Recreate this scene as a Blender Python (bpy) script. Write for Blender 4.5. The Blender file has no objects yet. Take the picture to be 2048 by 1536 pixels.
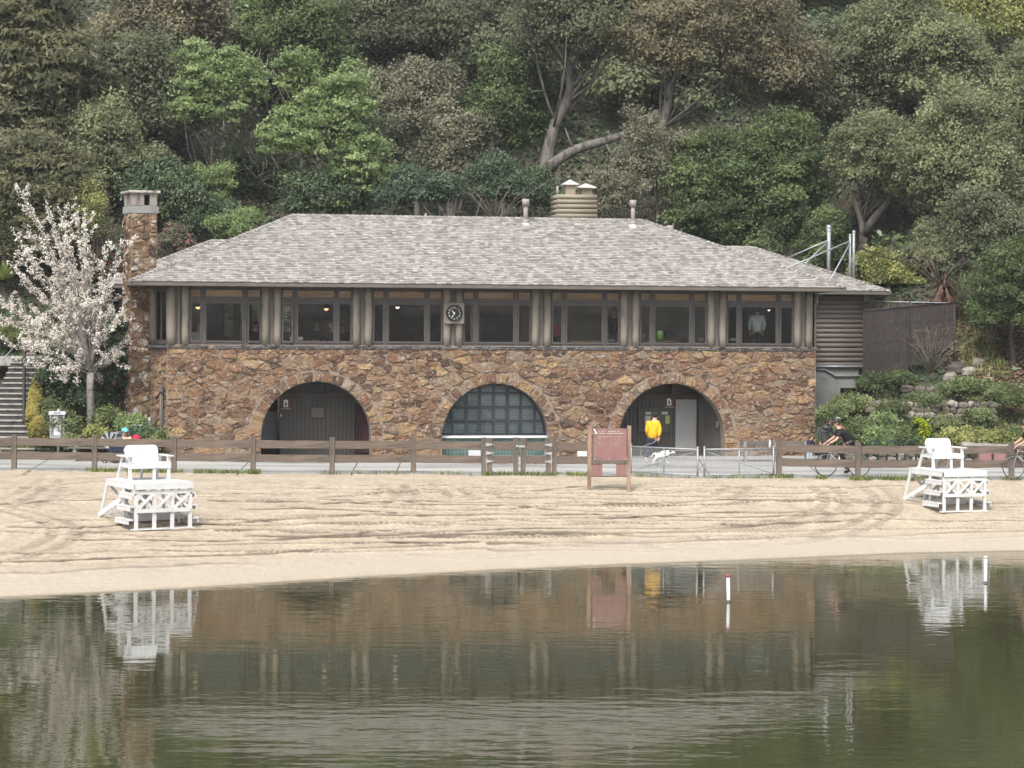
import bpy, math, random
import numpy as np
from mathutils import Vector, Matrix, Quaternion
R = math.radians
rng = np.random.default_rng(11)
random.seed(5)
scene = bpy.context.scene
COL = scene.collection

# ------------------------------------------------------------------ camera, light, exposure
F0, H0, PX0, PY0 = 4555.0, 5.5, 1024.0, 659.0       # focal length and horizon measured on a 2048 px wide frame
ROLL = R(0.34)
cam_d = bpy.data.cameras.new('camera'); cam = bpy.data.objects.new('camera', cam_d); COL.objects.link(cam)
cam.location = (0, 0, H0)
cam.rotation_euler = (R(90), 0, 0)
cam.rotation_euler = (Matrix.Rotation(R(90), 4, 'X') @ Matrix.Rotation(ROLL, 4, 'Z')).to_euler()
cam_d.sensor_width = 36; cam_d.lens = F0 / 2048 * 36
cr, sr = math.cos(ROLL), math.sin(ROLL)
cam_d.shift_y = -(768 - PY0) / 2048
cam_d.clip_start = 0.5; cam_d.clip_end = 1500
scene.camera = cam

SUN_EL, SUN_AZ = R(52), R(200)      # compass-like azimuth: 180 = from behind the camera
world = bpy.data.worlds.new('World'); scene.world = world; world.use_nodes = True
wn = world.node_tree.nodes; wl = world.node_tree.links
for n in list(wn): wn.remove(n)
sky = wn.new('ShaderNodeTexSky'); sky.sky_type = 'NISHITA'; sky.sun_disc = False
sky.sun_elevation = SUN_EL; sky.sun_rotation = SUN_AZ; sky.dust_density = 4.0; sky.air_density = 1.0
hs = wn.new('ShaderNodeHueSaturation'); hs.inputs['Saturation'].default_value = 0.32
bg = wn.new('ShaderNodeBackground'); bg.inputs['Strength'].default_value = 0.15
wo = wn.new('ShaderNodeOutputWorld')
wl.new(sky.outputs[0], hs.inputs['Color']); wl.new(hs.outputs[0], bg.inputs[0]); wl.new(bg.outputs[0], wo.inputs[0])
sd = bpy.data.lights.new('sun', 'SUN'); sd.energy = 1.5; sd.angle = R(14); sd.color = (1.0, 0.96, 0.9)
sun = bpy.data.objects.new('sun', sd); COL.objects.link(sun)
sv = Vector((math.sin(SUN_AZ) * math.cos(SUN_EL), math.cos(SUN_AZ) * math.cos(SUN_EL), math.sin(SUN_EL)))
sun.rotation_euler = sv.to_track_quat('Z', 'Y').to_euler()
vs = scene.view_settings; vs.view_transform = 'Standard'; vs.look = 'None'; vs.gamma = 1.0; vs.use_curve_mapping = False
vs.exposure = 0.95

# ------------------------------------------------------------------ measured pixel -> place
def ray(px, py):
    a, b = px - PX0, py - PY0
    x = cr * a + sr * b; y = -sr * a + cr * b
    return x / F0, -y / F0
def P(px, py, d):
    a, b = ray(px, py); return Vector((a * d, d, H0 + b * d))
def G(px, py, z):
    a, b = ray(px, py); d = (z - H0) / b; return Vector((a * d, d, z))
TH = R(10.0); UX, UY = math.cos(TH), math.sin(TH); D0 = 76.0
def B(px, py, off=0.0):
    """pixel -> (u, z) on the facade plane moved back by off"""
    a, b = ray(px, py)
    # u*UX - off*UY = a*d ; D0 + u*UY + off*UX = d
    u = (a * (D0 + off * UX) + off * UY) / (UX - a * UY); d = D0 + u * UY + off * UX
    return u, H0 + b * d
def Bu(px, off=0.0, py=640): return B(px, py, off)[0]
def Bz(py, px=1000, off=0.0): return B(px, py, off)[1]
def BW(u, off, z): return Vector((u * UX - off * UY, D0 + u * UY + off * UX, z))

# ------------------------------------------------------------------ objects and tags
def tag(o, label=None, cat=None, group=None, kind=None):
    if label: o['label'] = label
    if cat: o['category'] = cat
    if group: o['group'] = group
    if kind: o['kind'] = kind
    return o
def empty(name, loc=(0, 0, 0), rz=0.0, label=None, cat=None, group=None, kind=None):
    o = bpy.data.objects.new(name, None); COL.objects.link(o); o.location = loc; o.rotation_euler = (0, 0, rz)
    o.empty_display_size = .2
    return tag(o, label, cat, group, kind)
def link(name, me, parent=None, mat=None, loc=None, rot=None):
    o = bpy.data.objects.new(name, me); COL.objects.link(o)
    if mat is not None:
        for m in (mat if isinstance(mat, (list, tuple)) else [mat]): me.materials.append(m)
    if parent is not None: o.parent = parent
    if loc is not None: o.location = loc
    if rot is not None: o.rotation_euler = rot
    return o
def copy_tree(o, parent=None):
    c = o.copy(); COL.objects.link(c)
    if parent is not None: c.parent = parent
    for ch in list(o.children): copy_tree(ch, c)
    return c

class MB:
    """collects boxes, bars, tubes and lathes, then links them as one mesh object"""
    def __init__(s): s.v = []; s.f = []; s.sm = []
    def add(s, vs_, fs, smooth=False):
        b = len(s.v); s.v += [tuple(v) for v in vs_]; s.f += [tuple(i + b for i in f) for f in fs]; s.sm += [smooth] * len(fs); return s
    def box(s, x0, x1, y0, y1, z0, z1, M=None, bev=0.0):
        vs_ = [Vector((x, y, z)) for x in (x0, x1) for y in (y0, y1) for z in (z0, z1)]
        if M is not None: vs_ = [M @ v for v in vs_]
        return s.add(vs_, [(0, 1, 3, 2), (4, 6, 7, 5), (0, 4, 5, 1), (2, 3, 7, 6), (0, 2, 6, 4), (1, 5, 7, 3)])
    def bar(s, a, b, w, h, up=(0, 0, 1)):
        a, b = Vector(a), Vector(b); d = (b - a); L = d.length; d.normalize(); up = Vector(up)
        side = d.cross(up)
        if side.length < 1e-4: side = d.cross(Vector((1, 0, 0)))
        side.normalize(); up2 = side.cross(d).normalized()
        M = Matrix((side, d, up2)).transposed().to_4x4(); M.translation = a
        return s.box(-w / 2, w / 2, 0, L, -h / 2, h / 2, M)
    def tube(s, pts, r, n=8, cap=True, smooth=True):
        pts = [Vector(p) for p in pts]; k = len(pts); rr = r if isinstance(r, (list, tuple)) else [r] * k
        vs_ = []; prev = None
        for i, p in enumerate(pts):
            t = (pts[min(i + 1, k - 1)] - pts[max(i - 1, 0)]).normalized()
            if prev is None:
                a = t.cross(Vector((0, 0, 1)))
                if a.length < 1e-3: a = t.cross(Vector((0, 1, 0)))
            else: a = prev - t * prev.dot(t)
            a.normalize(); prev = a; b = t.cross(a)
            for j in range(n):
                c = 2 * math.pi * j / n; vs_.append(p + (a * math.cos(c) + b * math.sin(c)) * rr[i])
        fs = [(i * n + j, i * n + (j + 1) % n, (i + 1) * n + (j + 1) % n, (i + 1) * n + j) for i in range(k - 1) for j in range(n)]
        s.add(vs_, fs, smooth)
        if cap:
            b0 = len(s.v) - len(vs_)
            s.f += [tuple(b0 + j for j in range(n))[::-1], tuple(b0 + (k - 1) * n + j for j in range(n))]; s.sm += [False, False]
        return s
    def lathe(s, prof, c=(0, 0, 0), n=16, M=None, smooth=True):
        k = len(prof); vs_ = []
        for (r, z) in prof:
            for j in range(n):
                a = 2 * math.pi * j / n; v = Vector((r * math.cos(a), r * math.sin(a), z))
                if M is not None: v = M @ v
                vs_.append(v + Vector(c))
        fs = [(i * n + j, i * n + (j + 1) % n, (i + 1) * n + (j + 1) % n, (i + 1) * n + j) for i in range(k - 1) for j in range(n)]
        return s.add(vs_, fs, smooth)
    def ell(s, c, r, n=12, m=8, M=None):
        prof = [(math.sin(math.pi * i / m), -math.cos(math.pi * i / m)) for i in range(m + 1)]
        S = Matrix.Diagonal((r[0], r[1], r[2], 1)) if not isinstance(r, (int, float)) else Matrix.Diagonal((r, r, r, 1))
        return s.lathe(prof, c, n, (M @ S) if M is not None else S)
    def prism(s, poly, y0, y1, M=None):
        """poly in x,z extruded along y"""
        n = len(poly); vs_ = [Vector((x, y0, z)) for x, z in poly] + [Vector((x, y1, z)) for x, z in poly]
        if M is not None: vs_ = [M @ v for v in vs_]
        return s.add(vs_, [tuple(range(n)), tuple(range(n, 2 * n))[::-1]] + [(i, i + n, (i + 1) % n + n, (i + 1) % n) for i in range(n)])
    def mesh(s, name='m'):
        me = bpy.data.meshes.new(name); me.from_pydata(s.v, [], s.f); me.polygons.foreach_set('use_smooth', s.sm); me.update()
        return me
    def build(s, name, mat, parent=None, loc=None, rot=None, bevel=0.0):
        o = link(name, s.mesh(name), parent, mat, loc, rot)
        if bevel:
            m = o.modifiers.new('bevel', 'BEVEL'); m.width = bevel; m.segments = 2; m.limit_method = 'ANGLE'; m.angle_limit = R(40)
        return o

def np_mesh(name, V, F, tint=None, smooth=False):
    V = np.asarray(V, dtype=np.float32); F = np.asarray(F, dtype=np.int32); k = F.shape[1]
    me = bpy.data.meshes.new(name); me.vertices.add(len(V)); me.vertices.foreach_set('co', V.ravel())
    me.loops.add(F.size); me.loops.foreach_set('vertex_index', F.ravel())
    me.polygons.add(len(F)); me.polygons.foreach_set('loop_start', np.arange(0, F.size, k, dtype=np.int32))
    me.polygons.foreach_set('loop_total', np.full(len(F), k, dtype=np.int32))
    if smooth: me.polygons.foreach_set('use_smooth', np.ones(len(F), dtype=bool))
    if tint is not None:
        a = me.attributes.new('tint', 'FLOAT', 'POINT'); a.data.foreach_set('value', np.asarray(tint, dtype=np.float32))
    me.update(calc_edges=True); return me
def set_tint(me, val):
    a = me.attributes.new('tint', 'FLOAT', 'POINT')
    a.data.foreach_set('value', np.asarray(val, dtype=np.float32) if hasattr(val, '__len__') else np.full(len(me.vertices), val, dtype=np.float32))

# ------------------------------------------------------------------ materials
def lin(c): return tuple(((v / 255) / 12.92 if v / 255 <= 0.04045 else ((v / 255 + 0.055) / 1.055) ** 2.4) for v in c)
def M_(name): 
    m = bpy.data.materials.new(name); m.use_nodes = True; nt = m.node_tree
    for n in list(nt.nodes): nt.nodes.remove(n)
    o = nt.nodes.new('ShaderNodeOutputMaterial'); return m, nt, nt.nodes, nt.links, o
def N(nt, t, **kw):
    n = nt.nodes.new(t)
    for k, v in kw.items():
        if k.startswith('i_'): n.inputs[k[2:].replace('_', ' ')].default_value = v
        else: setattr(n, k, v)
    return n
def ramp(nt, stops, interp='LINEAR'):
    n = nt.nodes.new('ShaderNodeValToRGB'); e = n.color_ramp.elements; n.color_ramp.interpolation = interp
    e[0].position = stops[0][0]; e[1].position = stops[-1][0]
    for p, c in stops[1:-1]: e.new(p)
    for el, (p, c) in zip(e, stops): el.color = (c[0], c[1], c[2], 1)
    return n
def mixc(nt, fac, a, b, mode='MIX'):
    n = nt.nodes.new('ShaderNodeMix'); n.data_type = 'RGBA'; n.blend_type = mode
    if isinstance(fac, (int, float)): n.inputs[0].default_value = fac
    else: nt.links.new(fac, n.inputs[0])
    for i, v in ((6, a), (7, b)):
        if isinstance(v, tuple): n.inputs[i].default_value = (v[0], v[1], v[2], 1)
        else: nt.links.new(v, n.inputs[i])
    return n.outputs[2]
def mat(name, col, rough=0.7, var=0.15, scale=6.0, bump=0.15, bscale=None, metal=0.0, stretch=(1, 1, 1), spec=0.4, col2=None, dist=0.01, coat=0):
    """plain procedural material: colour with noisy variation and fine relief"""
    m, nt, ns, ls, o = M_(name); p = N(nt, 'ShaderNodeBsdfPrincipled'); tc = N(nt, 'ShaderNodeTexCoord')
    mp = N(nt, 'ShaderNodeMapping'); mp.inputs['Scale'].default_value = stretch; ls.new(tc.outputs['Object'], mp.inputs[0])
    no = N(nt, 'ShaderNodeTexNoise', i_Scale=scale, i_Detail=5.0, i_Roughness=0.6); ls.new(mp.outputs[0], no.inputs['Vector'])
    c2 = col2 or tuple(c * (1 - var * 2) for c in col); hi = tuple(min(1, c * (1 + var)) for c in col)
    rp = ramp(nt, [(0.3, c2), (0.5, col), (0.72, hi)]); ls.new(no.outputs[0], rp.inputs[0]); ls.new(rp.outputs[0], p.inputs['Base Color'])
    p.inputs['Roughness'].default_value = rough; p.inputs['Metallic'].default_value = metal; p.inputs['Specular IOR Level'].default_value = spec
    if bump:
        n2 = N(nt, 'ShaderNodeTexNoise', i_Scale=bscale or scale * 4, i_Detail=4.0); ls.new(mp.outputs[0], n2.inputs['Vector'])
        b = N(nt, 'ShaderNodeBump'); b.inputs['Strength'].default_value = min(1, bump * 3); b.inputs['Distance'].default_value = dist
        ls.new(n2.outputs[0], b.inputs['Height']); ls.new(b.outputs[0], p.inputs['Normal'])
    ls.new(p.outputs[0], o.inputs[0]); return m

def leafmat(name, dark, mid, light, trans=0.4, rough=0.55, zscale=0.5):
    m, nt, ns, ls, o = M_(name)
    at = N(nt, 'ShaderNodeAttribute', attribute_name='tint'); tc = N(nt, 'ShaderNodeTexCoord')
    no = N(nt, 'ShaderNodeTexNoise', i_Scale=zscale, i_Detail=3.0); ls.new(tc.outputs['Object'], no.inputs['Vector'])
    ad = N(nt, 'ShaderNodeMath', operation='MULTIPLY_ADD'); ls.new(no.outputs[0], ad.inputs[0]); ad.inputs[1].default_value = 0.9; ad.inputs[2].default_value = -0.45
    ac = N(nt, 'ShaderNodeMath', operation='ADD'); ls.new(ad.outputs[0], ac.inputs[0]); ls.new(at.outputs['Fac'], ac.inputs[1])
    rp = ramp(nt, [(0.05, dark), (0.5, mid), (0.95, light)]); ls.new(ac.outputs[0], rp.inputs[0])
    p = N(nt, 'ShaderNodeBsdfPrincipled'); p.inputs['Roughness'].default_value = rough; p.inputs['Specular IOR Level'].default_value = 0.3
    ls.new(rp.outputs[0], p.inputs['Base Color'])
    t = N(nt, 'ShaderNodeBsdfTranslucent'); ls.new(rp.outputs[0], t.inputs[0])
    mx = N(nt, 'ShaderNodeMixShader'); mx.inputs[0].default_value = trans; ls.new(p.outputs[0], mx.inputs[1]); ls.new(t.outputs[0], mx.inputs[2])
    ls.new(mx.outputs[0], o.inputs[0]); return m

def tintmat(name, stops, rough=0.85, nscale=14.0, namp=0.45, spots=None, bump=0.5, bdist=0.012, const=False):
    """colour picked by the piece's own tint attribute, mottled by noise"""
    m, nt, ns, ls, o = M_(name)
    at = N(nt, 'ShaderNodeAttribute', attribute_name='tint'); tc = N(nt, 'ShaderNodeTexCoord')
    rp = ramp(nt, stops); ls.new(at.outputs['Fac'], rp.inputs[0])
    no = N(nt, 'ShaderNodeTexNoise', i_Scale=nscale, i_Detail=6.0, i_Roughness=0.65); ls.new(tc.outputs['Object'], no.inputs['Vector'])
    v = ramp(nt, [(0.25, (1 - namp,) * 3), (0.75, (1 + namp,) * 3)]); ls.new(no.outputs[0], v.inputs[0])
    c = mixc(nt, 1.0, rp.outputs[0], v.outputs[0], 'MULTIPLY')
    if spots:
        n2 = N(nt, 'ShaderNodeTexNoise', i_Scale=spots[0], i_Detail=4.0); ls.new(tc.outputs['Object'], n2.inputs['Vector'])
        r2 = ramp(nt, [(spots[1], (0, 0, 0)), (spots[1] + 0.07, (1, 1, 1))]); ls.new(n2.outputs[0], r2.inputs[0])
        c = mixc(nt, r2.outputs[0], c, spots[2])
    p = N(nt, 'ShaderNodeBsdfPrincipled'); p.inputs['Roughness'].default_value = rough; p.inputs['Specular IOR Level'].default_value = 0.25
    ls.new(c, p.inputs['Base Color'])
    b = N(nt, 'ShaderNodeBump'); b.inputs['Strength'].default_value = bump; b.inputs['Distance'].default_value = bdist
    ls.new(no.outputs[0], b.inputs['Height']); ls.new(b.outputs[0], p.inputs['Normal'])
    ls.new(p.outputs[0], o.inputs[0]); return m

MT = {}
MT['stone'] = tintmat('rust_stone', [(0.0, (0.085, 0.058, 0.044)), (0.2, (0.15, 0.086, 0.056)), (0.38, (0.215, 0.13, 0.075)), (0.52, (0.175, 0.122, 0.088)), (0.66, (0.245, 0.157, 0.09)), (0.8, (0.21, 0.165, 0.125)), (0.9, (0.28, 0.185, 0.10)), (1, (0.33, 0.23, 0.13))],
                       nscale=11.0, namp=0.5, spots=(7.0, 0.58, (0.29, 0.24, 0.2)), bump=1.0, bdist=0.05)
MT['oldstone'] = tintmat('weathered_chimney_stone', [(0.0, (0.06, 0.045, 0.035)), (0.3, (0.15, 0.09, 0.055)), (0.6, (0.2, 0.14, 0.09)), (0.85, (0.24, 0.15, 0.08)), (1, (0.26, 0.22, 0.18))],
                       nscale=10.0, namp=0.5, spots=(3.2, 0.55, (0.42, 0.4, 0.36)), bump=0.8, bdist=0.03)
MT['capstone'] = tintmat('blue_grey_capstone', [(0.0, (0.06, 0.062, 0.068)), (0.8, (0.12, 0.12, 0.125)), (0.93, (0.2, 0.17, 0.14)), (1, (0.25, 0.2, 0.15))], nscale=14, namp=0.3)
MT['rock'] = tintmat('garden_rock', [(0, (0.07, 0.06, 0.055)), (0.6, (0.16, 0.135, 0.12)), (1, (0.3, 0.27, 0.24))], nscale=6, namp=0.5, spots=(3.0, 0.6, (0.11, 0.12, 0.04)))
MT['mortar'] = mat('mortar', (0.235, 0.185, 0.145), 0.9, 0.2, 9, 0.2, 40)
MT['shingle'] = tintmat('grey_shingle', [(0.0, (0.16, 0.143, 0.128)), (0.25, (0.225, 0.208, 0.19)), (0.55, (0.285, 0.27, 0.25)), (0.8, (0.335, 0.322, 0.30)), (1.0, (0.385, 0.372, 0.35))], nscale=3.0, namp=0.18, bump=0.3, bdist=0.004)
MT['wood_dark'] = mat('dark_stained_wood', (0.06, 0.052, 0.046), 0.65, 0.2, 4, 0.15, 30, stretch=(1, 1, .2))
MT['frame'] = mat('window_frame_paint', (0.075, 0.066, 0.062), 0.55, 0.12, 5, 0.08, 40)
MT['log'] = mat('painted_log', (0.19, 0.168, 0.138), 0.7, 0.18, 3.0, 0.3, 16, stretch=(1, 1, .25), dist=0.02)
MT['hlog'] = mat('painted_wall_log', (0.14, 0.12, 0.102), 0.65, 0.12, 2.0, 0.15, 14, stretch=(.15, 1, 1), dist=0.01)
MT['chlog'] = mat('painted_chimney_log', (0.25, 0.215, 0.16), 0.65, 0.12, 2.0, 0.15, 14, stretch=(.15, 1, 1), dist=0.01)
MT['fascia'] = mat('fascia_paint', (0.115, 0.10, 0.085), 0.6, 0.12, 3, 0.05)
MT['boards'] = mat('brown_board', (0.062, 0.056, 0.049), 0.6, 0.15, 5, 0.1, 30, stretch=(1, 1, .15))
MT['ceiling'] = mat('ceiling_wood', (0.12, 0.085, 0.055), 0.7)
MT['interior'] = mat('interior_wall', (0.36, 0.30, 0.23), 0.8, 0.1, 1.5, 0.03)
MT['interior_log'] = mat('interior_logs', (0.11, 0.075, 0.045), 0.7, 0.2, 2)
MT['shade'] = mat('woven_window_shade', (0.62, 0.33, 0.14), 0.8, 0.2, 5, 0.3, 60, stretch=(.2, 1, 3))
MT['white_paint'] = mat('white_paint', (0.58, 0.585, 0.585), 0.5, 0.07, 3, 0.04, 30)
MT['grey_door'] = mat('pale_grey_paint', (0.28, 0.28, 0.28), 0.6, 0.05, 2, 0.03)
MT['concrete'] = mat('board_concrete', (0.24, 0.24, 0.23), 0.85, 0.16, 2.2, 0.15, 25)
MT['fence'] = mat('weathered_fence_wood', (0.125, 0.098, 0.078), 0.85, 0.3, 3.5, 0.35, 20, stretch=(.35, 1, 2.2), dist=0.012)
MT['post'] = mat('weathered_post_wood', (0.13, 0.105, 0.085), 0.85, 0.3, 3.5, 0.35, 20, stretch=(1.5, 1.5, .3), dist=0.012)
MT['galv'] = mat('galvanised_steel', (0.34, 0.35, 0.36), 0.5, 0.12, 8, 0.05, metal=0.4)
MT['black_metal'] = mat('black_metal', (0.012, 0.012, 0.013), 0.45, 0.1, 6, 0.03)
MT['green_metal'] = mat('green_metal', (0.008, 0.045, 0.035), 0.4, 0.1, 6, 0.03)
MT['bark'] = mat('grey_bark', (0.13, 0.115, 0.1), 0.9, 0.4, 5, 0.6, 14, stretch=(1, 1, .3), dist=0.06)
MT['bark_dark'] = mat('dark_bark', (0.06, 0.05, 0.042), 0.9, 0.3, 5, 0.6, 14, stretch=(1, 1, .3), dist=0.05)
MT['twig'] = mat('pale_dry_twigs', (0.2, 0.165, 0.135), 0.9, 0.3, 3, 0)
MT['bark_pale'] = mat('pale_cherry_bark', (0.2, 0.18, 0.165), 0.85, 0.3, 7, 0.3, 20)
MT['tile'] = mat('green_tile', (0.075, 0.13, 0.115), 0.25, 0.2, 4, 0.0)
MT['grout'] = mat('tile_grout', (0.25, 0.27, 0.25), 0.8, 0.1, 4, 0.0)
MT['steelbar'] = mat('dark_blue_steel', (0.02, 0.025, 0.032), 0.45, 0.1, 6, 0.03)
MT['blind'] = mat('white_blind', (0.46, 0.51, 0.53), 0.5, 0.04, 3, 0)
MT['maroon'] = mat('maroon_gate_paint', (0.045, 0.02, 0.025), 0.5, 0.1, 3, 0.04)
MT['signbrown'] = mat('brown_sign', (0.075, 0.022, 0.016), 0.45, 0.1, 4, 0)
MT['boardred'] = mat('faded_maroon_board', (0.235, 0.125, 0.115), 0.6, 0.10, 2.5, 0.05)
MT['signwhite'] = mat('sign_white', (0.75, 0.75, 0.73), 0.5, 0.05, 4, 0)
MT['paper'] = mat('paper', (0.45, 0.46, 0.4), 0.8, 0.08, 9, 0)
MT['paper_green'] = mat('yellow_green_paper', (0.33, 0.4, 0.12), 0.8, 0.05, 9, 0)
MT['boxgrey'] = mat('box_grey_paint', (0.27, 0.285, 0.29), 0.4, 0.07, 4, 0.02)
MT['white_plate'] = mat('white_plate', (0.55, 0.56, 0.57), 0.6, 0.1, 6, 0.02)
MT['slat'] = mat('brown_fence_slat', (0.034, 0.024, 0.024), 0.6, 0.2, 4, 0.05)
MT['skin'] = mat('skin', (0.50, 0.30, 0.22), 0.55, 0.05, 8, 0)
MT['yellow'] = mat('yellow_sweater', (0.72, 0.38, 0.018), 0.9, 0.12, 9, 0.4, 30)
MT['denim'] = mat('dark_denim', (0.022, 0.03, 0.055), 0.85, 0.2, 12, 0.2)
MT['light_denim'] = mat('light_denim', (0.28, 0.36, 0.4), 0.85, 0.15, 12, 0.2)
MT['black_cloth'] = mat('black_cloth', (0.012, 0.012, 0.014), 0.85, 0.2, 12, 0.2)
MT['puffer'] = mat('black_quilted_coat', (0.028, 0.028, 0.028), 0.5, 0.2, 8, 0.3)
MT['navy'] = mat('navy_cloth', (0.014, 0.02, 0.045), 0.8, 0.2, 12, 0.2)
MT['cream'] = mat('cream_sweater', (0.6, 0.49, 0.32), 0.9, 0.08, 12, 0.3)
MT['white_cloth'] = mat('white_shirt', (0.6, 0.6, 0.6), 0.9, 0.08, 12, 0.3)
MT['teal'] = mat('teal_cap', (0.14, 0.5, 0.52), 0.8, 0.05, 12, 0)
MT['hair'] = mat('brown_hair', (0.09, 0.045, 0.025), 0.6, 0.3, 20, 0.4, 60)
MT['hair_dark'] = mat('dark_hair', (0.018, 0.012, 0.01), 0.6, 0.3, 20, 0.4, 60)
MT['hair_grey'] = mat('grey_hair', (0.4, 0.36, 0.32), 0.7, 0.2, 20, 0.4, 60)
MT['hair_auburn'] = mat('auburn_hair', (0.2, 0.1, 0.06), 0.6, 0.3, 20, 0.4, 60)
MT['rubber'] = mat('black_rubber', (0.015, 0.015, 0.015), 0.7, 0.1, 10, 0)
MT['red'] = mat('crimson_nylon', (0.35, 0.015, 0.04), 0.7, 0.1, 8, 0.1)
MT['dogwhite'] = mat('white_fur', (0.7, 0.68, 0.64), 0.9, 0.08, 14, 0.4, 60)
MT['dogpatch'] = mat('dark_fur', (0.05, 0.04, 0.035), 0.9, 0.1, 14, 0.4, 60)
MT['grille'] = mat('stained_concrete', (0.24, 0.22, 0.2), 0.9, 0.45, 3.5, 0.4, 30, stretch=(1, 1, .3), dist=0.02)
MT['lichen_concrete'] = mat('lichen_concrete', (0.36, 0.34, 0.29), 0.9, 0.45, 6, 0.3, 25)
MT['ventmetal'] = mat('painted_vent_metal', (0.27, 0.235, 0.22), 0.5, 0.1, 5, 0.03)
MT['capmetal'] = mat('pale_vent_cap', (0.5, 0.47, 0.42), 0.5, 0.08, 5, 0.03)
MT['tread'] = mat('worn_step_edge', (0.3, 0.29, 0.27), 0.85, 0.25, 5, 0.2)
MT['riser'] = mat('dark_step_riser', (0.055, 0.05, 0.046), 0.9, 0.3, 5, 0.3, 20)
MT['lime'] = mat('lime_plastic', (0.35, 0.65, 0.08), 0.5, 0.05, 5, 0)
MT['orangewood'] = mat('honey_wood', (0.45, 0.24, 0.07), 0.5, 0.1, 5, 0)
MT['kerbwood'] = mat('grey_driftwood', (0.22, 0.2, 0.18), 0.9, 0.35, 3, 0.5, 12, stretch=(.3, 1, 2), dist=0.04)

def emit(name, col, s):
    m, nt, ns, ls, o = M_(name); e = N(nt, 'ShaderNodeEmission'); e.inputs[0].default_value = (*col, 1); e.inputs[1].default_value = s
    ls.new(e.outputs[0], o.inputs[0]); return m
MT['bulb'] = emit('lamp_bulb', (1.0, 0.6, 0.25), 1.1)
MT['bulb_white'] = emit('white_bulb', (1.0, 0.86, 0.62), 2.2)

def glass(name, tint=(0.92, 0.94, 0.94), ior=1.5, rough=0.01):
    m, nt, ns, ls, o = M_(name); fr = N(nt, 'ShaderNodeFresnel'); fr.inputs[0].default_value = ior
    t = N(nt, 'ShaderNodeBsdfTransparent'); t.inputs[0].default_value = (*tint, 1)
    g = N(nt, 'ShaderNodeBsdfGlossy'); g.inputs['Roughness'].default_value = rough
    tc = N(nt, 'ShaderNodeTexCoord'); no = N(nt, 'ShaderNodeTexNoise', i_Scale=1.2, i_Detail=1.0); ls.new(tc.outputs['Object'], no.inputs['Vector'])
    b = N(nt, 'ShaderNodeBump'); b.inputs['Strength'].default_value = 0.25; b.inputs['Distance'].default_value = 0.03; ls.new(no.outputs[0], b.inputs['Height'])
    ls.new(b.outputs[0], g.inputs['Normal'])
    mu = N(nt, 'ShaderNodeMath', operation='MULTIPLY'); mu.inputs[1].default_value = 1.1; ls.new(fr.outputs[0], mu.inputs[0])
    mx = N(nt, 'ShaderNodeMixShader'); ls.new(mu.outputs[0], mx.inputs[0]); ls.new(t.outputs[0], mx.inputs[1]); ls.new(g.outputs[0], mx.inputs[2])
    ls.new(mx.outputs[0], o.inputs[0]); return m
MT['glass'] = glass('window_glass')
# ------------------------------------------------------------------ lie of the land
_sh = [(-200, 1208), (0, 1197), (390, 1177), (700, 1157), (1000, 1141), (1250, 1130), (1500, 1121), (1800, 1108), (2048, 1103), (2300, 1097)]
_shp = [G(x, y, 0.0) for x, y in _sh]
SHX = np.array([p.x for p in _shp]); SHY = np.array([p.y for p in _shp])
def shore(x):
    x = np.asarray(x, float); y = np.interp(x, SHX, SHY)
    s0 = (SHY[1] - SHY[0]) / (SHX[1] - SHX[0]); s1 = (SHY[-1] - SHY[-2]) / (SHX[-1] - SHX[-2])
    y = np.where(x < SHX[0], SHY[0] + (x - SHX[0]) * s0, y); return np.where(x > SHX[-1], SHY[-1] + (x - SHX[-1]) * s1, y)
ZP = 1.26            # level of the promenade
_fp = [(-250, 937), (28, 939), (189, 941), (348, 943), (506, 945), (664, 946), (827, 946), (967, 948), (1112, 949), (1262, 950), (1396, 955), (1558, 953), (1716, 957), (1872, 957), (2023, 957), (2300, 957)]
FP = [G(x, y, ZP) for x, y in _fp]; FX = np.array([p.x for p in FP]); FY = np.array([p.y for p in FP])
def fence_y(x): return np.interp(x, FX, FY)
def sand_h(x, y):
    s0_ = shore(x); t = np.asarray(y, float) - s0_; L_ = np.maximum(fence_y(x) - s0_, 4)
    prof = lambda q: np.interp(q, [-30, -6, 0, 2.0, 5, 9, 13, 30], [-2.5, -0.6, 0.0, 0.20, 0.50, 0.86, 1.11, 1.235])
    return prof(t) + (ZP - .03 - prof(L_)) * np.clip(t / L_, 0, 1.1) ** 1.6
def back_y(x):
    """rear edge of the promenade: the facade line, and the planting beds left and right of it"""
    x = np.asarray(x, float)
    return np.interp(x, [-60, -20, -14, -11.9, -11.6, 11.0, 11.4, 20, 60], [72.6, 72.6, 72.6, 72.8, 73.9, 77.8, 75.0, 75.0, 75.0])
def hill_h(x, y):
    x = np.asarray(x, float); y = np.asarray(y, float)
    # beside the building the slope starts at the beds; behind it at the rear wall
    side = np.where(x < 0, np.clip((-11.8 - x) / 2.0, 0, 1), np.clip((x - 12.5) / 2.2, 0, 1))
    t = y - back_y(x)
    hs_ = np.interp(t, [-1, 0, 0.4, 3, 6, 9, 13, 20, 45, 110, 200], [0, 0, .18, 1.0, 2.2, 3.4, 5.2, 8.6, 23, 62, 90])
    hb = np.interp(y, [0, 89, 91, 98, 110, 125, 187, 260], [0, 0, 1.4, 4.8, 11.8, 20.6, 58, 80])
    n = 0.35 * np.sin(x * .7 + y * .31) * np.cos(y * .53 - x * .2) + 0.8 * np.sin(x * .17 + 1.3) * np.sin(y * .11)
    k = np.clip((np.where(side > .5, t - 6, y - 92)) / 12, 0, 1)
    return ZP + hs_ * side + hb * (1 - side) + n * k

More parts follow.
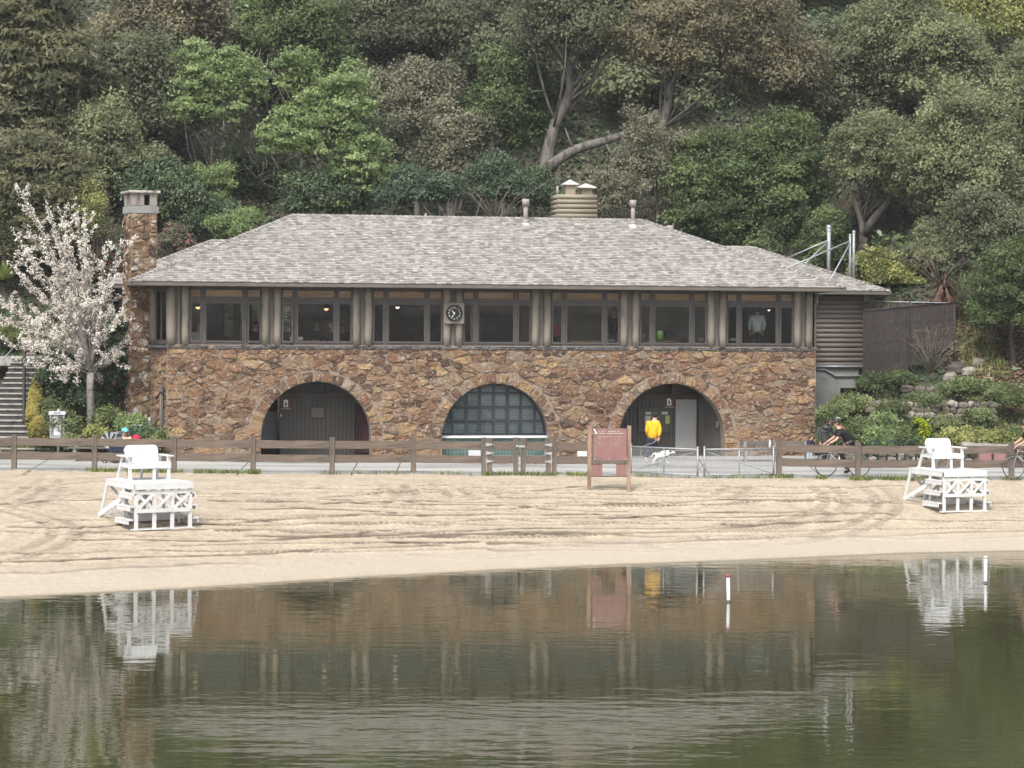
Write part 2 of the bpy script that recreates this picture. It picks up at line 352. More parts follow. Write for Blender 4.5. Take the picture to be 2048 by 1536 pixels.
def grid(name, xs, ys, hf, mat_, parent=None, tintf=None, smooth=True):
    X, Y = np.meshgrid(xs, ys); Z = hf(X, Y); V = np.stack([X, Y, Z], -1).reshape(-1, 3); nx, ny = len(xs), len(ys)
    i = np.arange((nx - 1) * (ny - 1)); r, c = i // (nx - 1), i % (nx - 1); a = r * nx + c
    Fc = np.stack([a, a + 1, a + nx + 1, a + nx], -1)
    return link(name, np_mesh(name, V, Fc, None if tintf is None else tintf(X, Y).ravel(), smooth), parent, mat_)

# soil of the hill
m, nt, ns, ls, o = M_('leaf_litter_soil')
tc = N(nt, 'ShaderNodeTexCoord'); n1 = N(nt, 'ShaderNodeTexNoise', i_Scale=0.6, i_Detail=6.0); n2 = N(nt, 'ShaderNodeTexNoise', i_Scale=14.0, i_Detail=5.0)
ls.new(tc.outputs['Object'], n1.inputs['Vector']); ls.new(tc.outputs['Object'], n2.inputs['Vector'])
r1 = ramp(nt, [(0.35, (0.035, 0.04, 0.018)), (0.55, (0.06, 0.05, 0.032)), (0.7, (0.095, 0.075, 0.052))]); ls.new(n1.outputs[0], r1.inputs[0])
r2 = ramp(nt, [(0.3, (0.5,) * 3), (0.7, (1.5,) * 3)]); ls.new(n2.outputs[0], r2.inputs[0])
p = N(nt, 'ShaderNodeBsdfPrincipled', i_Roughness=0.95); ls.new(mixc(nt, 1.0, r1.outputs[0], r2.outputs[0], 'MULTIPLY'), p.inputs['Base Color'])
b = N(nt, 'ShaderNodeBump', i_Strength=0.8, i_Distance=0.06); ls.new(n2.outputs[0], b.inputs['Height']); ls.new(b.outputs[0], p.inputs['Normal']); ls.new(p.outputs[0], o.inputs[0])
MT['soil'] = m
xs = np.concatenate([np.linspace(-110, -24, 26), np.linspace(-23, 23, 116), np.linspace(24, 110, 26)])
ys_rel = None
def hill_sheet():
    tt = np.concatenate([[0, .2, .4], np.linspace(.8, 20, 60), np.linspace(21, 60, 60), np.linspace(62, 190, 40)])
    X = np.repeat(xs[None, :], len(tt), 0); Y = back_y(X) + .02 + tt[:, None]
    Z = hill_h(X, Y) - .004; V = np.stack([X, Y, Z], -1).reshape(-1, 3); nx, ny = len(xs), len(tt)
    i = np.arange((nx - 1) * (ny - 1)); r, c = i // (nx - 1), i % (nx - 1); a = r * nx + c
    Fc = np.stack([a, a + 1, a + nx + 1, a + nx], -1)
    tag(link('hillside', np_mesh('hillside', V, Fc, None, True), None, MT['soil']), kind='structure')
hill_sheet()

# ---- sand, its tyre ruts and tread marks modelled in the surface, their shade and damp put into its tint
def sand_hit(px, py):
    a, b = ray(px, py); d = np.linspace(40, 75, 1401); gap = H0 + b * d - sand_h(a * d, d); i = int(np.argmax(gap < 0)); d0 = float(d[i]) if gap.min() < 0 else 70.0
    return Vector((a * d0, d0, float(sand_h(a * d0, d0))))
def px_track(pts):
    out = []
    for x, y in pts:
        g = sand_hit(x, y); out.append((g.x, g.y))
    return np.array(out)
TR = []
trng = np.random.default_rng(3)
for (x0, y0, x1, y1, wob) in [(380, 985, 1700, 985, 5), (330, 1000, 1640, 1003, 4), (420, 1018, 1500, 1012, 6), (560, 1034, 1780, 1030, 5), (300, 1052, 1330, 1046, 5),
                              (620, 1050, 1640, 1024, 3), (150, 1085, 1200, 1066, 4), (760, 1078, 1990, 1056, 3), (-60, 1130, 880, 1092, 3), (-40, 1110, 640, 1098, 4), (980, 1092, 2100, 1064, 3),
                              (1200, 990, 2100, 1010, 5), (1000, 972, 1420, 970, 3), (440, 968, 900, 974, 3), (1300, 975, 1800, 975, 3), (1450, 1050, 2100, 1040, 4), (-40, 1062, 330, 1075, 4), (-60, 1150, 500, 1128, 3), (500, 1108, 1300, 1090, 2),
                              (420, 1000, 1250, 1022, 4), (500, 1070, 1500, 1072, 4), (900, 1040, 1900, 1045, 4), (300, 1040, 900, 1052, 4), (1100, 1010, 1900, 996, 4), (350, 1092, 1400, 1080, 3), (1400, 1080, 2100, 1074, 3), (-60, 1010, 250, 1000, 4), (-60, 1175, 300, 1160, 2)]:
    n = 40; t = np.linspace(0, 1, n); ph = trng.uniform(0, 6, 3)
    yy = y0 + (y1 - y0) * t + wob * (np.sin(t * 7 + ph[0]) * .6 + np.sin(t * 15 + ph[1]) * .4)
    TR.append((px_track(np.stack([x0 + (x1 - x0) * t, yy], -1)), 1 if trng.random() < .6 else 0))
for _ in range(22):
    x0 = trng.uniform(-60, 1500); y0 = trng.uniform(968, 1120); L_ = trng.uniform(250, 900); y1 = y0 - L_ * trng.uniform(-.02, .05); ph = trng.uniform(0, 6); t = np.linspace(0, 1, 20)
    TR.append((px_track(np.stack([x0 + L_ * t, y0 + (y1 - y0) * t + 4 * np.sin(t * 6 + ph)], -1)), 1 if trng.random() < .5 else 0))
TR.append((px_track([(1430, 1060), (1560, 1050), (1640, 1030), (1672, 1005), (1660, 985), (1640, 975)]), 2))
TR.append((px_track([(1560, 1085), (1660, 1070), (1740, 1045), (1775, 1015), (1765, 990), (1740, 972)]), 2))
TR.append((px_track([(-40, 1125), (60, 1105), (120, 1080), (130, 1060), (95, 1040), (20, 1020), (-40, 1010)]), 2))
TR.append((px_track([(20, 1000), (60, 985), (95, 965), (110, 958)]), 2))
TR.append((px_track([(45, 1015), (85, 995), (110, 975)]), 2))
TR.append((px_track([(790, 1012), (815, 1000), (808, 985), (790, 975)]), 2))
TR.append((px_track([(880, 970), (905, 982), (925, 995)]), 2))
TR.append((px_track([(970, 980), (1000, 985), (1020, 992)]), 2))
TR.append((px_track([(1430, 998), (1460, 988), (1480, 975)]), 2))
def smooth_poly(p, k=60):
    # Catmull-Rom resample
    n = len(p); q = np.vstack([2 * p[0] - p[1], p, 2 * p[-1] - p[-2]]); out = []
    for i in range(n - 1):
        a, b_, c, d = q[i:i + 4]
        for t in np.linspace(0, 1, max(2, k // n), endpoint=False):
            out.append(.5 * ((2 * b_) + (c - a) * t + (2 * a - 5 * b_ + 4 * c - d) * t * t + (3 * b_ - a - 3 * c + d) * t ** 3))
    return np.array(out + [p[-1]])

def vnoise(X, Y, s, seed):
    """cheap value noise"""
    r = np.random.default_rng(seed).random((64, 64)); x, y = X / s, Y / s
    xi, yi = np.floor(x).astype(int), np.floor(y).astype(int); fx, fy = x - xi, y - yi
    fx, fy = fx * fx * (3 - 2 * fx), fy * fy * (3 - 2 * fy)
    g = lambda a, b_: r[a % 64, b_ % 64]
    return (g(xi, yi) * (1 - fx) + g(xi + 1, yi) * fx) * (1 - fy) + (g(xi, yi + 1) * (1 - fx) + g(xi + 1, yi + 1) * fx) * fy - .5

sx = np.concatenate([np.linspace(-70, -17.5, 30), np.linspace(-17.3, 17.3, 520), np.linspace(17.5, 70, 30)])
st = np.concatenate([np.linspace(-26, -2, 12), np.linspace(-1.6, -.1, 10), np.linspace(0, 21.5, 500)])
SXg = np.repeat(sx[None, :], len(st), 0)
ymax = fence_y(SXg) + .25
sh0 = shore(SXg)
SYg = np.where(st[:, None] < 0, sh0 + st[:, None], sh0 + st[:, None] / 21.5 * (ymax - sh0))
HT = sand_h(SXg, SYg); D = np.zeros_like(HT); T = np.zeros_like(HT)
fade = np.clip((SYg - sh0 - .25) / 1.6, 0, 1)
for pts, kind in TR:
    q = smooth_poly(pts, 80)
    for sgn, wo_ in ((0, 0), ) if kind != 2 else ((-1, .28), (1, .28)):
        d_ = np.gradient(q, axis=0); L = np.linalg.norm(d_, axis=1)[:, None] + 1e-9; nrm = np.stack([-d_[:, 1], d_[:, 0]], -1) / L; qq = q + nrm * sgn * wo_
        arc = np.concatenate([[0], np.cumsum(np.linalg.norm(np.diff(qq, axis=0), axis=1))])
        x0, x1 = qq[:, 0].min() - .4, qq[:, 0].max() + .4; y0, y1 = qq[:, 1].min() - .4, qq[:, 1].max() + .4
        msk = (SXg > x0) & (SXg < x1) & (SYg > y0) & (SYg < y1); ii = np.nonzero(msk)
        if len(ii[0]) == 0: continue
        Pp = np.stack([SXg[ii], SYg[ii]], -1); best = np.full(len(Pp), 9e9); bs = np.zeros(len(Pp)); sg = np.zeros(len(Pp))
        for k in range(len(qq) - 1):
            a, b_ = qq[k], qq[k + 1]; ab = b_ - a; l2 = (ab ** 2).sum() + 1e-9
            t = np.clip(((Pp - a) @ ab) / l2, 0, 1); dv = Pp - (a + t[:, None] * ab); dd = np.sqrt((dv ** 2).sum(1)); u = dd < best
            best[u] = dd[u]; bs[u] = arc[k] + t[u] * math.sqrt(l2); sg[u] = np.sign(ab[0] * dv[u, 1] - ab[1] * dv[u, 0])
        w = .075 if kind != 2 else .11
        inten = (1.0 + 1.3 * vnoise(bs, bs * 0 + len(pts) * 3.7 + kind, 1.6, 8)).clip(.1, 1.05)
        tread = 1.0 if kind == 0 else (.55 + .45 * np.sign(np.sin(bs * 2 * math.pi / .17 + 2 * best / w)))
        g = np.exp(-(best / w) ** 2) * inten
        D[ii] += -.018 * g * tread + .022 * np.exp(-((best - w * 1.9) / (w * .7)) ** 2) * inten
        T[ii] = np.maximum(T[ii], .78 * np.exp(-(np.maximum(0, best - w * .8) / (w * .55)) ** 2) * inten * (tread * .85 + .1) * (1.0 if kind != 2 else .75))
nz = vnoise(SXg, SYg, .9, 1) * .018 + vnoise(SXg * .5, SYg, .4, 2) * .014 + vnoise(SXg, SYg, .17, 4) * .012
scuff = np.clip(vnoise(SXg * .55, SYg * 1.4, 1.1, 21) * 2.2, 0, 1) * np.clip(.5 + vnoise(SXg * .4, SYg * 1.8, .22, 5) * 3, 0, 1)
D = (D + nz * (1 + 2 * scuff)) * fade
feet = np.clip((vnoise(SXg, SYg * 2.6, .33, 71) - .2) * 5, 0, .75) * np.clip(.45 + vnoise(SXg * .5, SYg, 2.3, 72) * 2.2, 0, 1) * np.clip(.6 + vnoise(SXg, SYg * 3, .12, 73) * 1.6, .1, 1)
T = (np.clip(T + feet * .6 + .32 * scuff * np.clip(.5 + vnoise(SXg, SYg * 2.2, .13, 91) * 3, 0, 1.2), 0, 1.0)) * fade
D = np.where(ymax - SYg < .3, D * .2 - .0 , D)
Vs = np.stack([SXg, SYg, HT + D], -1).reshape(-1, 3); nx, ny = len(sx), len(st)
i = np.arange((nx - 1) * (ny - 1)); r_, c_ = i // (nx - 1), i % (nx - 1); a = r_ * nx + c_
m, nt, ns, ls, o = M_('beach_sand')
at = N(nt, 'ShaderNodeAttribute', attribute_name='tint'); tc = N(nt, 'ShaderNodeTexCoord')
mp = N(nt, 'ShaderNodeMapping'); mp.inputs['Scale'].default_value = (1.1, .8, 1); ls.new(tc.outputs['Object'], mp.inputs[0])
n1 = N(nt, 'ShaderNodeTexNoise', i_Scale=1.1, i_Detail=6.0); ls.new(mp.outputs[0], n1.inputs['Vector'])
n2 = N(nt, 'ShaderNodeTexNoise', i_Scale=55.0, i_Detail=3.0); ls.new(tc.outputs['Object'], n2.inputs['Vector'])
n3 = N(nt, 'ShaderNodeTexNoise', i_Scale=7.0, i_Detail=4.0); ls.new(mp.outputs[0], n3.inputs['Vector'])
r1 = ramp(nt, [(0.25, (0.34, 0.285, 0.212)), (0.55, (0.39, 0.33, 0.25)), (0.8, (0.43, 0.37, 0.285))]); ls.new(n1.outputs[0], r1.inputs[0])
r3 = ramp(nt, [(0.28, (0.8,) * 3), (0.6, (1.05,) * 3)]); ls.new(n3.outputs[0], r3.inputs[0])
c = mixc(nt, 1.0, r1.outputs[0], r3.outputs[0], 'MULTIPLY')
c = mixc(nt, at.outputs['Fac'], c, (0.07, 0.052, 0.038))  # dark tint paints the shaded track faces and damp, disturbed sand
# the wave-washed rim is wet right at the waterline and bleached just above it
gm = N(nt, 'ShaderNodeNewGeometry'); sp = N(nt, 'ShaderNodeSeparateXYZ'); ls.new(gm.outputs['Position'], sp.inputs[0])
rw = ramp(nt, [(0.0, (1, 1, 1)), (0.5, (1, 1, 1)), (0.54, (0, 0, 0))]); mr = N(nt, 'ShaderNodeMapRange'); mr.inputs[1].default_value = -.35; mr.inputs[2].default_value = .35
ls.new(sp.outputs[2], mr.inputs[0]); ls.new(mr.outputs[0], rw.inputs[0])
rb = ramp(nt, [(0.5, (0, 0, 0)), (0.62, (1, 1, 1)), (0.85, (.5, .5, .5)), (1.0, (0, 0, 0))]); ls.new(mr.outputs[0], rb.inputs[0])
c = mixc(nt, rb.outputs[0], c, (0.37, 0.325, 0.265)); c = mixc(nt, rw.outputs[0], c, (0.15, 0.125, 0.09))
p = N(nt, 'ShaderNodeBsdfPrincipled', i_Roughness=0.92); p.inputs['Specular IOR Level'].default_value = 0.2; ls.new(c, p.inputs['Base Color'])
b = N(nt, 'ShaderNodeBump', i_Strength=0.5, i_Distance=0.012); ls.new(n2.outputs[0], b.inputs['Height'])
b2 = N(nt, 'ShaderNodeBump', i_Strength=0.7, i_Distance=0.04); ls.new(n3.outputs[0], b2.inputs['Height']); ls.new(b.outputs[0], b2.inputs['Normal']); ls.new(b2.outputs[0], p.inputs['Normal'])
ls.new(p.outputs[0], o.inputs[0]); MT['sand'] = m
tag(link('beach_sand', np_mesh('beach_sand', Vs, np.stack([a, a + 1, a + nx + 1, a + nx], -1), T.ravel(), True), None, m), kind='structure')
# lake bed beyond the sand, below the water
mb = MB(); mb.box(-140, 140, -90, 50, -3.2, -2.9); tag(mb.build('lake_bed', MT['soil']), kind='structure')

# ---- promenade
m, nt, ns, ls, o = M_('promenade_concrete')
tc = N(nt, 'ShaderNodeTexCoord'); n1 = N(nt, 'ShaderNodeTexNoise', i_Scale=0.5, i_Detail=6.0); n2 = N(nt, 'ShaderNodeTexNoise', i_Scale=25.0, i_Detail=4.0)
mp = N(nt, 'ShaderNodeMapping'); mp.inputs['Scale'].default_value = (.5, 2.2, 1); ls.new(tc.outputs['Object'], mp.inputs[0])
ls.new(mp.outputs[0], n1.inputs['Vector']); ls.new(tc.outputs['Object'], n2.inputs['Vector'])
r1 = ramp(nt, [(0.33, (0.17, 0.17, 0.165)), (0.5, (0.3, 0.3, 0.285)), (0.62, (0.38, 0.375, 0.35))]); ls.new(n1.outputs[0], r1.inputs[0])
r2 = ramp(nt, [(0.3, (0.85,) * 3), (0.7, (1.1,) * 3)]); ls.new(n2.outputs[0], r2.inputs[0])
p = N(nt, 'ShaderNodeBsdfPrincipled', i_Roughness=0.85); ls.new(mixc(nt, 1.0, r1.outputs[0], r2.outputs[0], 'MULTIPLY'), p.inputs['Base Color']); ls.new(p.outputs[0], o.inputs[0])
MT['path'] = m
px_ = np.concatenate([np.linspace(-110, -20, 12), np.linspace(-19, 19, 77), np.linspace(20, 110, 12)])
V = []; 
for x in px_: V += [(x, float(fence_y(x)) - .05, ZP), (x, float(back_y(x)) + .05, ZP)]
# under the arches the paving runs on into the recesses
Fp = [(2 * k, 2 * k + 2, 2 * k + 3, 2 * k + 1) for k in range(len(px_) - 1)]
tag(link('promenade_path', np_mesh('promenade_path', V, Fp), None, MT['path']), kind='structure')
mb = MB()
for k in range(len(px_) - 1):
    x0, x1 = px_[k], px_[k + 1]; y0, y1 = float(fence_y(x0)) + .05, float(fence_y(x1)) + .05
    mb.add([(x0, y0 - .1, ZP + .02), (x1, y1 - .1, ZP + .02), (x1, y1, ZP + .02), (x0, y0, ZP + .02), (x0, y0 - .1, ZP - .2), (x1, y1 - .1, ZP - .2), (x0, y0, ZP - .1), (x1, y1, ZP - .1)], [(0, 1, 2, 3), (4, 5, 1, 0), (3, 2, 7, 6)])
tag(mb.build('path_edging', MT['concrete']), kind='structure')
# expansion joints recessed as dark strips, and a darker patch
mb = MB()
for pxx in (40, 250, 470, 700, 790, 980, 1190, 1420, 1640, 1860): 
    a_, b_ = G(pxx, 950, ZP), G(pxx + (1024 - pxx) * .06, 918, ZP); mb.bar((a_.x, a_.y + .3, ZP + .002), (b_.x, b_.y, ZP + .002), .03, .004)
tag(mb.build('path_joints', MT['riser']), kind='structure')

# ---- water
m, nt, ns, ls, o = M_('lake_water')
tc = N(nt, 'ShaderNodeTexCoord')
def wn_(scale, st_, det):
    mp = N(nt, 'ShaderNodeMapping'); mp.inputs['Scale'].default_value = st_; mp.inputs['Rotation'].default_value = (0, 0, R(4)); ls.new(tc.outputs['Object'], mp.inputs[0])
    n = N(nt, 'ShaderNodeTexNoise', i_Scale=scale, i_Detail=det); n.inputs['Roughness'].default_value = .55; ls.new(mp.outputs[0], n.inputs['Vector']); return n
wa = wn_(1.0, (1.6, 3.6, 1), 2.0); wb = wn_(1.0, (.35, .9, 1), 2.0); wc = wn_(1.0, (.05, .06, 1), 2.0)
rc = ramp(nt, [(0.35, (.2,) * 3), (0.65, (.85,) * 3)]); ls.new(wc.outputs[0], rc.inputs[0])
b1 = N(nt, 'ShaderNodeBump', i_Distance=0.006); ls.new(wa.outputs[0], b1.inputs['Height']); ls.new(rc.outputs[0], b1.inputs['Strength'])
b2 = N(nt, 'ShaderNodeBump', i_Distance=0.008, i_Strength=.6); ls.new(wb.outputs[0], b2.inputs['Height']); ls.new(b1.outputs[0], b2.inputs['Normal'])
p = N(nt, 'ShaderNodeBsdfPrincipled', i_Roughness=0.03, i_IOR=1.55); p.inputs['Base Color'].default_value = (0.042, 0.044, 0.019, 1)
p.inputs['Specular IOR Level'].default_value = 0.75
ls.new(b2.outputs[0], p.inputs['Normal']); ls.new(p.outputs[0], o.inputs[0])
V = [(-140, -90, 0), (140, -90, 0), (140, 75, 0), (-140, 75, 0)]
wv = [(-140, -90, 0)]; 
wx = np.linspace(-140, 140, 60); V = []
for x in wx: V += [(x, -90, 0), (x, min(float(shore(x)) + .6, 100), 0)]
tag(link('lake_water', np_mesh('lake_water', V, [(2 * k, 2 * k + 2, 2 * k + 3, 2 * k + 1) for k in range(59)]), None, m), kind='structure')
# ------------------------------------------------------------------ stones: Voronoi cells made into separate rounded stones
def clip_poly(poly, n, d):
    """keep points with p.n <= d"""
    out = []; k = len(poly)
    for i in range(k):
        a, b_ = poly[i], poly[(i + 1) % k]; da, db = a[0] * n[0] + a[1] * n[1] - d, b_[0] * n[0] + b_[1] * n[1] - d
        if da <= 0: out.append(a)
        if (da < 0) != (db < 0) and abs(da - db) > 1e-12:
            t = da / (da - db); out.append((a[0] + (b_[0] - a[0]) * t, a[1] + (b_[1] - a[1]) * t))
    return out
def stone_cells(x0, x1, z0, z1, dx, dz, rg, gap=.011, arches=()):
    """arches: (uc, zc, r_outer) kept free. returns list of 2-D polygons"""
    S = dx / dz; pts = []
    # dart throwing with varied radius, in stretched space
    Wd, Hd = (x1 - x0), (z1 - z0) * S; n = int(Wd * Hd / (dx * dx) * 30)
    cell = {}
    for _ in range(n):
        x, z = rg.uniform(0, Wd), rg.uniform(0, Hd); r = dx * rg.choice([.5, .66, .85, 1.0], p=[.25, .3, .27, .18]) 
        u, w = x + x0, z / S + z0; bad = False
        for (uc, zc, ro) in arches:
            if (w > zc and (u - uc) ** 2 + (w - zc) ** 2 < (ro + .12) ** 2) or (w <= zc and abs(u - uc) < ro + .1): bad = True
        ghost = bad; bad = False
        ci, cj = int(x // dx), int(z // dx)
        for a in range(ci - 1, ci + 2):
            for b_ in range(cj - 1, cj + 2):
                for (X, Z, r2) in cell.get((a, b_), ()):
                    if (X - x) ** 2 + (Z - z) ** 2 < ((r + r2) * .5) ** 2: bad = True; break
                if bad: break
            if bad: break
        if not bad: cell.setdefault((ci, cj), []).append((x, z, r)); pts.append((x, z, r, ghost))
    extra = []; real = [p for p in pts if not p[3]]
    for (x, z, r, _) in real:            # mirror images across each arch keep the cells off the ring
        u, w = x + x0, z / S + z0
        for (uc, zc, ro) in arches:
            if w > zc:
                q = math.hypot(u - uc, w - zc)
                if q < ro + dx * 1.6: k = (2 * ro - q) / q; extra.append((uc + (u - uc) * k - x0, (zc + (w - zc) * k - z0) * S, r, True))
            elif abs(u - uc) < ro + dx * 1.6: extra.append((uc + math.copysign(2 * ro - abs(u - uc), u - uc) - x0, z, r, True))
    pts = real + extra
    A = np.array([p[:3] for p in pts]); out = []
    for i, (x, z, r, gh) in enumerate(pts):
        if gh: break
        poly = [(0, 0), (Wd, 0), (Wd, Hd), (0, Hd)]
        d2 = ((A[:, :2] - A[i, :2]) ** 2).sum(1); near = np.argsort(d2)[1:26]
        for j in near:
            nx_, nz_ = A[j, 0] - x, A[j, 1] - z; L2 = nx_ * nx_ + nz_ * nz_
            w = .5 + .5 * (r * r - A[j, 2] ** 2) / L2 * .6      # power-diagram weight: big stones keep more
            px_m, pz_m = x + nx_ * w, z + nz_ * w
            poly = clip_poly(poly, (nx_, nz_), px_m * nx_ + pz_m * nz_)
            if len(poly) < 3: break
        if len(poly) < 3: continue
        poly = [(a + x0, b_ / S + z0) for a, b_ in poly]
        q = []
        for (a, b_) in poly:
            for (uc, zc, ro) in arches:
                if b_ > zc:
                    rr = math.hypot(a - uc, b_ - zc)
                    if rr < ro: k = ro / max(rr, 1e-3); a, b_ = uc + (a - uc) * k, zc + (b_ - zc) * k
                elif abs(a - uc) < ro: a = uc + math.copysign(ro, a - uc)
            q.append((a, b_))
        out.append(finish_poly(q, gap, rg))
    return [o_ for o_ in out if o_ is not None]
def finish_poly(q, gap, rg):
    ar = .5 * sum(q[i][0] * q[(i + 1) % len(q)][1] - q[(i + 1) % len(q)][0] * q[i][1] for i in range(len(q)))
    if abs(ar) < .004: return None
    if ar < 0: q = q[::-1]
    cx, cz = sum(p[0] for p in q) / len(q), sum(p[1] for p in q) / len(q)
    # inset toward the centroid, corner cutting, wobble
    rr = math.sqrt(abs(ar) / math.pi); k = max(.5, 1 - gap / rr); q = [(cx + (a - cx) * k, cz + (b_ - cz) * k) for a, b_ in q]
    c = []
    for i in range(len(q)):
        a, b_ = q[i], q[(i + 1) % len(q)]
        if math.hypot(b_[0] - a[0], b_[1] - a[1]) < .03: c.append(((a[0] + b_[0]) / 2, (a[1] + b_[1]) / 2)); continue
        k1, k2 = rg.uniform(.06, .2), rg.uniform(.06, .2); c.append((a[0] * (1 - k1) + b_[0] * k1, a[1] * (1 - k1) + b_[1] * k1)); c.append((a[0] * k2 + b_[0] * (1 - k2), a[1] * k2 + b_[1] * (1 - k2)))
    c = [(a + rg.normal(0, .011), b_ + rg.normal(0, .009)) for a, b_ in c]
    return (c, (cx, cz), abs(ar))
def stone_geo(cell_, rg, M, proud=.045):
    c, (cx, cz), ar = cell_; n = len(c); h = proud * rg.uniform(.75, 1.35); tl = (rg.normal(0, .16), rg.normal(0, .16))
    V = []
    for (ins, dep) in ((1.0, -.05), (.97, .55), (.72, .95)):
        for (a, b_) in c:
            x, z = cx + (a - cx) * ins, cz + (b_ - cz) * ins
            hh = dep * h if dep > 0 else dep
            if dep > .4: hh += (tl[0] * (x - cx) + tl[1] * (z - cz)) + rg.normal(0, .013)
            V.append(M @ Vector((x, -max(hh, -.05) if dep < 0 else -max(hh, .008), z)))
    V.append(M @ Vector((cx + rg.normal(0, .02), -h * rg.uniform(.95, 1.2), cz + rg.normal(0, .02))))
    Fc = []
    for l in range(2):
        for i in range(n): j = (i + 1) % n; Fc.append((l * n + i, l * n + j, (l + 1) * n + j, (l + 1) * n + i))
    for i in range(n): Fc.append((2 * n + i, 2 * n + (i + 1) % n, 3 * n))
    return V, Fc
def lay_stones(sets, parent, material, keep=300, proud=.045, tintf=None, name='stone'):
    """sets: list of (cells, matrix). Largest `keep` are single stones, the rest one joined part."""
    rg = np.random.default_rng(77); al = [(c[2] * w, c, M) for cells, M, w in sets for c in cells]; al.sort(key=lambda t: -t[0])
    restV, restF, restT = [], [], []
    for k, (_, c, M) in enumerate(al):
        V, Fc = stone_geo(c, rg, M, proud); t = float(np.clip(rg.beta(1.5, 1.7), 0, 1))
        if k < keep:
            me = bpy.data.meshes.new(name); me.from_pydata(V, [], Fc); set_tint(me, t); me.update(); link(name, me, parent, material)
        else:
            b = len(restV); restV += V; restF += [tuple(i + b for i in f) for f in Fc]; restT += [t] * len(V)
    if restV:
        me = bpy.data.meshes.new('small_stones'); me.from_pydata(restV, [], restF); set_tint(me, restT); me.update()
        tag(link('small_stones', me, parent, material), kind='stuff')
    return len(al)

# ------------------------------------------------------------------ the building
ZE = 6.85; ZC = Bz(692, 1000)          # fascia foot; top of the cap course
bld = empty('bathhouse', (0, D0, 0), TH, 'long two storey stone and log bathhouse with grey shingled hip roof behind the beach', 'building')
W_ = 5.69; OV = -.8
uL, uR = Bu(257, OV, 572), Bu(1689, OV, 582)
wl0 = Bu(333, 0, 780); wr0 = Bu(1631, 0, 780)      # facade left and right corner
RA = Bu(742, 0, 860) - Bu(632, 0, 860)
ARCH = []
for (pl, pr, top) in ((522, 742, 763), (884, 1098, 767), (1238, 1450, 767)):
    a, b_ = Bu(pl, 0, 870), Bu(pr, 0, 870); r = (b_ - a) / 2; uc = (a + b_) / 2; zt = Bz(top, (pl + pr) / 2); ARCH.append((uc, zt - r, r))
ZF = ZP
# --- facade wall (mortar bed) with three arched openings
wall = MB()
def facade_strips(mb, x0, x1, ztop, y, arches):
    bx = set(np.linspace(x0, x1, 30))
    for (uc, zc, r) in arches: bx |= set(uc + r * math.cos(t) for t in np.linspace(0, math.pi, 33))
    bx = sorted(b for b in bx if x0 <= b <= x1)
    bx = [b for i, b in enumerate(bx) if i == 0 or b - bx[i - 1] > 1e-4]
    def low(x):
        for (uc, zc, r) in arches:
            if abs(x - uc) <= r + 1e-6: return zc + math.sqrt(max(0, r * r - (x - uc) ** 2))
        return ZF - .3
    for a, b_ in zip(bx[:-1], bx[1:]):
        m_ = (a + b_) / 2
        ins = any(abs(m_ - uc) < r for (uc, zc, r) in arches)
        la, lb = (low(a), low(b_)) if ins else (ZF - .3, ZF - .3)
        mb.add([(a, y, la), (b_, y, lb), (b_, y, ztop), (a, y, ztop)], [(0, 1, 2, 3)])
ZW = Bz(699.5, 1000)                     # top of rubble, under the cap course
facade_strips(wall, wl0, wr0, ZW, 0, ARCH)
for (uc, zc, r) in ARCH:                 # soffits
    dep = .55; prof = [(uc - r, ZF - .3)] + [(uc + r * math.cos(t), zc + r * math.sin(t)) for t in np.linspace(math.pi, 0, 33)] + [(uc + r, ZF - .3)]
    for (a, b_), (c, d) in zip(prof[:-1], prof[1:]): wall.add([(a, 0, b_), (c, 0, d), (c, dep, d), (a, dep, b_)], [(0, 1, 2, 3)], True)
# canted left corner, right end, rear
cx_, cy_ = Bu(303, .8, 780), .8
wall.add([(cx_, cy_, ZF - .3), (wl0, 0, ZF - .3), (wl0, 0, ZW), (cx_, cy_, ZW)], [(0, 1, 2, 3)])
wall.add([(cx_, cy_, ZF - .3), (cx_, 1.3, ZF - .3), (cx_, 1.3, ZW), (cx_, cy_, ZW)], [(3, 2, 1, 0)])
wall.add([(wr0, 0, ZF - .3), (wr0, 10, ZF - .3), (wr0, 10, ZW), (wr0, 0, ZW)], [(0, 1, 2, 3)])
uLc = Bu(252, 1.6, 780)
wall.box(uLc + .05, cx_ + .3, 1.45, 1.75, ZF - .3, ZE)        # recessed stone wall left of the canted corner
wall.box(uLc + .3, uLc + .6, 1.75, 10.2, ZF - .3, ZW)
wp = wall.build('stone_wall', MT['mortar'], bld)
rgs = np.random.default_rng(5)
cells = stone_cells(wl0, wr0, ZF - .1, ZW - .01, .47, .27, rgs, arches=[(uc, zc, r + .375) for i, (uc, zc, r) in enumerate(ARCH)])
# jamb stones below spring lines are handled by voussoir rings + blocks
for (uc, zc, r) in ARCH:
    n = 19; edges = np.cumsum(np.concatenate([[0], rgs.uniform(.45, 1.5, n)])); edges = edges / edges[-1] * math.pi
    for i in range(n):
        t0, t1 = edges[i] + .011, edges[i + 1] - .011; ro = r + rgs.uniform(.31, .385)
        q = [(uc + (r + .012) * math.cos(t), zc + (r + .012) * math.sin(t)) for t in np.linspace(t0, t1, 4)] + [(uc + ro * math.cos(t), zc + ro * math.sin(t)) for t in np.linspace(t1, t0, 3)]
        f = finish_poly(q, .0, rgs)
        if f: cells.append(f)
    for sgn in (-1, 1):
        z = ZF - .05
        while z < zc - .06:
            h = min(rgs.uniform(.18, .3), zc - z - .01); q = [(uc + sgn * (r + .012), z + .01), (uc + sgn * (r + .37), z + .01), (uc + sgn * (r + .37), z + h - .01), (uc + sgn * (r + .012), z + h - .01)]
            f = finish_poly(q, .0, rgs); z += h
            if f: cells.append(f)
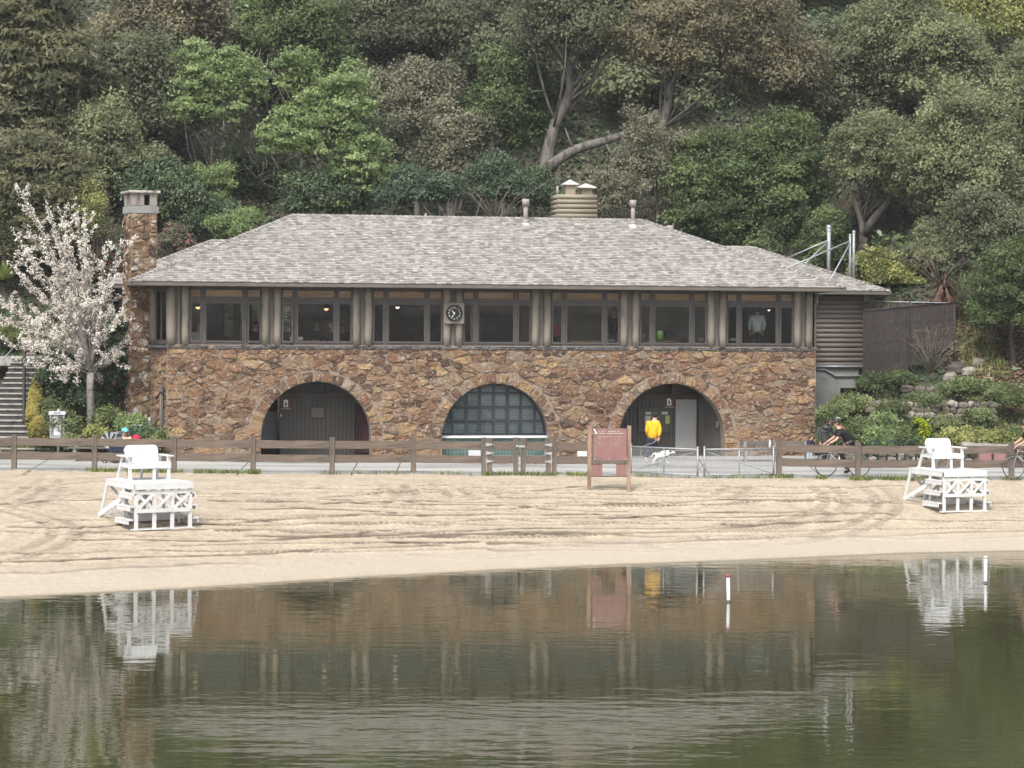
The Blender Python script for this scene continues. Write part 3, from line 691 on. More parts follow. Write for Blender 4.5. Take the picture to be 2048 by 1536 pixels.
I4 = Matrix.Identity(4)
Lc = math.hypot(wl0 - cx_, cy_); Mc = Matrix(((( wl0 - cx_) / Lc, -(0 - cy_) / Lc * -1 * -1, 0, cx_), (-cy_ / Lc, (wl0 - cx_) / Lc, 0, cy_), (0, 0, 1, 0), (0, 0, 0, 1)))
# local x runs along the canted face, local -y points outward
dxv = Vector((wl0 - cx_, -cy_, 0)).normalized(); nyv = Vector((-dxv.y, dxv.x, 0))
Mc = Matrix(((dxv.x, nyv.x, 0, cx_), (dxv.y, nyv.y, 0, cy_), (0, 0, 1, 0), (0, 0, 0, 1)))
cant = stone_cells(0, Lc, ZF - .1, ZW - .01, .34, .26, rgs)
Mr = Matrix.Translation((0, 1.45, 0))
rec = stone_cells(uLc + .05, cx_ + .05, ZF - .1, ZE - .02, .42, .32, rgs)
nst = lay_stones([(cells, I4, 1), (cant, Mc, .6), (rec, Mr, .6)], wp, MT['stone'], 300, .036)
print('stones', nst)
# cap course: single dark stones
cap = MB(); cap.box(wl0 - .02, wr0 + .02, -.03, .45, ZW, ZC - .03); cap.box(wl0 - .02, wr0 + .02, -.06, .5, ZC - .028, ZC)
co = cap.build('cap_course', MT['mortar'], bld)
x = wl0 - .06; k = 0
while x < wr0:
    w = rgs.uniform(.2, .34); b = MB(); h = (ZC - .03 - ZW)
    q = [(x + .008, ZW + .008), (x + w - .008, ZW + .008 + rgs.normal(0, .004)), (x + w - .012, ZC - .02), (x + .012, ZC - .02 + rgs.normal(0, .004))]
    f = finish_poly(q, .0, rgs)
    if f:
        V, Fc = stone_geo(f, rgs, Matrix.Translation((0, -.03, 0)), .035); me = bpy.data.meshes.new('cap_stone'); me.from_pydata(V, [], Fc); set_tint(me, rgs.random() ** 1.3); me.update(); link('cap_stone', me, co, MT['capstone'])
    x += w
cc = MB(); cc.bar((cx_ - .05, cy_ - .02, (ZW + ZC) / 2), (wl0, -.05, (ZW + ZC) / 2), .3, ZC - ZW - .03); cc.build('corner_cap', MT['capstone'], co)
set_tint(co.children[-1].data, .3)

# --- upper storey: log post pairs, posts, windows
cols = [356, 543, 725, 906, 1083, 1260, 1434, 1607]
PR = .125
zc0 = ZC; zt0 = ZE + .02
def log_post(u, off=.02, r=PR):
    m_ = MB(); n = 7; rr = [r * random.uniform(.95, 1.06) for _ in range(n)]
    m_.tube([(u + random.uniform(-.008, .008), off, zc0 + (zt0 - zc0) * i / (n - 1)) for i in range(n)], rr, 14); return m_.build('log_post', MT['log'], bld)
CU = []
for i, c in enumerate(cols):
    s = 12.0 - i * .05
    u0, u1 = Bu(c - s, 0, 640), Bu(c + s, 0, 640)
    if i == 0: u0, u1 = Bu(342, 0, 640), Bu(370.5, 0, 640); log_post(u0, .03, .16)
    else: log_post(u0)
    log_post(u1)
    m_ = MB(); m_.box((u0 + u1) / 2 - .075, (u0 + u1) / 2 + .075, .06, .2, zc0, zt0); m_.build('corner_stud' if i in (0, 7) else 'stud', MT['fascia'], bld)
    CU.append((u0, u1))
log_post(Bu(307, .85, 640), .85, .13)
# narrow side window on the canted corner
m_ = MB(); a = Vector((cx_ + .12, .72, 0)); b_ = Vector((CU[0][0] - .12, .1, 0))
for (p_, q_) in ((a, b_),): 
    m_.bar((p_.x, p_.y, zc0 + .08), (q_.x, q_.y, zc0 + .08), .1, .14); m_.bar((p_.x, p_.y, zt0 - .1), (q_.x, q_.y, zt0 - .1), .1, .2); m_.bar((p_.x, p_.y, zc0), (p_.x, p_.y, zt0), .09, .07, (1, 0, 0)); m_.bar(((p_.x + q_.x) / 2, (p_.y + q_.y) / 2, zc0), ((p_.x + q_.x) / 2, (p_.y + q_.y) / 2, zt0), .06, .05, (1, 0, 0))
sw = empty('side_window'); sw.parent = bld; m_.build('frame', MT['frame'], sw)
g_ = MB(); g_.add([(a.x, a.y, zc0 + .1), (b_.x, b_.y, zc0 + .1), (b_.x, b_.y, zt0 - .15), (a.x, a.y, zt0 - .15)], [(0, 1, 2, 3)]); g_.build('pane', MT['glass'], sw)
zsill = Bz(684, 1000); ztran0 = Bz(607, 1000); ztran1 = Bz(601, 1000); zhead = Bz(582.5, 1000)
for i in range(7):
    u0 = CU[i][1] + PR * .75; u1 = CU[i + 1][0] - PR * .75; W = u1 - u0; f1, f2 = u0 + W * .20, u0 + W * .765
    win = empty('window'); win.parent = bld
    fr = MB(); yo, yi = .06, .16
    vx = [(u0, u0 + .055), (f1 - .05, f1 + .05), (f2 - .05, f2 + .05), (u1 - .055, u1)]
    for (a, b_) in vx: fr.box(a, b_, yo, yi, zc0, zt0)
    for (a, b_) in ((u0 + .055, f1 - .05), (f1 + .05, f2 - .05), (f2 + .05, u1 - .055)):
        fr.box(a, b_, yo, yi, zc0 + .0, zc0 + .07); fr.box(a, b_, yo + .005, yi, zhead, zt0); fr.box(a, b_, yo + .003, yi, ztran0 - .01, ztran1 + .015)
    fr.build('frame', MT['frame'], win)
    sh = MB()
    for j, (a, b_) in enumerate(((u0 + .055, f1 - .05), (f1 + .05, f2 - .05), (f2 + .05, u1 - .055))):
        # sash: slimmer frame set in each opening
        s_ = MB()
        opened = (i == 0 and j == 2) or (i == 1 and j == 0)
        M = I4
        if opened:
            hx = b_ if j == 2 else a; ang = R(-14) if j == 2 else R(14)
            M = Matrix.Translation((hx, yo, 0)) @ Matrix.Rotation(ang * -1 if j == 2 else ang * -1, 4, 'Z') @ Matrix.Translation((-hx, -yo, 0))
        zl, zh = zc0 + .075, ztran0 - .015
        t = .05
        s_.box(a + .004, a + t, .03, .08, zl, zh, M); s_.box(b_ - t, b_ - .004, .03, .08, zl, zh, M); s_.box(a + t, b_ - t, .032, .08, zl, zl + t + .01, M); s_.box(a + t, b_ - t, .032, .08, zh - t, zh, M)
        s_.build('sash', MT['frame'], win)
        g_ = MB(); g_.box(a + t, b_ - t, .052, .058, zl + t, zh - t, M); g_.build('pane', MT['glass'], win)
        s_ = MB(); zl2, zh2 = ztran1 + .02, zhead - .004; t2 = .035
        s_.box(a + .004, a + t2, .045, .09, zl2, zh2); s_.box(b_ - t2, b_ - .004, .045, .09, zl2, zh2); s_.box(a + t2, b_ - t2, .047, .09, zl2, zl2 + t2); s_.box(a + t2, b_ - t2, .047, .09, zh2 - t2, zh2); s_.build('transom_sash', MT['frame'], win)
        g_ = MB(); g_.box(a + t2, b_ - t2, .062, .068, zl2 + t2, zh2 - t2); g_.build('pane', MT['glass'], win)
        sh.box(a + .01, b_ - .01, .18, .2, ztran1 + .02, zt0 - .02)
    sh.build('window_shade', MT['shade'], win)
# --- interior of the upper floor
zfl = ZC - .55
it = MB(); it.box(wl0, wr0, .3, 10.2, zfl - .1, zfl); it.build('upper_floor', MT['interior_log'], bld)
it = MB(); it.box(cx_ + .3, wr0, .25, 10.2, ZE + .05, ZE + .12); it.build('upper_ceiling', MT['ceiling'], bld)
it = MB(); YB = 7.2       # rear room wall with window openings towards the hill
ops = [Bu(458, YB, 640), Bu(490, YB, 640), Bu(513, YB, 640), Bu(573, YB, 640), Bu(1000, YB, 640)]
x = wl0 - .2; zz0, zz1 = zfl + .75, zfl + 2.15
segs = []
for o_ in ops:
    segs.append((x, o_ - .16)); x = o_ + .16
segs.append((x, wr0))
for a, b_ in segs: it.box(a, b_, YB, YB + .15, zfl, ZE + .05)
for o_ in ops: it.box(o_ - .16, o_ + .16, YB + .002, YB + .148, zfl, zz0); it.box(o_ - .16, o_ + .16, YB + .002, YB + .148, zz1, ZE + .05); it.box(o_ - .16, o_ + .16, YB + .03, YB + .06, (zz0 + zz1) / 2 - .02, (zz0 + zz1) / 2 + .02)
it.box(wl0 - .3, wl0 - .2, 1.0, YB, zfl, ZE); it.box(wr0 - .02, wr0 + .0, .12, YB, zfl, ZE)
it.build('rear_room_wall', MT['interior_log'], bld)
it = MB(); ya = 3.4; it.box(Bu(925, ya), Bu(1420, ya), ya, ya + .12, zfl, ZE + .04); it.box(Bu(925, ya) - .12, Bu(925, ya), .9, ya, zfl, ZE + .04); it.build('partition', MT['interior'], bld)
it = MB(); yb = 3.38; it.box(Bu(1180, yb), Bu(1198, yb), yb - .02, yb, Bz(630, 1190, yb), Bz(625, 1190, yb)); it.box(Bu(963, yb), Bu(1040, yb), yb - .08, yb, Bz(686, 1000, yb), Bz(626, 1000, yb)); it.build('dark_wall_panel', MT['black_metal'], bld)

# --- roofs
def hip(mb, x0, x1, y0, y1, z, rise, t=.06):
    w = (y1 - y0) / 2; V = [(x0, y0, z), (x1, y0, z), (x1, y1, z), (x0, y1, z), (x0 + w, y0 + w, z + rise), (x1 - w, y0 + w, z + rise)]
    n = 6; V2 = [(a, b_, c - t) for a, b_, c in V[:4]]
    mb.add(V + V2, [(0, 1, 5, 4), (2, 3, 4, 5), (1, 2, 5), (3, 0, 4), (0, 6, 7, 1), (1, 7, 8, 2), (2, 8, 9, 3), (3, 9, 6, 0), (9, 8, 7, 6)])
ZRE = ZE + .13; RISE = 9.45 - ZRE
roof = MB(); hip(roof, uL, uR, OV, OV + 2 * W_, ZRE - .02, RISE); rf = roof.build('roof', MT['fascia'], bld)
rL = Bu(197, 4.6, 568); rR = Bu(1779, 4.6, 584); W2 = 4.0; RISE2 = RISE / W_ * W2 - .05
roof2 = MB(); hip(roof2, rL, rR, 4.6, 4.6 + 2 * W2, ZRE - .02, RISE2); rf2 = roof2.build('rear_roof', MT['fascia'], bld)
shr = np.random.default_rng(9)
def shingles(parent, x0, x1, y0, y1, z, rise, single_rows, faces=('front',)):
    w = (y1 - y0) / 2; L = math.hypot(w, rise); row = .15; nrow = int(L / row); SV, SF, ST = [], [], []; singles = 0
    for face in faces:
        if face == 'front': ox, ex, org, ln = Vector((1, 0, 0)), Vector((0, w, rise)).normalized(), Vector((x0, y0, z)), x1 - x0
        elif face == 'left': ox, ex, org, ln = Vector((0, -1, 0)), Vector((w, 0, rise)).normalized(), Vector((x0, y1, z)), y1 - y0
        else: ox, ex, org, ln = Vector((0, 1, 0)), Vector((-w, 0, rise)).normalized(), Vector((x1, y0, z)), y1 - y0
        nn = ox.cross(ex).normalized()
        for r in range(nrow + 1):
            s = r * row; ins = s / L * w; a, b_ = ins, ln - ins; x = a - shr.uniform(0, .15)
            while x < b_ - .02:
                wd = shr.choice([.13, .15, .17, .2]) * shr.uniform(.9, 1.1); xa, xb = max(x, a), min(x + wd - .008, b_); x += wd
                if xb - xa < .03: continue
                ls_ = shr.uniform(-.02, .02); th = shr.uniform(.014, .026); s0, s1 = s - .02 + ls_, min(s + row * 1.35, L)
                pts = [org + ox * xa + ex * s0 + nn * (.014 + th), org + ox * xb + ex * s0 + nn * (.014 + th + shr.uniform(-.003, .003)), org + ox * xb + ex * s1 + nn * .004, org + ox * xa + ex * s1 + nn * .004, org + ox * xa + ex * s0 + nn * .004, org + ox * xb + ex * s0 + nn * .004]
                Fc = [(0, 1, 2, 3), (4, 5, 1, 0), (4, 0, 3), (5, 2, 1)]; t = float(np.clip(shr.beta(2.0, 1.9), 0, 1))
                if face == 'front' and r < single_rows and singles < 292:
                    me = bpy.data.meshes.new('shingle'); me.from_pydata(pts, [], Fc); set_tint(me, t); me.update(); link('shingle', me, parent, MT['shingle']); singles += 1
                else:
                    b = len(SV); SV.extend(pts); SF.extend([tuple(i + b for i in f) for f in Fc]); ST.extend([t] * 6)
    # hip and ridge caps, overlapping
    P_ = [Vector((x0, y0, z)), Vector((x0 + w, y0 + w, z + rise)), Vector((x1 - w, y0 + w, z + rise)), Vector((x1, y0, z)), Vector((x0, y1, z)), Vector((x1, y1, z))]
    for a, b_ in ((P_[0], P_[1]), (P_[3], P_[2]), (P_[1], P_[2]), (P_[4], P_[1]), (P_[5], P_[2])):
        d = (b_ - a); L2 = d.length; d.normalize(); sd_ = d.cross(Vector((0, 0, 1))).normalized(); n = int(L2 / .17)
        for k in range(n):
            p0 = a + d * (k * L2 / n - .02); p1 = a + d * ((k + 1.25) * L2 / n); hz = .05
            dip = .045 if abs(d.z) > .01 else .06
            pts = [p0 + sd_ * .13 + Vector((0, 0, hz - dip)), p0 + Vector((0, 0, hz + .012)), p0 - sd_ * .13 + Vector((0, 0, hz - dip)), p1 + sd_ * .13 + Vector((0, 0, hz - .028 - dip)), p1 + Vector((0, 0, hz - .018)), p1 - sd_ * .13 + Vector((0, 0, hz - .028 - dip))]
            pts += [p0 + sd_ * .13 + Vector((0, 0, hz - dip - .03)), p0 - sd_ * .13 + Vector((0, 0, hz - dip - .03))]
            b = len(SV); SV.extend(pts); SF.extend([tuple(i + b for i in f) for f in [(0, 1, 4, 3), (1, 2, 5, 4), (6, 1, 0), (6, 7, 2, 1)]]); ST.extend([float(shr.uniform(.1, .75))] * 8)
    me = bpy.data.meshes.new('upper_shingles'); me.from_pydata(SV, [], SF); set_tint(me, ST); me.update(); tag(link('upper_shingles', me, parent, MT['shingle']), kind='stuff')
    print('shingles', len(SV) // 6, singles)
shingles(rf, uL, uR, OV, OV + 2 * W_, ZRE, RISE, 4, ('front', 'left', 'right'))
shingles(rf2, rL, rR, 4.6, 4.6 + 2 * W2, ZRE, RISE2, 0, ('front', 'left', 'right'))
fa = MB(); fa.box(uL - .01, uR + .01, OV - .045, OV - .003, ZE, ZRE - .03); fa.box(uL - .045, uL - .003, OV - .04, OV + 2 * W_, ZE, ZRE - .03); fa.box(uR + .003, uR + .045, OV - .04, OV + 2 * W_, ZE, ZRE - .03); fa.build('fascia_board', MT['fascia'], rf)
fa = MB(); fa.box(uL, uR, OV, .02, ZE + .0, ZE + .03); fa.build('soffit', MT['fascia'], rf)
fa = MB(); fa.box(rL - .01, rR + .01, 4.555, 4.597, ZE, ZRE - .03); fa.box(rR + .003, rR + .045, 4.56, 4.6 + 2 * W2, ZE, ZRE - .03); fa.box(rL - .045, rL - .003, 4.56, 4.6 + 2 * W2, ZE, ZRE - .03); fa.build('fascia_board', MT['fascia'], rf2)
fa = MB(); fa.box(rL, rR, 4.6, 5.4, ZE, ZE + .03); fa.build('soffit', MT['fascia'], rf2)

# --- rear wing: wall of horizontal logs on a concrete base, right
yw = 5.3; wa, wb_ = Bu(1632, yw, 660), Bu(1727, yw, 660); zb = Bz(734, 1690, yw); nlog = 15
wg = MB(); wg.box(wr0 - .5, wb_ - .05, yw + .05, yw + 7, zb, ZE); wing = wg.build('wing_wall', MT['hlog'], bld)
hl = (ZE - .02 - zb) / nlog
me0 = None
for k in range(nlog):
    z = zb + hl * (k + .5)
    if me0 is None:
        m_ = MB(); m_.tube([(0, 0, 0), (wb_ - wa + .35, 0, 0)], hl * .52, 14); me0 = m_.mesh('wall_log'); me0.materials.append(MT['hlog'])
    link('wall_log', me0, wing, None, (wa - .35, yw + .02, z))
m_ = MB(); m_.box(wa - .12, wa - .02, yw - .12, yw + .1, zb, ZE); m_.build('corner_board', MT['hlog'], wing)
xb = Bu(1717, yw, 760); xm = Bu(1681, yw, 800); zv = Bz(776, 1700, yw)
m_ = MB(); m_.box(wa - .3, xb, yw + .02, yw + .4, zv, zb - .04); m_.box(wa - .3, xm, yw + .022, yw + .398, ZF - .2, zv); m_.box(wa - .3, wb_ + .0, yw - .06, yw + .5, zb - .05, zb - .01); m_.build('concrete_base', MT['concrete'], bld)
m_ = MB(); m_.tube([(wa + .0, yw - .03, Bz(739, 1640, yw)), (wa + .35, yw - .03, Bz(739, 1640, yw)), (wa + .75, yw - .03, Bz(752, 1660, yw)), (wb_ - .0, yw - .03, Bz(752, 1700, yw)), (wb_ - .0, yw + .6, Bz(752, 1700, yw))], .035, 8); m_.tube([(wa, yw - .08, Bz(733, 1660, yw)), (wb_ + .03, yw - .08, Bz(733, 1700, yw))], .04, 8); m_.build('conduit', MT['galv'], bld)
m_ = MB(); gx = Bu(1636, .4, 600); m_.tube([(gx, .5, Bz(584, 1636, .4)), (gx, .5, Bz(604, 1636, .4)), (gx - .08, .55, Bz(616, 1636, .4)), (gx - .1, .6, Bz(680, 1636, .4))], .035, 8); m_.build('downpipe', MT['galv'], bld)
m_ = MB(); m_.box(Bu(1639, 4.9, 590), Bu(1645, 4.9, 590), 4.9, 5.0, Bz(593, 1640, 4.9), Bz(585, 1640, 4.9)); m_.build('wall_light', MT['ventmetal'], bld)
# rear wing, left
m_ = MB(); m_.box(rL + .7, wl0, 5.4, 12, ZF, ZE); m_.build('left_wing_wall', MT['wood_dark'], bld)

# --- chimney at the left end
chx, chy = Bu(262, .95, 480), .95
ch = empty('stone_chimney', (chx, chy, 0), R(13)); ch.parent = bld
cw = (Bu(314, .95, 480) - chx) / math.cos(R(13)); cdep = 1.0
zct = Bz(426, 290, 1.0); zbd = Bz(412, 290, 1.0); zcp = Bz(386, 290, 1.0); zcc = Bz(381, 290, 1.0)
m_ = MB(); m_.box(0, cw, 0, cdep, ZF - .3, zct); cs = m_.build('shaft', MT['mortar'], ch)
fcells = stone_cells(0, cw, ZF - .1, zct - .01, .36, .26, rgs); lcells = stone_cells(0, cdep, ZF - .1, zct - .01, .34, .26, rgs)
Ml = Matrix(((0, 1, 0, 0), (-1, 0, 0, cdep), (0, 0, 1, 0), (0, 0, 0, 1)))
lay_stones([(fcells, I4, 1), (lcells, Ml, .4)], cs, MT['oldstone'], 140, .04)
m_ = MB(); m_.box(-.04, cw + .04, -.04, cdep + .04, zct, zbd); m_.build('concrete_band', MT['concrete'], ch)
m_ = MB(); t = .16
for (a, b_) in ((0, cw * .50), (cw * .72, cw)): m_.box(a, b_, 0, t, zbd, zcp)
for (a, b_) in ((0, .3), (.62, cdep)): m_.box(0, t, a + (t if a == 0 else 0), b_, zbd, zcp); m_.box(cw - t, cw, a + (t if a == 0 else 0), b_, zbd, zcp)
m_.box(t, cw - t, cdep - t, cdep, zbd, zcp); m_.box(-.02, cw + .02, -.02, cdep + .02, zcp - .045, zcp - .002); m_.box(0, cw, 0, cdep, zbd + .001, zbd + .03); m_.build('chimney_pot', MT['grille'], ch)
m_ = MB(); m_.box(t, cw - t, t + .3, t + .34, zbd, zcp); m_.build('black_flue_sheet', MT['black_metal'], ch)  # black sheet inside the pot, behind its openings
m_ = MB(); m_.box(-.1, cw + .1, -.1, cdep + .1, zcp, zcc); m_.build('cap_slab', MT['lichen_concrete'], ch, bevel=.02)

# --- timber-log chimney box with two vents, roof pipes, masts
yv = 5.6
lc = empty('log_vent_box'); lc.parent = bld
a, b_ = Bu(1114, yv, 410), Bu(1194, yv, 410); z0_, z1_ = Bz(446, 1150, yv), Bz(389, 1150, yv); n = 6; hl2 = (z1_ - z0_) / n
for k in range(n):
    m_ = MB(); z = z0_ + hl2 * (k + .5); m_.box(a + .05, b_ - .05, yv + .05, yv + 1.15, z - hl2 / 2, z + hl2 / 2)
    m_.tube([(a, yv, z), (b_, yv, z)], hl2 * .5, 12); m_.tube([(a + .06, yv, z), (a + .06, yv + 1.2, z)], hl2 * .46, 12); m_.tube([(b_ - .06, yv, z), (b_ - .06, yv + 1.2, z)], hl2 * .46, 12); m_.build('box_log', MT['chlog'], lc)
def vent_cap(px, wpx, y_body, y_tip, yb_, off):
    uc = Bu(px, off, 380); w = wpx / 2 / 55.0; m_ = MB(); zl, ze_, zt_ = Bz(yb_, px, off), Bz(y_body, px, off), Bz(y_tip, px, off)
    m_.box(uc - w * .62, uc + w * .62, off - w * .62, off + w * .62, zl, ze_); q = empty('vent_stack'); q.parent = bld; m_.build('stack', MT['chlog'], q)
    m_ = MB(); m_.box(uc - w, uc + w, off - w, off + w, ze_, ze_ + .04); m_.add([(uc - w, off - w, ze_ + .04), (uc + w, off - w, ze_ + .04), (uc + w, off + w, ze_ + .04), (uc - w, off + w, ze_ + .04), (uc, off, zt_)], [(0, 1, 4), (1, 2, 4), (2, 3, 4), (3, 0, 4)]); m_.build('pyramid_cap', MT['capmetal'], q)
vent_cap(1139.5, 31, 370.5, 359, 392, yv + .35); vent_cap(1171, 37, 377, 366.5, 392, yv + .75)
def roof_pipe(px, top, foot, wpx, off, name='roof_pipe'):
    uc = Bu(px, off, 420); r = wpx / 2 / 55.5; q = empty(name); q.parent = bld; zt_, zf_ = Bz(top, px, off), Bz(foot, px, off)
    m_ = MB(); m_.tube([(uc, off, zf_ - .15), (uc, off, zt_ - .05)], r * .62, 12); m_.tube([(uc, off, zf_ - .12), (uc, off, zf_ + .12)], r * .85, 12); m_.build('pipe', MT['ventmetal'], q)
    m_ = MB(); m_.tube([(uc, off, zt_ - .24), (uc, off, zt_)], r, 14); m_.build('pipe_cap', MT['ventmetal'], q)
    m_ = MB(); m_.lathe([(r * 1.6, zf_ - .16), (r * 1.0, zf_ - .02)], (uc, off, 0), 12); m_.build('flashing', MT['capmetal'], q)
roof_pipe(1051.5, 398, 445, 15, 4.4); roof_pipe(1266, 400, 448, 14, 4.3); roof_pipe(1340, 451, 470, 15, 6.6, 'low_roof_pipe')
m_ = MB(); u_ = Bu(851.5, 5.2, 430); m_.tube([(u_, 5.2, Bz(445, 851, 5.2)), (u_, 5.2, Bz(427, 851, 5.2))], .04, 8); m_.build('thin_pipe', MT['ventmetal'], bld)
m_ = MB(); u_ = Bu(1115, 5.9, 380); m_.tube([(u_, 5.9, Bz(392, 1115, 5.9)), (u_, 5.9, Bz(372, 1115, 5.9))], .045, 8); m_.build('thin_pipe', MT['ventmetal'], bld)
def mast(px, top, foot, r, off, ball, braces, nm='service_mast'):
    q = empty(nm); q.parent = bld; u_ = Bu(px, off, 500); zt_ = Bz(top, px, off)
    m_ = MB(); m_.tube([(u_, off, Bz(foot, px, off) - .3), (u_, off, zt_ - ball)], r, 10); m_.build('pole', MT['galv'], q)
    m_ = MB(); m_.ell((u_, off, zt_ - ball * .6), (ball, ball, ball * 1.1)); m_.tube([(u_, off, zt_ - ball * 2.6), (u_, off, zt_ - ball * 1.2)], [ball * .6, ball * 1.0], 10); m_.build('weatherhead', MT['galv'], q)
    for (bx, by, boff, sy) in braces:
        m_ = MB(); m_.tube([(u_, off, Bz(sy, px, off)), (Bu(bx, boff, by), boff, Bz(by, bx, boff))], .03, 6); m_.build('brace', MT['galv'], q)
mast(1657.5, 452, 545, .075, 7.4, .1, [(1577, 515, 8.2, 480), (1610, 527, 5.9, 482)])
mast(1700, 469, 560, .045, 6.6, .055, [(1570, 538, 4.9, 482), (1657, 566, 5.1, 487)])
mast(1707.5, 462, 562, .05, 7.0, .06, [])
# overhead wires off to the right
def wire(a, b_, sag, name='wire', label=None):
    m_ = MB(); a, b_ = Vector(a), Vector(b_); m_.tube([a.lerp(b_, t) - Vector((0, 0, sag * 4 * t * (1 - t))) for t in np.linspace(0, 1, 14)], .016, 5); return m_.build(name, MT['black_metal'])
tag(wire(BW(Bu(1708, 7, 485), 7, Bz(485, 1708, 7)), P(1850, 444, 99), .3), 'thick dark service wire climbing right from the mast heads into the oak', 'wire')
tag(wire(BW(Bu(1708, 7, 485), 7, Bz(487, 1708, 7)), P(1870, 487, 95), .5), 'thin wire sagging right from the mast heads above the yellow green bush', 'wire')
tag(wire(BW(Bu(1708, 7, 485), 7, Bz(490, 1708, 7)), P(1930, 500, 93), .55), 'lowest thin wire sagging to the right behind the yellow green bush', 'wire')
m_ = MB(); a = Vector((Bu(1660, 7.2), 7.2, Bz(484, 1660, 7.2))); b_ = Vector((Bu(1700, 6.7), 6.7, Bz(482, 1700, 6.7)))
for s_ in (.25, .6): m_.tube([a.lerp(b_, t) - Vector((0, 0, s_ * 4 * t * (1 - t))) for t in np.linspace(0, 1, 10)], .016, 5)
m_.build('drip_loop', MT['rubber'], bld)

# --- recesses behind the arches
def board_wall(parent, x0, x1, y, z0, z1, mat_, w=.14, name='board'):
    x = x0; me = None
    while x < x1 - .02:
        ww = min(w, x1 - x)
        m_ = MB(); m_.box(0, ww - .014, 0, .03, 0, z1 - z0); link(name, m_.mesh(name), parent, mat_, (x, y - random.uniform(0, .006), z0)); x += w
YR = 1.5
rec = empty('arch_recess'); rec.parent = bld
uc, zc, r = ARCH[0]
m_ = MB(); xl = Bu(560, YR, 850)
m_.box(xl - .02, uc + r + .6, YR + .03, YR + .1, ZF, ZW - .2); m_.box(uc - r - .6, xl, YR + 1.2, YR + 1.3, ZF, ZW - .2); m_.build('recess_wall', MT['boards'], rec)
board_wall(rec, xl, Bu(716, YR, 850), YR, ZF, Bz(795, 640, YR), MT['boards'])
m_ = MB(); m_.box(uc - r - .5, uc + r + .5, YR - .03, YR + .02, Bz(797, 640, YR), Bz(785, 640, YR)); m_.box(Bu(641, .9, 775), Bu(645, .9, 775), .8, 1.3, Bz(783, 640, .9), ZW - .25); m_.build('beam', MT['wood_dark'], rec)
m_ = MB(); m_.box(uc - r - .3, xl - .03, YR + .9, YR + 1.0, ZF + .3, Bz(823, 540, YR + .9)); m_.build('grey_panel', MT['grey_door'], rec)
g_ = empty('iron_gate'); g_.parent = rec
ga, gb = Bu(714, .75, 860), Bu(739, .75, 860)
for k in range(7):
    t = k / 6; m_ = MB(); x_ = ga + (gb - ga) * t; m_.box(x_ - .012, x_ + .012, .65 + .8 * (1 - t), .68 + .8 * (1 - t), ZF + .05, Bz(812, 720, .8) + .02); m_.build('gate_bar', MT['maroon'], g_)
m_ = MB(); m_.add([(ga, 1.47, ZF + .1), (gb, .68, ZF + .1), (gb, .68, Bz(830, 730, .8)), (ga, 1.47, Bz(812, 720, .8))], [(0, 1, 2, 3)]); m_.build('gate_sheet', MT['maroon'], g_)
def restroom_sign(px, py, off, lean=0):
    s_ = empty('restroom_sign'); s_.parent = bld; w, h = 22 / 59, 23 / 59; u_, z_ = B(px, py, off)
    m_ = MB(); m_.box(u_ - w / 2, u_ + w / 2, off - .03, off - .005, z_ - h / 2, z_ + h / 2); m_.build('panel', MT['signbrown'], s_)
    m_ = MB(); a, b_ = .072, .13; y = off - .034
    m_.prism([(u_ - a, z_ - b_ + .03), (u_ + a, z_ - b_ + .03), (u_ + a, z_ + b_ - (.05 if lean else .0)), (u_ + .0, z_ + b_ + .02), (u_ - a, z_ + b_)], y, y + .003); m_.box(u_ - w * .42, u_ + w * .42, y, y + .003, z_ - h * .42, z_ - h * .40); m_.build('white_field', MT['signwhite'], s_)
    m_ = MB(); y -= .004; m_.ell((u_, y, z_ + .075), (.02, .002, .02), 10, 6); m_.prism([(u_ - .036, z_ + .045), (u_ - .036, z_ - .02), (u_ - .022, z_ - .02), (u_ - .02, z_ - .09), (u_ + .02, z_ - .09), (u_ + .022, z_ - .02), (u_ + .036, z_ - .02), (u_ + .036, z_ + .045)], y, y + .003); m_.build('figure_symbol', MT['black_metal'], s_)
restroom_sign(571.5, 808, YR, 0); restroom_sign(1338, 805, YR - .05, 1)
m_ = MB(); u_, z_ = B(634.5, 825, YR); m_.box(u_ - .24, u_ + .24, YR - .06, YR - .01, z_ - .19, z_ + .19); vb = m_.build('vent_hatch', MT['boards'], bld, bevel=.01)
m_ = MB(); m_.box(u_ - .2, u_ + .2, YR - .075, YR - .062, z_ - .15, z_ + .14); m_.box(u_ - .02, u_ + .02, YR - .08, YR - .076, z_ + .1, z_ + .13); m_.build('hatch_door', MT['fascia'], vb)
m_ = MB(); m_.box(Bu(561.5, YR), Bu(563.5, YR), YR - .03, YR - .01, Bz(833, 562, YR), Bz(828, 562, YR)); m_.build('small_notice', MT['signwhite'], bld)
# right arch
uc, zc, r = ARCH[2]
rec2 = empty('arch_recess'); rec2.parent = bld
bl, br = Bu(1236, YR, 850), Bu(1350, YR, 850); dl, dr = Bu(1350, YR, 850), Bu(1394, YR, 850)
m_ = MB(); m_.box(bl - .8, dr + 1.6, YR + .06, YR + .12, ZF, ZW - .2); m_.build('recess_wall', MT['boards'], rec2)
board_wall(rec2, bl - .3, br - .02, YR, ZF, Bz(790, 1300, YR), MT['boards'])
m_ = MB(); m_.box(bl - .5, dr + 1.2, YR - .04, YR + .04, Bz(798, 1340, YR), Bz(788, 1340, YR)); m_.box(Bu(1344, .9), Bu(1349, .9), .8, 1.3, Bz(788, 1340, .9), ZW - .25); m_.box(bl - .5, uc + r + .4, .85, 1.0, ZW - .4, ZW - .2); m_.build('beam', MT['wood_dark'], rec2)
m_ = MB(); m_.box(dl + .02, dr - .02, YR - .0, YR + .045, ZF + .08, Bz(799, 1370, YR)); m_.build('grey_door', MT['grey_door'], rec2)
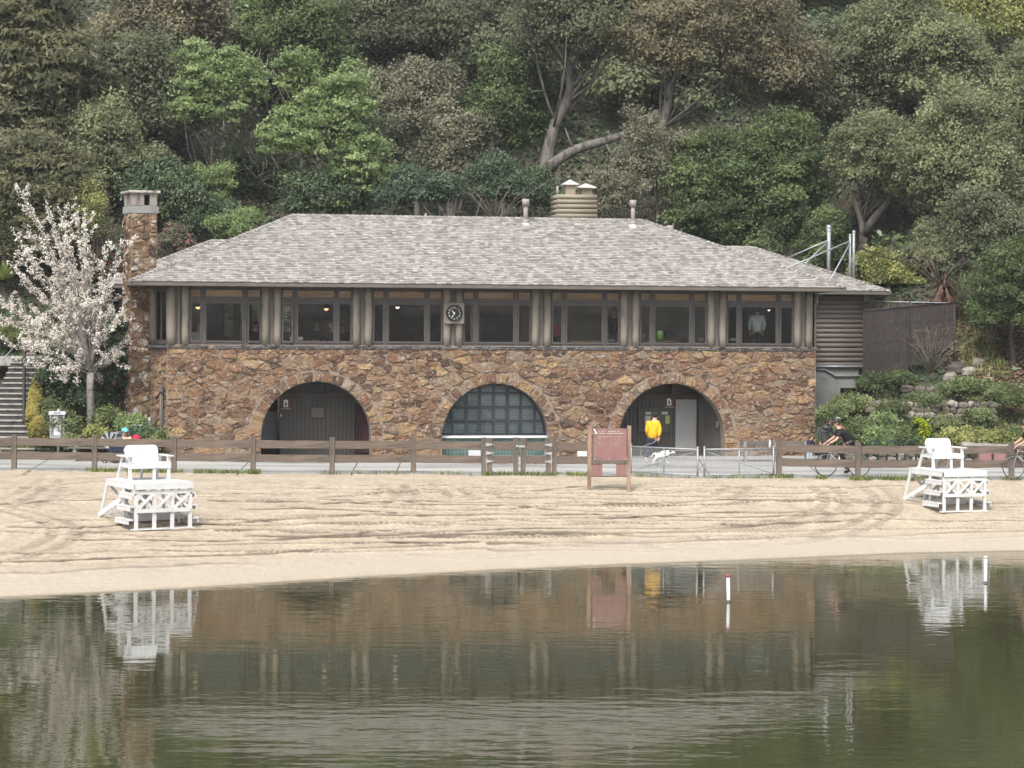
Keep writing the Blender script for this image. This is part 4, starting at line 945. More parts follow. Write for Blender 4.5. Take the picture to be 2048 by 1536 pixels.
m_ = MB(); m_.box(dr, dr + .5, YR - .3, YR + .05, ZF, Bz(796, 1400, YR)); m_.build('door_jamb', MT['wood_dark'], rec2)
dd = empty('dark_door'); dd.parent = rec2
m_ = MB(); da, db = Bu(1410, 1.1, 850), Bu(1443, .7, 850); m_.bar((da, 1.25, (ZF + ZF + 2.2) / 2), (db, .75, (ZF + ZF + 2.2) / 2), .05, 2.2); m_.build('door_leaf', MT['boards'], dd)
m_ = MB(); m_.box(db - .16, db - .1, .72, .8, ZF + .98, ZF + 1.14); m_.box(db - .2, db - .1, .70, .74, ZF + .94, ZF + .97); m_.ell((db - .12, .72, ZF + 1.22), .025, 8, 6); m_.build('lock', MT['galv'], dd)
nb = empty('notice_board'); nb.parent = bld
x0, x1 = Bu(1276, YR), Bu(1345, YR); z0_, z1_ = Bz(866, 1310, YR), Bz(815, 1310, YR); y = YR - .02
m_ = MB(); t = .09
for (q0, q1, q2, q3) in ((x0, x1, z0_, z0_ + t), (x0, x1, z1_ - t, z1_), (x0, x0 + t, z0_ + t, z1_ - t), (x1 - t, x1, z0_ + t, z1_ - t)): m_.box(q0, q1, y - .06, y, q2, q3)
m_.build('board_frame', MT['wood_dark'], nb, bevel=.008)
m_ = MB(); m_.box(x0 + t, x1 - t, y - .02, y - .005, z0_ + t, z1_ - t); m_.build('backing', MT['boards'], nb)
for (px, py, w, h, mm) in ((1296, 826, 12, 5, 'paper'), (1329, 826, 12, 5, 'paper'), (1295, 840, 11, 17, 'paper'), (1335, 839, 10, 16, 'paper_green'), (1309, 838, 9, 12, 'paper')):
    u_, z_ = B(px, py, YR); m_ = MB(); m_.box(u_ - w / 118, u_ + w / 118, y - .026, y - .022, z_ - h / 118, z_ + h / 118); sp_ = m_.build('notice', MT[mm], nb)
    m_ = MB()
    for k in range(max(1, int(h / 4))): m_.box(u_ - w / 150, u_ + w / 150 * (.4 + random.random() * .6), y - .028, y - .0265, z_ + h / 118 - .03 - k * .05 - .008, z_ + h / 118 - .03 - k * .05)
    m_.build('printed_lines', MT['boards'], sp_)
# centre arch: steel window, blinds, sill, tiled counter front
uc, zc, r = ARCH[1]; ys = .42
aw = empty('arched_window'); aw.parent = bld
zs = Bz(871, 990, ys); zs2 = Bz(875.5, 990, ys)
m_ = MB()
def inside(u, z, rr): return z <= zc or (u - uc) ** 2 + (z - zc) ** 2 < rr * rr
for px in (904.4, 932.6, 959.5, 987, 1015, 1041.5, 1069.5):
    u_ = Bu(px, ys, 840); h = math.sqrt(max(0, r * r - (u_ - uc) ** 2)); wd = .035 if px not in (932.6, 1015) else .05; m_.box(u_ - wd, u_ + wd, ys, ys + .06, zs, zc + h - .005)
for py in (785.5, 813.3, 841, 867.5):
    z_ = Bz(py, 990, ys); h = r - .01 if z_ < zc else math.sqrt(max(0, r * r - (z_ - zc) ** 2)); m_.box(uc - h, uc + h, ys + .003, ys + .057, z_ - .028, z_ + .028)
n = 32; ring = [(uc + rr * math.cos(t), zc + rr * math.sin(t)) for rr in (r + .02, r - .07) for t in np.linspace(0, math.pi, n)]
m_.add([(a, ys - .01, b_) for a, b_ in ring] + [(a, ys + .07, b_) for a, b_ in ring], [(i, i + 1, n + i + 1, n + i) for i in range(n - 1)] + [(n + i, n + i + 1, 3 * n + i + 1, 3 * n + i) for i in range(n - 1)])
m_.build('steel_muntins', MT['steelbar'], aw)
disc = [(uc + (r - .04) * math.cos(t), zc + (r - .04) * math.sin(t)) for t in np.linspace(0, math.pi, 40)]
m_ = MB(); poly = [(uc + r - .04, zs)] + disc + [(uc - r + .04, zs)]; m_.prism(poly, ys + .03, ys + .034); m_.build('pane', MT['glass'], aw)
m_ = MB(); z_ = zs + .02
while z_ < zc + r - .05:
    h = r - .08 if z_ < zc else math.sqrt(max(0, (r - .08) ** 2 - (z_ - zc) ** 2))
    if h > .1: m_.add([(uc - h, ys + .13, z_), (uc + h, ys + .13, z_), (uc + h, ys + .17, z_ + .038), (uc - h, ys + .17, z_ + .038)], [(0, 1, 2, 3)])
    z_ += .05
tag(m_.build('blind_slats', MT['blind'], aw), kind='stuff')
m_ = MB(); m_.box(uc - r - .05, uc + r + .05, ys + .25, ys + .3, ZF, zc + r); m_.build('dark_room_sheet', MT['black_metal'], aw)  # black sheet stands in for the darkness of the room behind the blinds
m_ = MB(); m_.box(uc - r, uc + r, ys - .16, ys + .08, zs2, zs - .0); m_.build('counter_sill', MT['white_paint'], aw)
m_ = MB(); m_.box(uc - r, uc + r, ys - .05, ys + .1, ZF, zs2); tf = m_.build('tiled_front', MT['grout'], aw)
m_ = MB(); s_ = .118; nx_ = int(2 * r / s_)
for i in range(nx_ + 1):
    for j in range(6):
        a = uc - r + i * s_ + .006; z_ = zs2 - (j + 1) * s_
        if a + s_ < uc + r and z_ > ZF: m_.box(a, a + s_ - .012, ys - .056, ys - .049, z_ + .006, z_ + s_ - .006)
tag(m_.build('wall_tiles', MT['tile'], tf), kind='stuff')
for (px, py, w, h, off) in ((949, 907, 24, 13, ys - .06), (1164, 909, 20, 14, -.06)):
    u_, z_ = B(px, py, off); m_ = MB(); m_.box(u_ - w / 120, u_ + w / 120, off - .03, off, z_ - h / 120, z_ + h / 120); m_.build('white_hatch', MT['white_plate'], bld)
# --- clock hung between two log posts
ck = empty('wall_clock', (0, 0, 0), 0); u_, z_ = B(908.3, 626.5, -.2); ck.location = BW(u_, -.2, z_); ck.rotation_euler = (0, 0, TH)
tag(ck, 'round black clock with white figures on a square brown board under the eave', 'clock')
m_ = MB(); m_.box(-.335, .335, 0, .05, -.345, .345); m_.build('backboard', MT['log'], ck, bevel=.01)
ring_M = Matrix.Rotation(R(90), 4, 'X')
m_ = MB(); m_.lathe([(0, .0), (.262, .0), (.275, .02), (.262, .06), (.24, .062), (.235, .035)], (0, 0, 0), 32, ring_M); m_.build('rim', MT['black_metal'], ck)
m_ = MB(); m_.lathe([(0, .04), (.24, .04)], (0, 0, 0), 32, ring_M); m_.build('dial', MT['black_metal'], ck)
def text_mesh(txt, size, loc, parent, mat_, name='numeral', rot=None):
    cu = bpy.data.curves.new('t', 'FONT'); cu.body = txt; cu.size = size; cu.align_x = 'CENTER'; cu.align_y = 'CENTER'; cu.extrude = .002; cu.resolution_u = 2
    to = bpy.data.objects.new('t', cu); COL.objects.link(to); dg = bpy.context.evaluated_depsgraph_get(); me = bpy.data.meshes.new_from_object(to.evaluated_get(dg)); bpy.data.objects.remove(to)
    me.name = name; return link(name, me, parent, mat_, loc, rot or (R(90), 0, 0))
for h in range(1, 13):
    a = math.pi / 2 - h * math.pi / 6; text_mesh(str(h), .085, (.185 * math.cos(a), -.046, .185 * math.sin(a)), ck, MT['signwhite'])
for (ang, L, w, nm) in ((90 - (10 + 35 / 60) * 30, .10, .028, 'hour_hand'), (90 - 35 * 6, .17, .018, 'minute_hand')):
    a = R(ang); d = Vector((math.cos(a), 0, math.sin(a))); m_ = MB(); m_.bar(Vector((0, -.052 - (.004 if w < .02 else 0), 0)) - d * .03, Vector((0, -.052 - (.004 if w < .02 else 0), 0)) + d * L, .006, w, (d.z, 0, -d.x)); m_.build(nm, MT['signwhite'], ck)
# --- pendant lamps inside
def pendant(px, py, off, col='bulb', s=1.0, lab=''):
    u_, z_ = B(px, py, off); q = empty('pendant_lamp', BW(u_, off, z_), 0, lab, 'lamp')
    m_ = MB(); m_.lathe([(.045 * s, .2 * s), (.06 * s, .15 * s), (.17 * s, .02 * s), (.18 * s, 0)], (0, 0, 0), 16); m_.tube([(0, 0, .18 * s), (0, 0, max(.3, ZE - z_))], .01, 6); m_.build('lamp_shade', MT['black_metal'], q)
    m_ = MB(); m_.ell((0, 0, .01), .075 * s, 12, 8); m_.build('bulb', MT[col], q)
pendant(396, 614, 2.4, 'bulb', 1.1, 'glowing amber pendant lamp seen through the first window from the left')
pendant(652.5, 617, 2.4, 'bulb', 1.1, 'dim pendant lamp seen through the second window from the left')
pendant(795, 614, 3.0, 'bulb_white', .9, 'bright pendant lamp seen through the window left of the clock')
pendant(1538, 620, 2.6, 'bulb_white', .6, 'small bright pendant lamp behind the man in a white shirt')
# ------------------------------------------------------------------ beach fence
def fpt(px): 
    y = float(np.interp(px, [a for a, _ in _fp], [b for _, b in _fp])); g = G(px, y, ZP); return Vector((g.x, float(fence_y(g.x)), ZP))
def post(parent, px, h=1.05, w=.15, name='post', sink=.1):
    p_ = fpt(px); m_ = MB(); m_.box(-w / 2, w / 2, -.06, .06, -sink, h + random.uniform(-.02, .02)); o_ = m_.build(name, MT['post'], parent, (p_.x, p_.y, ZP), (0, R(random.uniform(-.8, .8)), 0), bevel=.012); return p_
def rail(parent, a, b_, z, h=.225, gap=.08, name='rail'):
    d = (b_ - a).normalized(); a2, b2 = a + d * gap, b_ - d * gap; m_ = MB(); L = (b2 - a2).length; n = 6
    vs_ = []
    for k in range(n + 1):
        t = L * k / n; dz = random.uniform(-.008, .008)
        vs_ += [(t, -.025, -h / 2 + dz), (t, .025, -h / 2 + dz), (t, .025, h / 2 + random.uniform(-.007, .007)), (t, -.025, h / 2 + random.uniform(-.007, .007))]
    fs = [(4 * k + i, 4 * k + (i + 1) % 4, 4 * k + 4 + (i + 1) % 4, 4 * k + 4 + i) for k in range(n) for i in range(4)] + [(3, 2, 1, 0), (4 * n, 4 * n + 1, 4 * n + 2, 4 * n + 3)]
    m_.add(vs_, fs); m_.build(name, MT['fence'], parent, (a2.x, a2.y, z), (0, 0, math.atan2(d.y, d.x)))
RZ1, RZ2 = ZP + .83, ZP + .42
fe = empty('wooden_fence', (0, 0, 0), 0, 'weathered two rail wooden fence left of the gate along the sand', 'fence')
pp = [fpt(-290), ] ; post(fe, -290)
for px in (-130, 28, 189, 348, 506, 664, 827): pp.append(post(fe, px))
pp.append(post(fe, 967.5, 1.08, .15)); 
for a, b_ in zip(pp[:-1], pp[1:]): rail(fe, a, b_, RZ1); rail(fe, a, b_, RZ2)
gt = empty('wooden_gate', (0, 0, 0), 0, 'double leaf wooden gate with steel hinges in front of the tiled arch', 'gate')
g = [fpt(979), fpt(1031.5), fpt(1046), fpt(1096.5)]
for k, p_ in enumerate(g):
    m_ = MB(); m_.box(-.075, .075, -.05, .05, .02 if k else -.02, 1.06 + .02 * (k % 2)); m_.build('stile', MT['post'], gt, (p_.x, p_.y - .02, ZP), None, bevel=.012)
for a, b_ in ((g[0], g[1]), (g[2], g[3])): rail(gt, a, b_, RZ1); rail(gt, a, b_, RZ2)
for (p_, sgn) in ((g[0], 1), (g[3], -1)):
    for z in (.87, .62, .38):
        m_ = MB(); m_.prism([(-.11 * sgn, z - .05), (-.06 * sgn, z - .05), (.12 * sgn, z - .008), (.12 * sgn, z + .008), (-.06 * sgn, z + .05), (-.11 * sgn, z + .05)], -.085, -.075); m_.build('strap_hinge', MT['galv'], gt, (p_.x, p_.y - .01, ZP))
m_ = MB(); m_.box(-.17, .06, -.09, -.075, .79, .85); m_.ell((-.17, -.085, .82), .045, 8, 6); m_.build('latch', MT['galv'], gt, (g[2].x, g[2].y - .01, ZP))
fe2 = empty('wooden_fence', (0, 0, 0), 0, 'short wooden fence length between the gate and the maroon board', 'fence')
a = post(fe2, 1108, 1.08, .14); b_ = fpt(1190); post(fe2, 1190)
rail(fe2, a, b_, RZ1); rail(fe2, a, b_, RZ2)
fe3 = empty('wooden_fence', (0, 0, 0), 0, 'weathered two rail wooden fence in front of the cyclist on the right', 'fence')
pr_ = [post(fe3, 1558, 1.08, .17)]
for px in (1716, 1872, 2023, 2180, 2340): pr_.append(post(fe3, px, 1.05))
for a, b_ in zip(pr_[:-1], pr_[1:]): rail(fe3, a, b_, RZ1); rail(fe3, a, b_, RZ2)

# ------------------------------------------------------------------ chain link gates
def chain_gate(a, b_, h, label):
    q = empty('chain_link_gate', a, math.atan2(b_.y - a.y, b_.x - a.x), label, 'gate', 'chain link gates beside the maroon board'); L = (Vector((b_.x, b_.y)) - Vector((a.x, a.y))).length; r = .022
    m_ = MB(); m_.tube([(0, 0, 0), (0, 0, h + .04)], r * 1.3, 8); m_.ell((0, 0, h + .06), .035, 8, 6); m_.build('gate_post', MT['galv'], q)
    m_ = MB(); m_.tube([(L, 0, 0), (L, 0, h + .04)], r * 1.3, 8); m_.ell((L, 0, h + .06), .035, 8, 6); m_.build('gate_post', MT['galv'], q)
    m_ = MB(); m_.tube([(0, 0, h), (L, 0, h)], r, 8); m_.build('top_rail', MT['galv'], q)
    m_ = MB(); m_.tube([(0, 0, .06), (L, 0, .06)], r, 8); m_.build('bottom_rail', MT['galv'], q)
    m_ = MB(); m_.tube([(L / 2, 0, .06), (L / 2, 0, h)], r * .8, 8); m_.build('mid_post', MT['galv'], q)
    m_ = MB(); m_.tube([(L * .05, 0, .1), (L * .95, 0, h * .9)] if 'first' in label or 'left' in label else [(L * .05, 0, h * .9), (L * .95, 0, .1)], .008, 5); m_.build('brace_rod', MT['galv'], q)
    m_ = MB(); s_ = .075; n = int((L + h) / s_) + 1
    for k in range(-int(h / s_), int(L / s_) + 1):
        for sg in (1, -1):
            x0 = k * s_; x1 = x0 + (h - .06); 
            if sg < 0: x0, x1 = x1, x0
            p0, p1 = Vector((x0, 0, .06)), Vector((x1, 0, h)); d = p1 - p0
            lo, hi = 0.0, 1.0
            if abs(d.x) > 1e-6:
                t0, t1 = (0 - p0.x) / d.x, (L - p0.x) / d.x; lo = max(lo, min(t0, t1)); hi = min(hi, max(t0, t1))
            if hi - lo > .02: m_.bar(p0 + d * lo + Vector((0, .004 * sg, 0)), p0 + d * hi + Vector((0, .004 * sg, 0)), .0062, .0062, (0, 1, 0))
    tag(m_.build('wire_mesh', MT['galv'], q), kind='stuff'); return q
ga_, gb_ = G(1262, 947, ZP), G(1395, 954.5, ZP); hgt = .80
chain_gate(ga_, gb_, hgt, 'chain link gate leaf on the left, hinged beside the maroon board')
ga2, gb2 = G(1408.5, 954, ZP), G(1547, 952.5, ZP); chain_gate(ga2, gb2, hgt, 'chain link gate leaf ending at the thick wooden post')
m_ = MB(); m_.tube([Vector((gb_.x, gb_.y, ZP + .28)).lerp(Vector((ga2.x, ga2.y, ZP + .28)), t) - Vector((0, .03, .08 * 4 * t * (1 - t))) for t in np.linspace(0, 1, 8)], .012, 5); tag(m_.build('lock_chain', MT['galv']), 'short steel chain joining the two chain link gate leaves', 'chain')

# ------------------------------------------------------------------ maroon rules board
sb = empty('notice_board', (0, 0, 0), 0, 'faded maroon rules board on two bare wooden posts standing in the sand', 'sign')
zb0 = 1.08; pa, pb = G(1178.5, 977, zb0), G(1257.5, 977, zb0); pa.z = float(sand_h(pa.x, pa.y)); dS = F0 / pa.y
sb.location = (pa.x, pa.y, 0); sb.rotation_euler = (0, 0, math.atan2(pb.y - pa.y, pb.x - pa.x)); Ls = (pb - pa).length
def bz(py): return H0 - (py - PY0 - 4 * 0.25) / dS
MT['rawpost'] = mat('bare_post_wood', (0.28, 0.19, 0.14), 0.85, 0.25, 4, 0.3, 20, stretch=(1.5, 1.5, .25))
for x in (0, Ls):
    m_ = MB(); m_.box(x - .052, x + .052, -.05, .05, bz(981) - .1, bz(851.5)); m_.build('post', MT['rawpost'], sb, bevel=.006)
m_ = MB(); m_.box(.10, Ls - .07, -.02, .01, bz(920), bz(857)); bd = m_.build('board', MT['boardred'], sb)
for (x0, x1) in ((.065, .065 + .30), (Ls - .36, Ls - .07)): m_ = MB(); m_.box(x0, x1, -.015, .01, bz(951.5), bz(928)); m_.build('lower_panel', MT['boardred'], sb)
m_ = MB(); m_.box(.052, Ls - .052, -.03, .03, bz(928), bz(920.5)); m_.build('cross_rail', MT['post'], sb)
m_ = MB(); m_.box(.052, Ls - .052, -.02, .02, bz(954), bz(951.5)); m_.build('bottom_rail', MT['post'], sb)
m_ = MB(); y = -.024
def txtline(x0, x1, py, h, dens=.75):
    x = x0
    while x < x1:
        w = random.uniform(.012, .05); 
        if random.random() < dens: m_.box(x, min(x + w, x1), y, y + .003, bz(py) - h / 2, bz(py) + h / 2 * random.uniform(.6, 1))
        x += w + .008
txtline(.25, .85, 862.5, .022); txtline(.12, Ls - .13, 866.5, .026, .9); txtline(.2, Ls - .15, 873.5, .012, .6)
for k in range(9): txtline(.22, .45, 876 + k * 1.8, .006, .35); txtline(.6, Ls - .2, 876 + k * 1.8, .006, .4)
for k in range(5): m_.bar((.14, y, bz(880 + 6.5 * k)), (.20, y, bz(885 + 6.5 * k)), .003, .006, (0, 0, 1))
m_.build('worn_lettering', MT['paper'], bd)
m_ = MB(); m_.bar((.12, -.03, bz(858)), (.20, -.03, bz(868)), .004, .03); m_.ell((.42, -.026, bz(859)), .012, 6, 4); m_.ell((Ls * .5, -.026, bz(918)), .012, 6, 4); m_.ell((.14, -.026, bz(918)), .012, 6, 4); m_.ell((Ls - .1, -.026, bz(918)), .012, 6, 4); m_.build('tape_and_bolts', MT['signwhite'], bd)

# ------------------------------------------------------------------ lifeguard stands
def make_stand():
    q = empty('lifeguard_stand'); w, D_, h = 1.36, 1.95, 1.08; Wm = MT['white_paint']; T_ = .04; B_ = .09
    xs_ = [0, w / 3, 2 * w / 3, w]
    def pc(name, fn): m_ = MB(); fn(m_); m_.build(name, Wm, q)
    me = None
    for x in xs_: pc('front_post', lambda m_: m_.box(x - B_ / 2, x + B_ / 2, -.02, .025, 0, h - .02))
    pc('ground_skid', lambda m_: m_.box(-.12, w + .1, -.06, .06, -.01, .025))
    pc('front_board', lambda m_: m_.box(-.045, w + .045, -.06, -.022, h - .13, h - .01))
    pc('front_board', lambda m_: m_.box(0, w, -.018, .02, h - .25, h - .165))
    pc('mid_rail', lambda m_: m_.box(0, w, -.05, -.022, .40, .49))
    for k in range(3):
        a, b_ = xs_[k] + .05, xs_[k + 1] - .05
        pc('cross_brace', lambda m_: m_.bar((a, -.03, .50), (b_, -.03, h - .26), .025, .065))
        pc('cross_brace', lambda m_: m_.bar((b_, .0, .50), (a, .0, h - .26), .025, .065))
    # sides: second post, rear splayed leg, boards
    for sgn, x in ((-1, 0), (1, w)):
        xo = x + sgn * .02
        pc('side_post', lambda m_: m_.box(xo - .02, xo + .02, .72, .80, 0, h - .03))
        pc('rear_leg', lambda m_: m_.bar((xo + sgn * .14, D_ + .12, 0), (xo, D_ - .08, h - .03), .045, .095, (0, 1, 0)))
        pc('side_board', lambda m_: m_.box(x + sgn * .03 - .015, x + sgn * .03 + .015, -.05, D_, h - .135, h - .012))
        pc('diagonal_board', lambda m_: m_.bar((xo + sgn * .2, D_ + .02, .22), (xo, .8, h - .36), .025, .12))
        pc('side_skid', lambda m_: m_.bar((xo + sgn * .26, D_ + .2, .01), (xo + sgn * .05, .6, .01), .09, .03))
        for z, ins in ((.24, .08), (.55, .04), (.84, 0)):
            pc('ladder_rung', lambda m_: m_.box(xo - .07 + (sgn * (.05 + ins)), xo + .07 + (sgn * (.05 + ins)), -.02, .86, z - .02, z + .015))
            pc('ladder_rung_board', lambda m_: m_.box(xo + sgn * (.10 + ins) - .012, xo + sgn * (.10 + ins) + .012, -.02, .86, z - .11, z - .022))
    # rear frame
    for x in (w / 3, 2 * w / 3): pc('rear_post', lambda m_: m_.box(x - .04, x + .04, D_ - .1, D_ - .06, 0, h - .03))
    pc('rear_rail', lambda m_: m_.box(0, w, D_ - .06, D_ - .03, h - .14, h - .02))
    pc('rear_rail', lambda m_: m_.box(-.1, w + .1, D_ - .04, D_ - .0, .12, .24))
    for k in range(2): pc('cross_brace', lambda m_: m_.bar((xs_[k] + .05 if k else .05, D_ - .05, .26), (w / 2 if not k else w - .05, D_ - .05, h - .16), .025, .065)); pc('cross_brace', lambda m_: m_.bar((w / 2 if not k else w - .05, D_ - .08, .26), (.05 if not k else w / 2, D_ - .08, h - .16), .025, .065))
    pc('inner_shelf', lambda m_: m_.bar((.02, 1.0, .2), (w - .02, 1.0, .2), .03, .16))
    n = 13
    for k in range(n): pc('deck_plank', lambda m_: m_.box(-.05, w + .05, -.06 + k * (D_ + .06) / n, -.06 + (k + 1) * (D_ + .06) / n - .008, h - .01, h + .022))
    # wide seat on the rear of the deck
    s0, s1 = .22, 1.2; yb_, yf = 1.62, 1.0; z = h + .022
    for x in (s0 - .0, s1): 
        pc('chair_front_leg', lambda m_: m_.box(x - .04, x + .04, yf - .025, yf + .025, z, z + .56))
        pc('chair_back_leg', lambda m_: m_.bar((x, yb_ + .22, z), (x, yb_ - .10, z + .56), .045, .085, (0, 1, 0)))
        sg = -1 if x < .7 else 1
        pc('armrest', lambda m_: m_.box(x - .075 + sg * .03, x + .075 + sg * .03, yf - .1, yb_ + .05, z + .56, z + .59))
        pc('chair_side_rail', lambda m_: m_.box(x - .02, x + .02, yf, yb_, z + .30, z + .39))
        pc('chair_skid', lambda m_: m_.box(x - .05, x + .05, yf - .04, yb_ + .25, z, z + .02))
    xm_ = (s0 + s1) / 2
    pc('chair_front_leg', lambda m_: m_.box(xm_ + .12 - .035, xm_ + .12 + .035, yf - .02, yf + .02, z, z + .32))
    pc('chair_back_leg', lambda m_: m_.bar((xm_ + .1, yb_ + .22, z), (xm_ + .1, yb_ + .0, z + .4), .045, .07, (0, 1, 0)))
    pc('seat_apron', lambda m_: m_.box(s0 - .04, s1 + .04, yf - .045, yf - .027, z + .28, z + .39))
    for k in range(6): pc('seat_slat', lambda m_: m_.box(s0, s1, yf - .03 + k * .095, yf + .055 + k * .095, z + .392, z + .412))
    nb_ = 8; bx0, bx1 = s0 + .06, s1 - .06; wd = (bx1 - bx0) / nb_; ang = R(-14); Mb = Matrix.Translation((0, yb_ - .13, z + .40)) @ Matrix.Rotation(ang, 4, 'X')
    hb_ = .43
    for k in range(nb_):
        a, b_ = bx0 + k * wd + .003, bx0 + (k + 1) * wd - .003; rr = .11
        def topz(x): 
            e = min(x - bx0, bx1 - x); return hb_ if e >= rr else hb_ - rr + math.sqrt(max(0, rr * rr - (rr - e) ** 2))
        pts = [(a, 0), (b_, 0)] + [(x, topz(x)) for x in np.linspace(b_, a, 5)]
        pc('back_slat', lambda m_: m_.prism(pts, -.012, .012, Mb))
    for zz in (.06, .27): pc('back_rail', lambda m_: m_.box(bx0, bx1, .013, .04, zz, zz + .07, Mb))
    return q
def place_stand(q, px, py, zg, ang, label):
    g_ = G(px, py, zg); g_.z = zg; q.location = g_; q.rotation_euler = (0, 0, R(ang)); tag(q, label, 'lifeguard chair', 'white lifeguard stands on the sand')
st1 = make_stand()
def ground_fix(px, py):
    return sand_hit(px, py).z
st2 = copy_tree(st1)
place_stand(st1, 272, 1060, ground_fix(272, 1060) + .01, 30, 'white wooden lifeguard stand on the left, nearer the woman with the stroller')
place_stand(st2, 1888, 1024, ground_fix(1888, 1024) + .01, 20, 'white wooden lifeguard stand on the right, in front of the garden slope')
st2.scale = (.93, .93, 1.0)

# ------------------------------------------------------------------ swim buoys: white poles
def pole(px, top, foot, label, tilt, tip=True):
    g_ = G(px, foot, 0); S_ = F0 / g_.y; h = (foot - top) / S_; q = empty('marker_pole', g_, 0, label, 'marker pole', 'white marker poles standing in the lake'); q.rotation_euler = (0, R(tilt), 0)
    m_ = MB(); m_.tube([(0, 0, -.5), (0, 0, h - .06)], .036, 12); m_.build('shaft', MT['white_paint'], q)
    m_ = MB(); m_.tube([(0, 0, h - .06), (0, 0, h - .01), (0, 0, h)], [.037, .037, .02], 12); m_.build('red_tip' if tip else 'top_cap', mat('red_tip', (.35, .06, .05)) if tip else MT['white_paint'], q)
    m_ = MB(); m_.tube([(0, 0, .01), (0, 0, .035)], .042, 12); m_.build('dark_collar', MT['rubber'], q)
pole(1457, 1149, 1204, 'white red tipped marker pole in the water right of centre', -1.2)
pole(1971, 1112, 1166, 'white marker pole in the water below the right lifeguard stand', .5, False)

# ------------------------------------------------------------------ people: skinned bodies
def skin_obj(name, joints, edges, rad, mat_, parent, root=None, sub=2, smooth=True):
    names = list(joints); idx = {n: i for i, n in enumerate(names)}
    me = bpy.data.meshes.new(name); me.from_pydata([tuple(joints[n]) for n in names], [(idx[a], idx[b_]) for a, b_ in edges], []); o_ = link(name, me, parent, mat_)
    sm = o_.modifiers.new('skin', 'SKIN'); sm.use_smooth_shade = True
    if not me.skin_vertices: me.skin_vertices.new()
    for n in names:
        v = me.skin_vertices[0].data[idx[n]]; r = rad[n]; v.radius = r if isinstance(r, tuple) else (r, r); v.use_root = (n == (root or names[0]))
    if sub: s_ = o_.modifiers.new('subsurf', 'SUBSURF'); s_.levels = 1; s_.render_levels = sub
    return o_
_hand = {}
def hand(parent, pos, direction, mat_, s=1.0, side=1):
    if 'me' not in _hand:
        J = {'w': (0, 0, 0), 'p': (0, 0, .05)}; E_ = [('w', 'p')]; Rr = {'w': (.026, .018), 'p': (.036, .016)}
        for i, (x, l) in enumerate(((-.03, .062), (-.010, .074), (.010, .068), (.03, .052))):
            J[f'a{i}'] = (x, 0, .088); J[f'b{i}'] = (x * 1.05, -.014, .088 + l * .5); J[f'c{i}'] = (x * 1.05, -.036, .088 + l * .85); E_ += [('p', f'a{i}'), (f'a{i}', f'b{i}'), (f'b{i}', f'c{i}')]
            Rr[f'a{i}'] = .0095; Rr[f'b{i}'] = .0088; Rr[f'c{i}'] = .007
        J['t0'] = (.038, -.006, .035); J['t1'] = (.056, -.02, .066); J['t2'] = (.052, -.034, .09); E_ += [('w', 't0'), ('t0', 't1'), ('t1', 't2')]; Rr['t0'] = .012; Rr['t1'] = .0105; Rr['t2'] = .008
        o_ = skin_obj('hand', J, E_, Rr, mat_, parent, 'w', 1); _hand['me'] = o_.data; _hand['o'] = o_
    else: o_ = _hand['o'].copy(); COL.objects.link(o_)
    o_.parent = parent; o_.location = pos; o_.rotation_mode = 'QUATERNION'; o_.rotation_quaternion = Vector(direction).to_track_quat('Z', 'Y') ; o_.scale = (s * side, s, s)
    return o_
